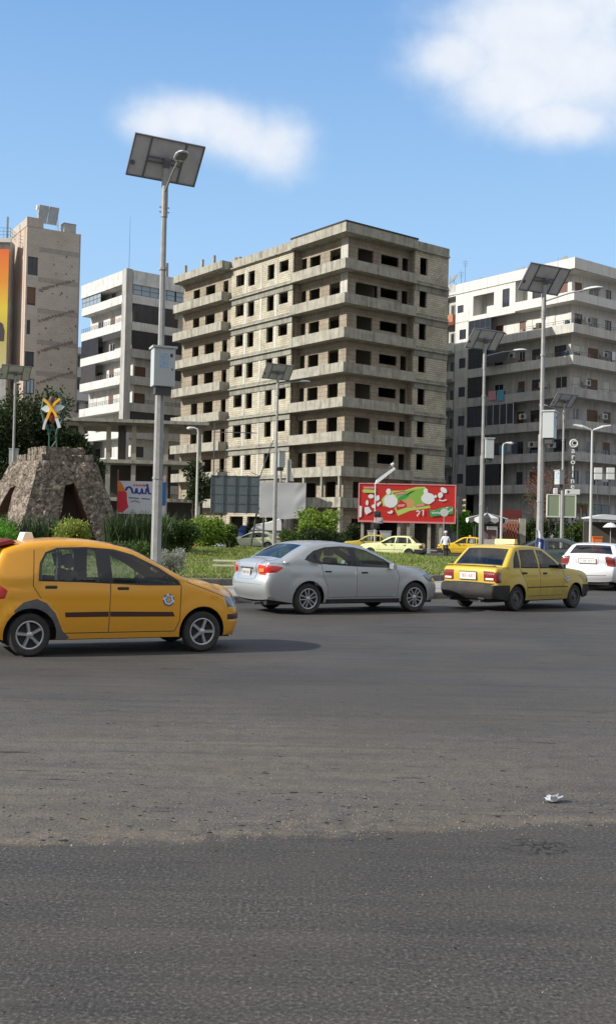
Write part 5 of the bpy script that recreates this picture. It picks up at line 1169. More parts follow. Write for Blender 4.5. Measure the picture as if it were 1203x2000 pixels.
tree('feathery_tree', 'small feathery tree above the roof of the silver saloon', lz(618, 0, 62), 2.25, 1.4, L_BRIGHT, 6500, .17, trunk=.06, nc=13, zlo=.45)
bush('dark_bush', 'dark low bush between cream saloon and feathery tree', lz(570, 0, 60), 1.0, .8, 1.25, L_MID, 3500, .13, nc=8)
bush('dark_bush', 'dark thicket under the feathery tree', lz(632, 0, 60.5), 1.3, .8, 1.45, L_DARK, 4000, .13, nc=9)
bush('silver_bush', 'silvery grey-leaved low bush right beside the big lamp post', lz(338, 0, 28.6), .48, .4, .75, L_SILV, 2600, .055, nc=9)
bush('small_weed', 'green weed clump at the foot of the big lamp post', lz(285, 0, 27.2), .3, .3, .5, L_MID, 700, .07, nc=5)
# grass: one stuff object, blades all over the seen part of the lawn
M_GRASS = leafmat('grass_blades', (.12, .19, .03), (.30, .34, .10))
def grass():
    N_ = 170000; r = RI*np.sqrt(RNG.random(N_*2)); a = RNG.random(N_*2)*2*np.pi; x = IC.x+r*np.cos(a)*.985; y = IC.y+r*np.sin(a)*.985
    k = (np.abs(x/y) < .34) & (x/y > -.32); x, y = x[k], y[k]
    # tufts: keep more where a smooth pattern is high
    t = np.sin(x*1.7+2*np.sin(y*.9))*np.sin(y*1.3+1.5*np.sin(x*.7)); t2 = np.sin(x*.6+1.3)*np.sin(y*.45+np.sin(x*.5)*2); keep = RNG.random(len(x)) < .55+.45*t+.25*t2; x, y, t = x[keep], y[keep], t[keep]; n = len(x)
    rr = np.hypot(x-IC.x, y-IC.y)/RI; z = .285+.30*(1-rr**2); h = (.03+.06*RNG.random(n))*(1+.9*np.clip(t, 0, 1))*(1+(y > 45)*.6); th = RNG.random(n)*2*np.pi; w = .012+.00035*y
    lx, ly = RNG.normal(size=n)*.05, RNG.normal(size=n)*.05
    V = np.stack([np.stack([x-w*np.cos(th), y-w*np.sin(th), z], 1), np.stack([x+w*np.cos(th), y+w*np.sin(th), z], 1), np.stack([x+lx, y+ly, z+h], 1)], 1).reshape(-1, 3)
    me = bpy.data.meshes.new('grass'); me.vertices.add(3*n); me.vertices.foreach_set('co', V.ravel()); me.loops.add(3*n); me.loops.foreach_set('vertex_index', np.arange(3*n, dtype=np.int32)); me.polygons.add(n); me.polygons.foreach_set('loop_start', np.arange(0, 3*n, 3, dtype=np.int32)); me.materials.append(M_GRASS); me.update(); me.validate()
    o = bpy.data.objects.new('grass', me); COL.objects.link(o); tag(o, 'rough green grass covering the roundabout island', 'grass', kind='stuff')
grass()
# street side beyond
def gx(px, Y, z=.15): p = at(px, 1000, Y); return Vector((p.x, Y, z))
bush('street_bush', 'fresh green bush between traffic signal and the striped kiosk', gx(912, 89), 1.25, 1.0, 3.4, L_FRESH, 6500, .2, nc=10)
bush('climber', 'green plant hanging over the ledge of the bare building at left', Vector((-10.2, 92, 3.9)), .9, .6, 1.7, L_BRIGHT, 1800, .2, nc=6, stem=False)
tree('street_tree', 'thin dark-leaved small tree in front of the concrete frame right of the big lamp post', gx(378, 88), 7.0, 1.5, L_DARK, 2200, .3, trunk=.09, nc=9, zlo=.55)
t = thing('bare_tree', 'bare reddish-brown tree behind the tall right solar lamp', 'tree', gx(1070, 95))
branchy(t, 5.6, .16, 2.6, n=22, m=mat('reddish_bark', (.17, .09, .06), .9), levels=2); leaves('crown', L_RED, t, [((0, 0, 5.6), (2.1, 1.5, 2.0))], 2600, .3, aspect=.12)
for px, Y, h, w, m, lab in ((1032, 90, 3.2, 1.2, L_MID, 'green shrub left of the tall right lamp post'), (1050, 91, 4.2, 1.3, L_DARK, 'dark tall shrub directly behind the tall right lamp post'), (1118, 90, 3.2, 1.5, L_MID, 'green shrub below the blank sign panels'), (1146, 91, 2.7, 1.0, L_YEL, 'yellow-green shrub left of the double-headed street lamp'), (1090, 92, 3.0, 1.2, L_DARK, 'dark shrub behind the roof of the dark saloon'), (690, 92.0, 2.2, .9, L_DARK, 'dark shrub at the foot of the bare building corner'), (505, 90, 2.6, 1.6, L_DARK, 'dark shrub under the blank white sheet')):
    bush('street_shrub', lab, gx(px, Y), w, .8, h, m, 2600, .2, nc=8, group='shrubs along the far pavement')
def palm(P, h, r, label, n=16):
    t = thing('palm', label, 'palm', P); MB().tube([(0, 0, 0), (.05, 0, h*.5), (0, .05, h)], [.16, .13, .1], 8).build('trunk', M_BARK, t)
    b = MB()
    for i in range(n):
        a = 6.28*i/n+rnd(-.2, .2); e = rnd(.2, 1.1); d = Vector((math.cos(a), math.sin(a), 0)); s = Vector((-d.y, d.x, 0)); p0 = Vector((0, 0, h)); pp = []
        for j in range(7): q = j/6; pp.append(p0+d*r*q*math.cos(e*.5)+Vector((0, 0, r*(math.sin(e)*q-.85*q*q))))
        for j in range(6):
            for sg in (-1, 1):
                for u in (0, .5):
                    c = pp[j].lerp(pp[j+1], u); l = .45*r*(1-abs(j/6-.35)); b.add([c, c+d*.06, c+s*sg*l*.6+d*l*.5+Vector((0, 0, -.25*l))], [(0, 1, 2)])
    b.build('crown', L_MID, t, smooth='keep'); return t
palm(gx(1135, 93), 4.3, 1.5, 'small palm beside the vertical lettering sign'); palm(gx(1045, 92.5), 4.9, 1.4, 'small palm left of the tall right lamp post')
# ================================================================== MONUMENT
def rock():
    m = bpy.data.materials.new('rough_stone'); m.use_nodes = True; nt = m.node_tree; N = nt.nodes; L = nt.links; b = N['Principled BSDF']; b.inputs['Roughness'].default_value = .95; b.inputs['Specular IOR Level'].default_value = .15
    t = N.new('ShaderNodeTexCoord'); v = N.new('ShaderNodeTexVoronoi'); v.inputs['Scale'].default_value = 3.6; v.feature = 'DISTANCE_TO_EDGE'; L.new(t.outputs['Object'], v.inputs['Vector'])
    v2 = N.new('ShaderNodeTexVoronoi'); v2.inputs['Scale'].default_value = 3.6; L.new(t.outputs['Object'], v2.inputs['Vector']); bw = N.new('ShaderNodeRGBToBW'); L.new(v2.outputs['Color'], bw.inputs[0])
    n = N.new('ShaderNodeTexNoise'); n.inputs['Scale'].default_value = 5; n.inputs['Detail'].default_value = 8; n.inputs['Roughness'].default_value = .7; L.new(t.outputs['Object'], n.inputs['Vector'])
    r = N.new('ShaderNodeValToRGB'); L.new(n.outputs[0], r.inputs[0]); r.color_ramp.elements[0].color = (.12, .095, .078, 1); r.color_ramp.elements[0].position = .36; r.color_ramp.elements[1].color = (.56, .48, .40, 1); r.color_ramp.elements[1].position = .72
    x = N.new('ShaderNodeMix'); x.data_type = 'RGBA'; x.blend_type = 'MULTIPLY'; x.inputs[0].default_value = .45; L.new(r.outputs[0], x.inputs[6]); L.new(bw.outputs[0], x.inputs[7])
    e = N.new('ShaderNodeMapRange'); L.new(v.outputs['Distance'], e.inputs[0]); e.inputs[2].default_value = .06; e.inputs[3].default_value = .55; y = N.new('ShaderNodeMix'); y.data_type = 'RGBA'; y.blend_type = 'MULTIPLY'; y.inputs[0].default_value = 1; L.new(x.outputs[2], y.inputs[6]); L.new(e.outputs[0], y.inputs[7])
    L.new(y.outputs[2], b.inputs['Base Color']); q = N.new('ShaderNodeMath'); q.operation = 'ADD'; L.new(e.outputs[0], q.inputs[0]); L.new(n.outputs[0], q.inputs[1])
    bp = N.new('ShaderNodeBump'); bp.inputs['Strength'].default_value = .8; bp.inputs['Distance'].default_value = .09; L.new(q.outputs[0], bp.inputs['Height']); L.new(bp.outputs[0], b.inputs['Normal']); return m
M_ROCK = rock()
def monument():
    top = [Vector((-11.6, 45.2)), Vector((-9.45, 46.35)), Vector((-9.9, 49.0)), Vector((-13.4, 47.2))]; c = sum(top, Vector((0, 0)))/4; zb, zt = .35, 4.45
    root = thing('stone_monument', 'rough stone truncated pyramid monument with triangular archways', 'monument', (c.x, c.y, 0))
    bot = [c+(p-c)*2.0 for p in top]; b = MB()
    def bump(p, n):
        q = p*1.9; d = noise.noise(q)*.05+noise.noise(q*2.7+Vector((5, 1, 2)))*.09+noise.noise(p*9)*.07; return p+n*d
    for i in range(4):
        A, B, Cc, Dd = [Vector((*(q-c), z)) for q, z in ((bot[i], zb), (bot[(i+1) % 4], zb), (top[(i+1) % 4], zt), (top[i], zt))]
        n = (B-A).cross(Dd-A).normalized(); f = lambda u, w: (A.lerp(B, u)).lerp(Dd.lerp(Cc, u), w)
        hole = {0: [(.34, .0), (.37, .30), (.45, .74), (.58, .77), (.66, .54), (.78, .0)], 3: [(.30, .0), (.36, .45), (.44, .70), (.53, .73), (.62, .45), (.74, .0)]}.get(i, [])
        out = [(0, 0)]+(hole if hole else [])+[(1, 0)]+[(1, v/24) for v in range(1, 24)]+[(1, 1)]+[(v/20, 1) for v in range(19, 0, -1)]+[(0, 1)]+[(0, v/24) for v in range(23, 0, -1)]
        V = [Vector(p) for p in out]; E_ = [(k, (k+1) % len(V)) for k in range(len(V))]; pts = [Vector((u/42+rnd(-.004, .004), w/42)) for u in range(1, 42) for w in range(0, 42)]
        r = delaunay_2d_cdt(V+[p for p in pts if inside(p, out)], E_, [], 0, 1e-5)
        vs = []
        for p in r[0]:
            P = f(p.x, p.y); vs.append(bump(P, n) if 0.001 < p.x < .999 else bump(P, Vector((n.x, n.y, 0))*.3))
        fs = [t for t in r[2] if inside((sum(r[0][k].x for k in t)/3, sum(r[0][k].y for k in t)/3), out)]
        b.add(vs, fs)
        if hole:
            hp = [bump(f(u, w), n) for u, w in hole]
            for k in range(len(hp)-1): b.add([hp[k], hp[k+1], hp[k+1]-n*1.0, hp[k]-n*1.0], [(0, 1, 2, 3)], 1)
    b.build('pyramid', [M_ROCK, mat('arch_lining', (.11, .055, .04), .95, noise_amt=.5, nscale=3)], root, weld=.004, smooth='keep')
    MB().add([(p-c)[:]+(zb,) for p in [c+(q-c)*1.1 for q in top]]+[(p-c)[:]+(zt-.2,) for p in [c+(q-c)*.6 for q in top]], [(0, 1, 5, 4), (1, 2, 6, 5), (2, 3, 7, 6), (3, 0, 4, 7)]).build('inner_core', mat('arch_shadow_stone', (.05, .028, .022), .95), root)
    for s, z0, z1 in ((.90, zt-.05, zt+.27), (.66, zt+.24, zt+.62)):
        k = MB(); q = [(p-c)*s for p in top]; nn = 14
        for i in range(4):
            a, d = q[i], q[(i+1) % 4]
            for j in range(nn):
                u0, u1 = j/nn, (j+1)/nn; P0, P1 = a.lerp(d, u0), a.lerp(d, u1); h = rnd(-.03, .05); o = rnd(-.03, .05); nrm = Vector((d-a)).normalized(); nv = Vector((nrm.y, -nrm.x))*o
                k.add([(*(P0+nv), z0), (*(P1+nv), z0), (*(P1+nv), z1+h), (*(P0+nv), z1+h), (*(P0*.8), z0), (*(P1*.8), z0), (*(P1*.8), z1+h), (*(P0*.8), z1+h)], [(0, 1, 2, 3), (3, 2, 6, 7), (0, 3, 7, 4), (1, 5, 6, 2)])
        k.add([(*(p*.82), z1-.03) for p in q], [(0, 1, 2, 3)]); k.build('stone_tier', M_ROCK, root, smooth='keep')
    return c, zt+.6
MC, MZ = monument()
def sculpture():
    p = at(100, 870, 46.6); r = thing('winged_sculpture', 'painted metal sculpture with crossed yellow bars and white wing blades on the stone monument', 'sculpture', (p.x, 46.6, MZ-.05)); s = 1/44.0
    def Q(x, y): return ((x-503)/5.01*s, (775-y)/5.01*s+.05)      # crop pixels to metres
    G_ = mat('green_metal', (.03, .085, .065), .6); Y_ = mat('yellow_enamel', (.80, .42, .03), .4); Wh = mat('pale_blade', (.62, .72, .74), .4); Rd = mat('dark_red_core', (.17, .035, .02), .5); Wt = mat('white_tip', (.6, .62, .62), .5)
    def bar(nm, pts, w, m, y=0, d=.05): b = MB(); b.prism([Q(*a) for a in strip(pts, w)], y-d, y+d); return b.build(nm, m, r)
    bar('yellow_bar', [(425, 295), (470, 335), (505, 385), (540, 430), (562, 480)], 24, Y_, -.10); bar('yellow_bar', [(585, 285), (535, 330), (505, 385), (478, 440), (460, 490)], 24, Y_, -.04)
    bar('white_tip', [(556, 475), (578, 535), (588, 572)], 30, Wt, -.10); bar('white_tip', [(456, 488), (438, 545), (430, 590)], 22, Wt, -.04)
    for poly in ([(398, 385), (440, 352), (485, 352), (500, 385), (485, 412), (450, 420), (415, 402)], [(630, 358), (590, 340), (545, 345), (515, 375), (520, 402), (550, 418), (595, 395)]): b = MB(); b.prism([Q(*a) for a in poly], .0, .06); b.build('wing_blade', Wh, r)
    b = MB(); b.prism([Q(*a) for a in [(500, 300), (520, 340), (545, 420), (540, 490), (510, 535), (480, 500), (468, 430), (485, 345)]], .07, .14); b.build('core', Rd, r); b = MB(); b.lathe([(.0, -.16), (.10, -.1), (.13, 0), (.10, .1), (0, .16)], 12, M=Matrix.Translation((0, 0, (775-280)/5.01*s))); b.build('head', mat('brown_head', (.12, .07, .05), .6), r, smooth=True)
    b = MB()
    for pts in ([(420, 290), (400, 400), (425, 500), (470, 590), (480, 640)], [(550, 225), (600, 280), (625, 390), (600, 500), (555, 590), (548, 640)]):
        q = [Q(*a) for a in pts]; b.tube([(x, .1, z) for x, z in q], .06, 6)
    for a_, c_ in (((480, 640), (480, 770)), ((548, 640), (558, 775)), ((470, 590), (555, 590)), ((510, 535), (480, 640)), ((510, 535), (548, 640)), ((548, 700), (510, 755))):
        b.cyl((Q(*a_)[0], .1, Q(*a_)[1]), (Q(*c_)[0], .1, Q(*c_)[1]), .035, n=6)
    b.build('frame', G_, r)
sculpture()
# ================================================================== LAMPS
M_GALV = mat('galvanised_pole', (.33, .33, .325), .6, metal=.3, noise_amt=.6, nscale=6, col2=(.20, .20, .19)); M_PBACK = mat('panel_back', (.55, .55, .58), .6, noise_amt=.4, nscale=2); M_PFRM = mat('panel_frame', (.13, .135, .16), .4); M_CELL = mat('solar_cells', (.01, .015, .05), .15, coat=.5)
M_BOX = mat('battery_box_paint', (.44, .475, .48), .5, noise_amt=.35, nscale=2, col2=(.38, .40, .40)); M_LAMPH = mat('lamp_head_shell', (.60, .61, .62), .4); M_LENS = mat('lamp_lens', (.12, .12, .15), .3); M_STICK = mat('blue_sticker', (.10, .22, .42), .5)
M_STEELD = mat('dark_steel', (.05, .055, .06), .6)
def solar_lamp():
    r = thing('solar_street_lamp', '-', 'street lamp', group='solar street lamps with tilted panels')     # local x axis points at the road
    b = MB(); b.cyl((0, 0, -.1), (0, 0, 5.2), .135, .115, 8); b.cyl((0, 0, 0), (0, 0, .03), .28, n=8); b.cyl((0, 0, 2.75), (0, 0, 2.80), .142, n=8); b.build('lower_pole', M_GALV, r)
    b = MB(); b.cyl((0, 0, 5.2), (0, 0, 9.4), .085, .068, 8); b.cyl((0, 0, 9.4), (0, 0, 10.75), .085, .085, 12); b.cyl((0, 0, 8.05), (0, 0, 8.12), .10, n=8)
    for z in (9.5, 9.62): b.cyl((-.13, 0, z), (.13, 0, z), .015, n=5); b.cyl((0, -.13, z+.03), (0, .13, z+.03), .015, n=5)
    b.build('upper_pole', M_GALV, r)
    b = MB(); b.box(.09, .49, -.27, .27, 5.05, 6.0); x = b.build('battery_box', M_BOX, r, bevel=.012); b = MB(); b.box(.05, .53, -.31, .31, 6.0, 6.05); b.build('box_lid', M_BOX, x); MB().box(.15, .42, -.2, .2, 4.85, 5.049).build('cable_tray', M_STEELD, x)
    b = MB(); b.box(.491, .494, -.12, .10, 5.5, 5.86); b.build('sticker', mat('faded_sticker', (.42, .50, .58), .6, noise_amt=1, nscale=25, col2=(.16, .30, .5)), x); b = MB(); b.box(.491, .50, .14, .20, 5.78, 5.86); b.box(.491, .50, .18, .21, 5.45, 5.5); b.build('latch', M_BLK, x)
    b = MB(); b.tube([(.05, 0, 10.05), (.9, 0, 10.28), (1.5, 0, 10.36)], [.03, .028, .028], 8); a = b.build('lamp_arm', M_GALV, r)
    b = MB(); n = 16; rings = []
    for u, w, h in ((0, .05, .04), (.08, .10, .06), (.25, .155, .085), (.45, .165, .08), (.60, .13, .055), (.68, .05, .02)): rings.append([(1.4+u, w*math.cos(2*math.pi*i/n), 10.36+.05*u+max(-.2, math.sin(2*math.pi*i/n))*h) for i in range(n)])
    vs = [p for q in rings for p in q]; b.add(vs, [(j*n+i, j*n+(i+1) % n, (j+1)*n+(i+1) % n, (j+1)*n+i) for j in range(5) for i in range(n)]+[tuple(range(n)), tuple(range(5*n+n-1, 5*n-1, -1))]); h = b.build('lamp_head', M_LAMPH, a, smooth=True)
    MB().box(1.62, 2.0, -.12, .12, 10.33, 10.345).build('lens', M_LENS, h)
    return r
def solar_panel(root, rz_world, rz_root):
    M = Matrix.Rotation(-rz_root, 4, 'Z') @ Matrix.Translation((0, 0, 10.85)) @ Matrix.Rotation(rz_world, 4, 'Z') @ Matrix.Rotation(R(-49), 4, 'X')
    # local x = width, -y side = upper edge; the face looks up and away from the photographer
    b = MB(); b.box(-.915, .915, -.535, .535, 0, .012); p = b.build('solar_panel', M_PBACK, root, M=M)
    b = MB()
    for q in ((-.93, -.90, -.55, .55), (.90, .93, -.55, .55), (-.899, .899, -.55, -.52), (-.899, .899, .52, .55)): b.box(*q, -.03, .025)
    for x in (-.5, .42): b.box(x, x+.035, -.519, .519, -.03, -.001)
    b.box(-.464, .419, -.06, -.02, -.055, -.031); b.box(-.464, .419, .06, .1, -.055, -.031); b.box(-.08, .08, -.08, .12, -.2, -.056); b.cyl((-.82, .2, -.012), (-.82, .2, -.03), .06, n=10)
    b.build('panel_frame', M_PFRM, p); MB().box(-.899, .899, -.519, .519, .0125, .018).build('cells', M_CELL, p); return p
protoL = solar_lamp(); solar_panel(protoL, R(28), 0); first = True
def put_lamp(px, Y, label, face=None, s=1.0, tilt=0):
    global first
    o = protoL if first else copy_tree(protoL); first = False
    p = at(px, 1000, Y); z = lawn_z(p.x, Y)-.02 if math.hypot(p.x-IC.x, Y-IC.y) < RI else .13
    d = math.atan2(Y-IC.y, p.x-IC.x) if face is None else face
    o.location = (p.x, Y, z); o.rotation_euler = (0, 0, d); o.scale = (s, s, s); o['label'] = label
    for c in o.children:
        if c.name.split('.')[0] == 'solar_panel': c.matrix_local = Matrix.Rotation(-d, 4, 'Z') @ Matrix.Translation((0, 0, 10.85)) @ Matrix.Rotation(R(28), 4, 'Z') @ Matrix.Rotation(R(-49), 4, 'X')
    return o
put_lamp(307, 26.5, 'nearest and tallest solar lamp post, beside the silver-leaved bush', face=R(-70))
put_lamp(1054, 38, 'tall solar lamp post on the right with a flag tied to its foot', face=R(-24))
put_lamp(940, 51, 'solar lamp post rising behind the roof of the mustard taxi', face=R(2))
put_lamp(537, 63.5, 'solar lamp post in front of the blank white sheet', face=R(20))
put_lamp(24, 66.5, 'solar lamp post at far left in front of the dark trees', face=R(100))
put_lamp(1097, 72, 'solar lamp post between the two blank sign panels', face=R(205))
M_POLE2 = mat('pale_lamp_pole', (.50, .50, .48), .5, metal=.2)
def street_lamp(px, Y, label, double=False, h=8.0, dr=1):
    r = thing('street_lamp', label, 'street lamp', gx(px, Y, .15)); b = MB(); b.tube([(0, 0, 0), (0, 0, 2.2), (0, 0, h-.3)]+([] if double else [(dr*.05, 0, h-.08), (dr*.35, 0, h+.02)]), [.10, .085, .06]+([] if double else [.055, .05]), 10); b.build('pole', M_POLE2, r)
    for sg in ((-1, 1) if double else (dr,)):
        b = MB(); x0 = .05 if double else .2; b.tube([(sg*x0, 0, h-.28 if double else h), (sg*.6, 0, h-.1 if double else h-.02), (sg*1.1, 0, h) if double else (sg*.75, 0, h-.05)], [.05, .11, .05], 10); b.build('lamp_head', M_LAMPH, r, smooth=True)
    return r
street_lamp(384, 68, 'single-armed street lamp in front of the bare building left balconies', dr=-1); street_lamp(979, 74, 'single-armed street lamp right of the striped kiosk'); street_lamp(1153, 62, 'double-headed street lamp near the right edge', True, h=8.1)
# ================================================================== HOARDINGS
M_REDB = mat('poster_red', (.50, .025, .018), .45); M_PW = mat('poster_white', (.70, .72, .72), .5); M_PG = mat('poster_green', (.22, .42, .06), .5); M_PDG = mat('poster_emerald', (.04, .30, .08), .5); M_PLG = mat('poster_pale_green', (.42, .55, .12), .5); M_PP = mat('poster_pink', (.66, .25, .26), .5); M_POR = mat('poster_orange', (.55, .30, .12), .5); M_PBK = mat('poster_black', (.03, .04, .03), .5)
def billboard():
    Y = 87.0; a = at(701, 1016, Y); c = at(887, 1018, Y); W = c.x-a.x; H = at(701, 945, Y).z-a.z
    r = thing('billboard', 'red advertising hoarding with green and white shapes, standing on legs', 'billboard', (a.x, Y, 0)); z0 = a.z
    MB().box(0, W, 0, .12, z0, z0+H).build('board', M_REDB, r)
    b = MB(); b.box(-.08, W+.08, -.05, .15, z0-.14, z0-.002); b.box(-.08, W+.08, -.05, .15, z0+H+.002, z0+H+.09); b.box(-.09, -.003, -.05, .15, z0-.001, z0+H+.001); b.box(W+.003, W+.09, -.05, .15, z0-.001, z0+H+.001); b.build('frame', M_PP, r)
    for x in (.3, .42*W, .52*W, .74*W, .86*W): MB().box(x-.12, x+.12, .13, .3, 0, z0+H*.8).build('leg', M_CONC, r)
    def U(p): return ((p[0]-62)/1078*W, z0+(510-p[1])/422*H)
    lay = [0]
    def sh(nm, m, poly, parent=None):
        lay[0] += 1; y = -.004-.0022*lay[0]; b = MB(); b.prism([U(p) for p in poly], y, y+.002); return b.build(nm, m, parent or r)
    def oval(x, y, rx, ry, rot=0, n=18, jag=0): return [(x+rx*math.cos(2*math.pi*i/n)*math.cos(rot)-ry*math.sin(2*math.pi*i/n)*math.sin(rot)+rnd(-jag, jag), y+rx*math.cos(2*math.pi*i/n)*math.sin(rot)+ry*math.sin(2*math.pi*i/n)*math.cos(rot)+rnd(-jag, jag)) for i in range(n)]
    sh('green_flap', M_PLG, [(405, 160), (560, 155), (700, 110), (800, 105), (840, 180), (850, 300), (865, 350), (640, 385), (500, 450), (455, 350), (330, 340), (310, 265), (350, 215)])
    sh('green_wrapper', M_PG, [(470, 200), (620, 150), (780, 120), (830, 190), (820, 310), (700, 330), (600, 350), (480, 370), (500, 290)])
    sh('wrapper_patch', M_POR, oval(630, 300, 60, 55, 0, 12, 5)); sh('wrapper_patch', M_PDG, oval(560, 230, 70, 22, -.5, 12, 4)); sh('red_gap', M_REDB, [(475, 350), (520, 260), (590, 300), (600, 345), (490, 385)]); sh('red_gap', M_REDB, [(690, 330), (850, 300), (855, 318), (700, 345)])
    sh('dark_stroke', M_PBK, [(580, 205), (640, 165), (695, 150), (650, 175), (590, 212)]); sh('dark_stroke', M_PBK, [(440, 185), (500, 170), (590, 155), (500, 185), (445, 195)])
    sh('pink_label', M_PP, [(462, 185), (570, 165), (565, 195), (480, 205)]); sh('pink_label', M_PP, [(490, 320), (580, 310), (570, 340), (500, 350)]); sh('pink_label', M_PP, [(700, 320), (800, 300), (795, 325), (705, 342)])
    sh('white_blob', M_PW, oval(415, 280, 78, 75, 0, 20, 5)); sh('white_blob', M_PW, oval(388, 170, 28, 34)); sh('white_blob', M_PW, oval(835, 240, 76, 66, 0, 20, 5)); sh('white_blob', M_PW, oval(808, 158, 26, 34))
    for x, y, rx, ry, ro in ((190, 230, 32, 25, 0), (265, 250, 24, 34, .2), (148, 305, 16, 32, 0), (225, 345, 26, 22, 0), (292, 305, 12, 20, 0), (272, 325, 14, 22, 0), (400, 415, 22, 10, .4), (425, 405, 16, 18, 0), (920, 215, 15, 18, 0), (975, 200, 28, 36, .3), (1010, 140, 42, 28, .7)): sh('white_scrap', M_PW, oval(x, y, rx, ry, ro, 12, 2))
    sh('white_scrap', M_PW, [(120, 360), (165, 352), (205, 405), (140, 445), (122, 410)]); sh('white_scrap', M_PW, [(62, 340), (92, 350), (88, 470), (62, 480)]); sh('white_scrap', M_PW, strip([(957, 255), (1000, 265), (1045, 250)], 13))
    sh('green_bar', M_PLG, [(88, 168), (112, 150), (240, 152), (236, 190), (110, 190)]); sh('pale_bar', M_PP, [(105, 120), (240, 118), (238, 140), (108, 142)])
    sh('white_letter', M_PW, strip([(705, 395), (725, 385), (745, 395), (735, 420), (715, 440), (725, 450)], 13)); sh('white_letter', M_PW, strip([(765, 385), (785, 375), (782, 440)], 13))
    g = sh('green_label', M_PDG, [(858, 368), (900, 378), (1000, 340), (1110, 328), (1125, 350), (1120, 415), (1040, 420), (950, 440), (870, 452), (858, 430)])
    for pl in ([(880, 395), (895, 415), (915, 400), (925, 415), (945, 395), (960, 412), (985, 395), (990, 370)], [(995, 370), (1010, 400), (1035, 385), (1030, 360), (1050, 375)], [(1055, 395), (1080, 385), (1090, 360), (1105, 385), (1108, 350)], [(900, 380), (908, 384)], [(1040, 345), (1065, 340)]): sh('label_letter', M_PW, strip(pl, 11), None)
billboard()
def steel_hoarding():
    Y = 80.0; a = at(412, 1000, Y); c = at(505, 1002, Y); H = at(412, 929, Y).z-a.z; W = c.x-a.x; r = thing('hoarding_back', 'back of a corrugated grey hoarding on a steel grid, left of the blank sheet', 'billboard', (a.x, Y, 0)); z0 = a.z
    b = MB(); n = 60
    for i in range(n): b.box(W*i/n, W*(i+.62)/n, .0, .03, z0, z0+H); b.box(W*(i+.62)/n, W*(i+1)/n, .02, .03, z0, z0+H)
    b.build('sheet', mat('corrugated_sheet', (.16, .19, .205), .5, metal=.3, noise_amt=.5, nscale=1.5, col2=(.11, .135, .15)), r)
    b = MB()
    for i in range(5): x = W*i/4; b.box(x-.04, x+.04, -.09, -.035, z0-.1, z0+H+.1)
    for j in range(5): z = z0+H*j/4; b.box(-.05, W+.05, -.034, -.002, z-.035, z+.035)
    b.tube([(.1, -.1, z0+H), (.5, -.15, z0+H+.5), (1.4, -.2, z0+H+.25)], .025, 5); b.tube([(W-.6, -.2, z0+H+.3), (W-.1, -.1, z0+H+.1)], .025, 5)
    b.box(.1, .18, -.1, .0, z0+H, z0+H+4.0); b.box(1.0, 1.06, -.1, .0, z0+H, z0+H+3.6); b.box(.181, 3.4, -.07, -.03, z0+H+3.3, z0+H+3.36); b.tube([(W-.05, -.05, z0+H-.3), (W+1.0, -.05, z0+H+2.8)], .04, 5)
    b.build('steel_grid', mat('blue_grey_steel', (.07, .09, .11), .6), r)
    for x in (.4, W-.6): MB().cyl((x, .2, 0), (x+.5, .2, z0+.3), .07, n=8).build('leg', M_STEELD, r)
steel_hoarding()
def blank_sheet():
    Y = 78.0; cs = [at(507, 1011, Y), at(596, 1014, Y), at(598, 943, Y), at(508, 942, Y)]; o = cs[0]; r = thing('blank_hoarding', 'blank pale grey sheet stretched and creased on a hoarding frame', 'billboard', (o.x, Y, 0)); b = MB(); n = 26
    vs = []
    for j in range(n+1):
        for i in range(n+1):
            u, w = i/n, j/n; p = cs[0].lerp(cs[1], u).lerp(cs[3].lerp(cs[2], u), w)-Vector((o.x, Y, 0)); e = min(u, 1-u, w, 1-w)
            p.y += .025*math.sin((u-w)*14)*math.exp(-(((u-.88)/.1)**2))+.06*noise.noise(Vector((u*3, w*2, 1)))+.02*math.sin(u*16)*math.exp(-(((w-.05)/.1)**2)); p.z += .05*math.sin(u*9)*(w < .02); vs.append(p)
    b.add(vs, [(j*(n+1)+i, j*(n+1)+i+1, (j+1)*(n+1)+i+1, (j+1)*(n+1)+i) for j in range(n) for i in range(n)]); b.build('sheet', mat('pale_sheet', (.40, .41, .42), .6), r, smooth=True)
    b = MB(); W = cs[1].x-cs[0].x
    for x in (.3, W/2, W-.3): b.cyl((x, .22, 0), (x, .22, cs[2].z-.1), .07, n=8)
    for z in (cs[0].z+.2, cs[2].z-.3): b.cyl((.1, .18, z), (W-.1, .18, z), .05, n=6)
    b.build('frame', M_STEELD, r)
    b = MB()
    for x in (1.5, 2.0): b.cyl((x, .1, cs[2].z), (x, .1, cs[2].z+1.7), .09, n=8)
    b.prism([(2.05, cs[2].z+.1), (2.5, cs[2].z+.1), (2.3, cs[2].z+.9), (2.25, cs[2].z+1.7), (2.05, cs[2].z+1.7)], .08, .14); b.build('upright', mat('torn_grey_sheet', (.33, .33, .32), .7), r)
blank_sheet()
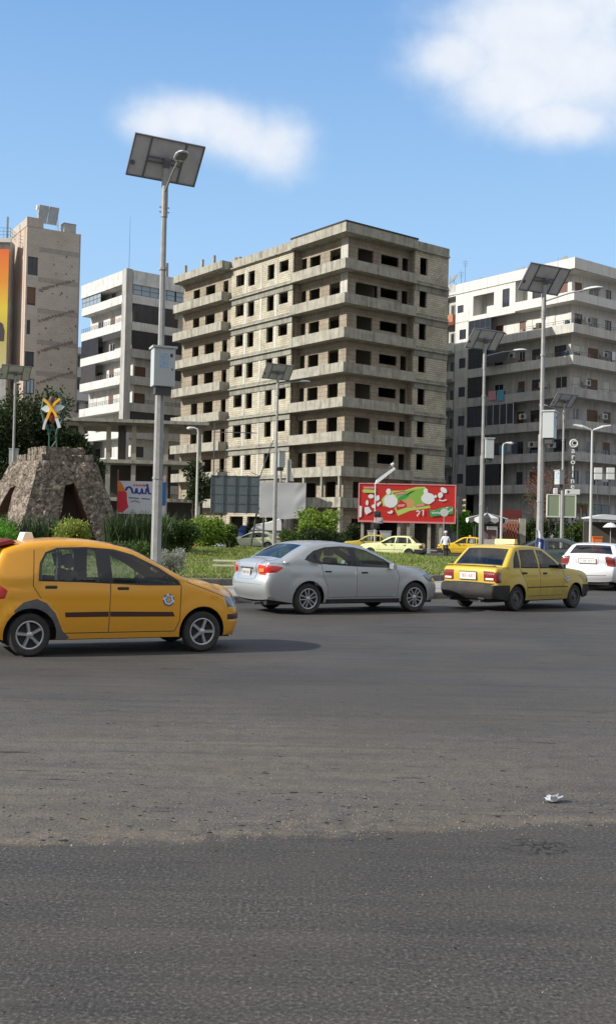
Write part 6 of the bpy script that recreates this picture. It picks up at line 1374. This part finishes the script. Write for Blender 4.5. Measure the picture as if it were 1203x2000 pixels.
def banner():
    Y = 84.0; a = at(229, 1003, Y); c = at(324, 1006, Y); H = at(230, 939, Y).z-a.z; W = c.x-a.x; r = thing('cloth_banner', 'white, red and blue advertising banner behind the big lamp post', 'banner', (a.x, Y, 0)); z0 = a.z
    def U(p): return ((p[0]-100)/535*W, z0+(600-p[1])/395*H)        # crop pixels
    k = [0]
    def sh(nm, m, poly): k[0] += 1; b = MB(); y = -.003-.0025*k[0]; b.prism([U(p) for p in poly], y, y+.002); return b.build(nm, m, r)
    MB().box(0, W, 0, .05, z0, z0+H).build('cloth', mat('banner_white', (.62, .64, .68), .6), r)
    sh('red_panel', mat('banner_red', (.66, .03, .06), .6), [(100, 270), (165, 300), (205, 350), (205, 430), (225, 520), (160, 585), (100, 585)]); sh('orange_panel', mat('banner_orange', (.70, .22, .04), .6), [(102, 205), (130, 210), (175, 290), (190, 330), (102, 330)])
    sh('blue_panel', mat('banner_blue', (.02, .17, .42), .6), [(555, 215), (635, 205), (632, 490), (555, 500)]); bl = mat('banner_deep_blue', (.03, .03, .30), .6)
    sh('lettering', bl, strip([(190, 320), (205, 285), (235, 275), (255, 300), (265, 345), (295, 350), (310, 290)], 24)); sh('lettering', bl, strip([(310, 290), (318, 345), (345, 355), (365, 330), (368, 290)], 22)); sh('lettering', bl, strip([(368, 300), (380, 355), (410, 350), (420, 290)], 22)); sh('lettering', bl, strip([(425, 235), (435, 300), (445, 350), (470, 355)], 22))
    rdm = mat('banner_letter_red', (.55, .03, .05), .6)
    for x in (285, 318, 352, 385, 412): sh('lettering', rdm, strip([(x-12, 265), (x-2, 240), (x+8, 262), (x+12, 250)], 11))
    for x0, x1, y in ((225, 340, 405), (368, 460, 412)): sh('small_text', bl, strip([(x0, y), (x1, y+6)], 9))
    sh('small_text', M_PBK, strip([(250, 455), (300, 440), (350, 460)], 7))
    for x in (0, W): MB().cyl((x, .08, 0), (x, .08, z0+H+.9), .05, n=6).build('post', mat('rusty_post', (.28, .09, .05), .7), r)
banner()
# ================================================================== STREET SIDE
def signal(P, label, n=3, h=4.6, az=0):
    r = thing('traffic_signal', label, 'traffic light', P, az); MB().cyl((0, 0, 0), (0, 0, h), .07, n=8).build('pole', M_STEELD, r); MB().box(-.18, .18, -.30, -.08, h-1.35, h-.1).build('housing', M_BLK, r, bevel=.02)
    for i in range(n):
        z = h-.32-i*.4; q = MB(); q.cyl((0, -.305, z), (0, -.32, z), .13, n=14); l = q.build('signal_lens', [mat('unlit_red_lens', (.25, .03, .02), .3), mat('unlit_amber_lens', (.30, .16, .02), .3), mat('unlit_green_lens', (.02, .16, .08), .3)][i], r)
        v = MB(); m = 10
        vs = [(.15*math.cos(math.pi*j/m), y, z+.15*math.sin(math.pi*j/m)) for y in (-.31, -.58) for j in range(m+1)]; v.add(vs, [(j, j+1, m+1+j+1, m+1+j) for j in range(m)]); v.build('visor', mat('faded_visor', (.42, .30, .16), .6), l)
    return r
p = gx(894, 80); signal(p, 'traffic light with three faded visors at the right end of the red hoarding', az=R(75), h=at(894, 970, 80).z-.15)
p = gx(867, 76); t = thing('round_sign', 'round traffic sign seen from the back above the walking man', 'road sign', p); zc = at(867, 1001, 76).z-.15
MB().cyl((0, 0, 0), (0, 0, zc+.3), .035, n=8).build('post', M_GALV, t); MB().cyl((0, -.03, zc), (0, -.05, zc), .30, n=24).build('disc', mat('sign_back', (.52, .52, .52), .5), t)
# pole with a tilted white panel and clustered black signal heads in front of the red hoarding
p = gx(733, 79); t = thing('signal_pole', 'thin pole with tilted white panel and black signal heads in front of the red hoarding', 'pole', p)
def rel(px, py): q = at(px, py, 79); return (q.x-p.x, 0, q.z-p.z)
MB().cyl((0, 0, 0), rel(733, 946), .06, .05, 8).build('pole', mat('white_pole', (.55, .55, .54), .5), t)
b = MB(); q = [rel(*a) for a in ((732, 946), (735, 937), (768, 913), (771, 917), (737, 944))]; b.prism([(a[0], a[2]) for a in q], -.6, .6); b.build('tilted_panel', mat('panel_edge_white', (.72, .73, .74), .4), t)
MB().tube([rel(755, 945), rel(760, 915), rel(766, 905), rel(771, 900)], .045, 6).build('lamp_arm', M_STEELD, t)
MB().tube([rel(764, 909), rel(769, 905)], [.14, .10], 10).build('lamp_head', M_LAMPH, t)
for i, (px, py) in enumerate(((738, 1004), (742, 1016), (735, 1026))): a = rel(px, py); MB().box(a[0]-.28, a[0]+.2, -.25, .15, a[2]-.25, a[2]+.2).cyl((a[0], -.26, a[2]), (a[0], -.40, a[2]), .12, n=12).build('signal_head', M_BLK if i != 1 else mat('pale_housing', (.4, .4, .4), .5), t, bevel=.03)
for px, w, lab in ((728, .7, 'grey street cabinet left of the thin signal pole'), (754, .85, 'wider pale street cabinet right of the thin signal pole')):
    o = MB().box(-w/2, w/2, 0, .5, 0, 1.55).box(-w/2-.04, w/2+.04, -.04, .54, 1.551, 1.62).box(-w/2+.06, w/2-.06, -.012, -.001, .15, 1.45).build('street_cabinet', mat('cabinet_grey', (.40, .42, .42), .6, noise_amt=.5, nscale=2), bevel=.01); o.location = gx(px, 82.5); tag(o, lab, 'cabinet')
# kiosk
t = thing('kiosk', 'small kiosk under a black and white scalloped round awning', 'kiosk', gx(951, 86)); 
b = MB(); n = 16; ztop = at(951, 1005, 86).z; ze = at(951, 1016, 86).z; rr = 1.75
for i in range(n):
    a, c = 2*math.pi*i/n, 2*math.pi*(i+1)/n; A = (rr*math.cos(a), rr*math.sin(a), ze); B = (rr*math.cos(c), rr*math.sin(c), ze); b.add([A, B, (0, 0, ztop)], [(0, 1, 2)], i % 2)
    M_ = ((A[0]+B[0])/2, (A[1]+B[1])/2, ze-.42); b.add([A, B, (B[0], B[1], ze-.25), M_, (A[0], A[1], ze-.25)], [(0, 1, 2, 3, 4)], i % 2)
b.cyl((0, 0, ztop-.05), (0, 0, ztop+.5), .05, n=6, m=1); b.build('awning', [mat('awning_white', (.55, .56, .55), .7), mat('awning_black', (.04, .04, .045), .7)], t)
b = MB()
for a in range(4): b.cyl((1.4*math.cos(a*1.57+.7), 1.4*math.sin(a*1.57+.7), 0), (1.4*math.cos(a*1.57+.7), 1.4*math.sin(a*1.57+.7), ze), .05, n=6)
b.build('post', M_STEELD, t); MB().box(-1.3, 1.3, -.9, .9, 0, 1.1).build('counter', mat('counter_white', (.42, .41, .39), .7), t, bevel=.02); MB().box(-.3, .7, -.5, .5, 1.101, 1.9).build('display_case', mat('goods_mix', (.25, .12, .08), .6, noise_amt=1, nscale=9, col2=(.05, .08, .14)), t)
# lattice brick wall, red awning, concrete wall, shop fronts
t = thing('lattice_wall', 'red brick lattice screen wall with concrete end pier', 'wall', gx(978, 88)); zt_ = at(990, 1018, 88).z
b = MB(); W = 1.32
for j in range(9):
    for i in range(6): z = .2+j*(zt_-.3)/9; x = i*W/5.5+(j % 2)*.11; b.box(x, x+.15, 0, .15, z, z+(zt_-.3)/9+.01*(i % 2))
b.build('lattice', mat('lattice_brick', (.36, .13, .08), .85), t); MB().box(-.12, W+.2, .3, .4, .0, zt_).build('backing', mat('pale_backing', (.34, .27, .22), .9), t); MB().box(W+.25, W+.75, -.1, .4, -.1, zt_+.1).build('pier', M_CONC, t)
t = thing('red_awning', 'dark red flat awning above the lattice wall', 'awning', gx(974, 89.6)); za = at(990, 1016, 89.6).z; zb_ = at(990, 999, 89.6).z
MB().prism([(0, za), (1.9, za), (1.8, zb_), (.1, zb_-.05)], -.4, .1).build('cloth', mat('dark_red_cloth', (.12, .02, .015), .85), t); MB().cyl((.1, .0, 0), (.1, .0, za), .04, n=6).cyl((1.8, .0, 0), (1.8, .0, za), .04, n=6).build('post', M_STEELD, t)
for x0, x1, Y, h, m, lab in ((-33, -11, 94.5, 1.5, M_CONCD, 'low grey wall running behind the banner'), (-10.8, 1.0, 91.5, 1.1, M_CONCD, 'low concrete wall below the two hoardings'), (16.4, 40, 96.0, 2.3, M_GREYW, 'grey garden wall in front of the right block')):
    o = MB().box(x0, x1, Y, Y+.25, 0, h).box(x0, x1, Y-.04, Y+.29, h, h+.08).build('boundary_wall', m); tag(o, lab, 'wall')
t = thing('shop_canopy', 'white shop canopy with dark stall below at the right edge', 'canopy', gx(1182, 84)); MB().prism([(-1.6, 3.05), (-.3, 3.3), (1.6, 3.15), (2.6, 2.85), (2.6, 2.78), (-1.6, 2.95)], -1.2, 1.2).build('canopy_cloth', mat('canopy_white', (.6, .62, .64), .6), t)
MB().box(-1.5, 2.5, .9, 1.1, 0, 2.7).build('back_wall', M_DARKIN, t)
for x in (-1.5, 2.4): MB().cyl((x, -1, 0), (x, -1, 2.9), .05, n=6).build('post', M_STEELD, t)
o = MB().box(-.45, .45, -.3, .3, 0, 1.25).box(-.5, .5, -.35, .35, 1.251, 1.33).build('orange_stall', mat('orange_stall_paint', (.72, .18, .03), .5), bevel=.02); o.location = gx(1165, 80, .15); o.scale = (.8, 1, 1.15); tag(o, 'small orange stall box at the foot of the double street lamp', 'stall')
o = MB().lathe([(.001, .35), (.35, .3), (.7, .12), (.95, -.05), (.93, -.08), (.6, .05), (.001, .25)], 16).cyl((0, 0, -2.2), (0, 0, .4), .03, n=6).build('parasol', mat('parasol_white', (.62, .62, .62), .7)); o.location = gx(1192, 79, 2.45); o.scale = (.6, .6, .85); tag(o, 'little white parasol near the right edge', 'parasol')
# vertical lettering sign and blank panels
M_SIGNW = mat('sign_white', (.66, .68, .64), .45); M_SIGNG = mat('panel_olive', (.24, .29, .19), .5)
def textobj(s, size, m, parent, M, depth=.04, name='lettering'):
    cu = bpy.data.curves.new('t', 'FONT'); cu.body = s; cu.size = size; cu.extrude = depth; cu.offset = .012; cu.align_x = 'CENTER'; cu.align_y = 'CENTER'; o = bpy.data.objects.new('t', cu); COL.objects.link(o)
    me = bpy.data.meshes.new_from_object(o.evaluated_get(bpy.context.evaluated_depsgraph_get())); bpy.data.objects.remove(o); me.materials.clear(); me.materials.append(m)
    n = bpy.data.objects.new(name, me); COL.objects.link(n); n.parent = parent; n.matrix_local = M; return n
Y = 90.0; p = at(1117, 962, Y); t = thing('vertical_sign', 'tall sign of white letters one below another on a thin post', 'sign', (p.x, Y, 0))
def zr(y, px=1117): return at(px, y, Y).z
MB().cyl((.12, .1, 0), (.12, .1, zr(862)), .05, n=8).build('post', M_STEELD, t); RX = Matrix.Rotation(R(90), 4, 'X')
b = MB()
for i in range(28):
    a, c = 2*math.pi*i/28, 2*math.pi*(i+1)/28; b.cyl((.32*math.cos(a), 0, .32*math.sin(a)), (.32*math.cos(c), 0, .32*math.sin(c)), .07, n=6)
o = b.build('ring', M_SIGNW, t); o.location = (.05, 0, zr(866)); textobj('C', .62, M_SIGNW, t, Matrix.Translation((.06, -.02, zr(866))) @ RX)
for ch, y in (('a', 881), ('r', 893), ('o', 903), ('l', 916), ('i', 928), ('n', 940), ('e', 951)): textobj(ch, .68, M_SIGNW, t, Matrix.Translation((0, -.02, zr(y)+(.0 if ch in 'li' else .05))) @ RX)
MB().box(-.62, .66, -.06, .1, zr(966), zr(956)).build('name_bar', M_SIGNW, t, bevel=.04); textobj('*', .5, M_PBK, t, Matrix.Translation((-.35, -.065, zr(963))) @ RX, .004)
MB().box(-1.62, -1.25, -.06, .1, zr(966), zr(954)).build('name_tab', M_SIGNW, t, bevel=.05)
for x0, x1, lab in ((-2.1, -1.12, 'left of the two blank olive sign panels with white frames'), (-.72, .25, 'right of the two blank olive sign panels with white frames')):
    s_ = thing('sign_panel', lab, 'sign', (p.x, Y, 0), group='blank framed sign panels'); z0, z1 = zr(1009), zr(968); MB().box(x0, x1, 0, .12, z0, z1).build('panel', M_SIGNG, s_)
    b = MB(); b.box(x0-.07, x1+.07, -.04, .14, z0-.09, z0-.001); b.box(x0-.07, x1+.07, -.04, .14, z1+.001, z1+.09); b.box(x0-.09, x0-.001, -.04, .14, z0, z1); b.box(x1+.001, x1+.09, -.04, .14, z0, z1); b.build('frame', M_SIGNW, s_); MB().cyl(((x0+x1)/2-.3, .2, 0), ((x0+x1)/2-.3, .2, z0), .05, n=6).cyl(((x0+x1)/2+.3, .2, 0), ((x0+x1)/2+.3, .2, z0), .05, n=6).build('leg', M_STEELD, s_)
for x_, lab in ((1168, 'left of the two small white box signs on the right block'), (1192, 'right of the two small white box signs on the right block')):
    q = at(x_, 925, 88); s_ = thing('box_sign', lab, 'sign', (q.x, 88, q.z), group='small white box signs'); MB().box(-.33, .33, 0, .15, .05, .5).box(-.33, .33, 0, .15, -.5, 0).box(-.3, .3, .02, .12, .0, .05, 1).build('box', [M_SIGNW, M_STEELD], s_, bevel=.03); MB().cyl((0, .2, -q.z), (0, .2, .4), .04, n=6).build('post', M_STEELD, s_)
# flag tied to the right lamp post
t = thing('tied_flag', 'blue and white flag hanging at the foot of the tall right lamp post', 'flag', tuple(gx(1056, 37.3, 0))); z1, z0 = at(1056, 1034, 37.3).z, at(1056, 1082, 37.3).z; b = MB(); vs = []; n = 10
for j in range(7):
    for i in range(n+1): u, w = i/n, j/6; vs.append((-.16+.36*u*(.55+.45*w)+.03*math.sin(w*5), .05*math.sin(u*9+w*2), z1-(z1-z0)*w-(.1*u*(1-w))))
for j in range(6):
    for i in range(n): b.add([vs[j*(n+1)+i], vs[j*(n+1)+i+1], vs[(j+1)*(n+1)+i+1], vs[(j+1)*(n+1)+i]], [(0, 1, 2, 3)], 1 if (j < 2 or (i in (3, 4, 5) and j in (3, 4))) else 0)
b.build('cloth', [mat('flag_blue', (.03, .06, .20), .8), mat('flag_white', (.55, .56, .58), .8)], t, weld=.001, smooth='keep'); MB().cyl((-.17, 0, 0), (-.17, 0, z1+.05), .015, n=6).build('stick', M_RAIL, t)
# small things behind the grass on the left
o = MB().prism([(-1.3, 0), (-.9, .55), (.2, .75), (1.2, 1.1), (1.5, .6), (1.45, .0)], -.6, .6).build('white_cover', mat('white_tarp', (.66, .66, .65), .7), bevel=.08); o.location = gx(520, 89, at(520, 1037, 89).z); tag(o, 'white tarpaulin heap behind the cream saloon', 'tarpaulin')
MB_ = MB().box(-1.4, 1.4, -.5, .5, 0, 1.0); o = MB_.build('stall_table', M_CONCD); o.location = gx(520, 89, .15); o.scale = (1, 1, (at(520, 1037, 89).z-.15)); tag(o, 'grey block carrying the white tarpaulin', 'table')
for px, Y, w, h, c, lab in ((385, 63, .30, .32, (.55, .06, .03), 'red litter bag under the big bright bush'), (401, 63.4, .22, .28, (.60, .10, .05), 'small orange-red litter bag under the big bright bush'), (425, 63, .45, .42, (.62, .66, .72), 'crumpled white plastic bag under the big bright bush')):
    b = MB(); b.lathe([(.001, 0), (.8, .02), (1, .4), (.6, .8), (.15, 1), (.001, .95)], 9); b.v = [(x*w*(1+.3*noise.noise(Vector((x*3, y*3, z*3+px)))), y*w, z*h) for x, y, z in b.v]; o = b.build('litter_bag', mat('bag', c, .5), weld=.001); q = lz(px, 0, Y); o.location = q; tag(o, lab, 'bag')
for px, lab, c, Y in ((478, 'blue wheeled bin left of the cream saloon', (.03, .07, .30), 90), ):
    t = thing('blue_bin', lab, 'bin', gx(px, Y, 0)); MB().prism([(-.35, .15), (.35, .15), (.45, 1.5), (-.45, 1.5)], -.35, .35).build('body', mat('bin_blue', c, .5), t, bevel=.03); MB().prism([(-.5, 1.5), (.5, 1.5), (.3, 1.95), (-.2, 2.0)], -.4, .4).build('lid', mat('bin_lid', (.04, .08, .26), .5), t, bevel=.03); MB().cyl((-.3, -.3, .12), (-.3, .3, .12), .12, n=12).cyl((.3, -.3, .12), (.3, .3, .12), .12, n=12).build('wheel', M_BLK, t)
for px, py, l, a, lab in ((452, 1104, 1.3, -4, 'long pale strip of wood lying on the grass'), (437, 1111, .7, 2, 'short pale board lying on the grass below the long strip')):
    q = ground(px, py, .38); o = MB().box(-l/2, l/2, -.05, .05, 0, .05).build('plank', mat('pale_wood', (.55, .54, .45), .7)); q.z = lawn_z(q.x, q.y)+.07; o.location = q; o.rotation_euler = (0, 0, R(a)); tag(o, lab, 'plank')
# plastic bag on the road
q = ground(1079, 1567); b = MB(); n = 14; vs = []
for j in range(7):
    for i in range(n): a = 2*math.pi*i/n; s_ = math.sin(math.pi*(j+.6)/7.4); w = Vector((.11*s_*math.cos(a), .07*s_*math.sin(a), .012+.055*(1-math.cos(math.pi*j/6))*.5)); w *= 1+.9*(noise.noise(w*35)); vs.append((w.x, w.y, max(w.z, .003)))
b.add(vs, [(j*n+i, j*n+(i+1) % n, (j+1)*n+(i+1) % n, (j+1)*n+i) for j in range(6) for i in range(n)]); o = b.build('plastic_bag', mat('thin_plastic', (.50, .52, .58), .3), smooth='keep'); o.location = q; o.rotation_euler = (0, 0, R(20)); o.scale = (.52,)*3; tag(o, 'crumpled translucent plastic bag lying on the road', 'litter')
# ================================================================== PEOPLE
def person(label, P, rz, joints, radii, edges, mats, colour, s=1.0, name='person'):
    me = bpy.data.meshes.new(name); me.from_pydata(joints, edges, []); o = bpy.data.objects.new(name, me); COL.objects.link(o); sk = o.modifiers.new('skin', 'SKIN'); sb = o.modifiers.new('sub', 'SUBSURF'); sb.levels = sb.render_levels = 2
    for i, r_ in enumerate(radii): me.skin_vertices[0].data[i].radius = (r_ if isinstance(r_, tuple) else (r_, r_)); 
    me.skin_vertices[0].data[0].use_root = True
    dg = bpy.context.evaluated_depsgraph_get(); m2 = bpy.data.meshes.new_from_object(o.evaluated_get(dg)); bpy.data.objects.remove(o)
    m2.name = name; m2.materials.clear()
    for a in mats: m2.materials.append(a)
    for f in m2.polygons: f.material_index = colour(f.center); f.use_smooth = True
    n = bpy.data.objects.new(name, m2); COL.objects.link(n); n.location = P; n.rotation_euler = (0, 0, rz); n.scale = (s, s, s); tag(n, label, 'person'); return n
# walking man, back to the photographer; local -y faces away from him, so he walks towards +y
J = [(0, 0, .95), (0, .02, 1.12), (0, .03, 1.30), (0, .03, 1.44), (0, .04, 1.52), (0, .05, 1.60), (0, .05, 1.70),
     (.17, .02, 1.40), (.25, .04, 1.14), (.22, .14, .92), (.22, .17, .85), (-.17, .02, 1.40), (-.27, .0, 1.14), (-.30, -.04, .90), (-.30, -.03, .83),
     (.10, 0, .90), (.11, .12, .50), (.10, .02, .10), (.10, .16, .04), (-.10, 0, .90), (-.10, -.05, .50), (-.10, -.24, .14), (-.10, -.10, .05)]
RD = [(.15, .11), (.14, .10), (.17, .11), (.10, .08), .055, .085, .075, .065, .048, .036, .03, .065, .048, .036, .03, .09, .062, .045, .04, .09, .062, .045, .04]
ED = [(0, 1), (1, 2), (2, 3), (3, 4), (4, 5), (5, 6), (2, 7), (7, 8), (8, 9), (9, 10), (2, 11), (11, 12), (12, 13), (13, 14), (0, 15), (15, 16), (16, 17), (17, 18), (0, 19), (19, 20), (20, 21), (21, 22)]
M_SHIRT = mat('white_shirt', (.66, .68, .72), .8); M_TROU = mat('dark_trousers', (.035, .035, .04), .85)
def colr(c):
    if c.z > 1.53 or (abs(c.x) > .18 and c.z < 1.0): return 2
    return 0 if c.z > .93 else (3 if c.z < .09 else 1)
pp = gx(871, 66, 0); man = person('man in white shirt, dark trousers and white cap walking beside the bright yellow taxi', pp, R(-8), J, RD, ED, [M_SHIRT, M_TROU, M_SKIN, M_BLK], colr, 1.02)
b = MB(); b.lathe([(.001, .10), (.06, .09), (.095, .05), (.105, 0), (.10, -.02)], 16); b.box(-.07, .07, .08, .17, -.015, .0); b.build('cap', M_SHIRT, man, M=Matrix.Translation((0, .05, 1.70)), smooth=True)
# driver of the silver saloon (car frame: x forward)
JD = [(0, 0, 0), (-.03, 0, .18), (-.07, 0, .36), (-.10, 0, .47), (-.07, 0, .54), (-.04, 0, .62), (-.04, 0, .72), (-.08, .19, .42), (.05, .26, .20), (.30, .16, .28), (.38, .13, .32), (-.08, -.19, .42), (.05, -.26, .20), (.30, -.16, .28), (.38, -.13, .32), (.14, .10, -.02), (.48, .13, .08), (.70, .12, -.25), (.14, -.10, -.02), (.48, -.13, .08), (.70, -.12, -.25)]
RDD = [(.15, .13), (.14, .12), (.17, .12), (.09, .08), .055, .085, .075, .065, .048, .036, .035, .065, .048, .036, .035, .09, .07, .05, .09, .07, .05]
EDD = [(0, 1), (1, 2), (2, 3), (3, 4), (4, 5), (5, 6), (2, 7), (7, 8), (8, 9), (9, 10), (2, 11), (11, 12), (12, 13), (13, 14), (0, 15), (15, 16), (16, 17), (0, 18), (18, 19), (19, 20)]
drv = person('driver in dark clothes seen through the rear side window of the silver saloon', (0, 0, 0), 0, JD, RDD, EDD, [mat('dark_jacket', (.05, .05, .055), .8), M_SKIN, M_TROU], lambda c: 1 if (c.z > .52 or c.x > .27 and c.z > .2) else (2 if c.z < .05 else 0))
bpy.context.view_layer.update()
drv.matrix_world = elan.matrix_world @ Matrix.Translation((.98, .36, .56)); b = MB(); b.lathe([(.001, .10), (.06, .09), (.095, .04), (.10, -.03), (.085, -.06)], 14); b.build('hair', mat('black_hair', (.015, .012, .01), .7), drv, M=Matrix.Translation((-.055, 0, .70)), smooth=True)
print('objects', len(bpy.data.objects), 'verts', sum(len(m.vertices) for m in bpy.data.meshes))
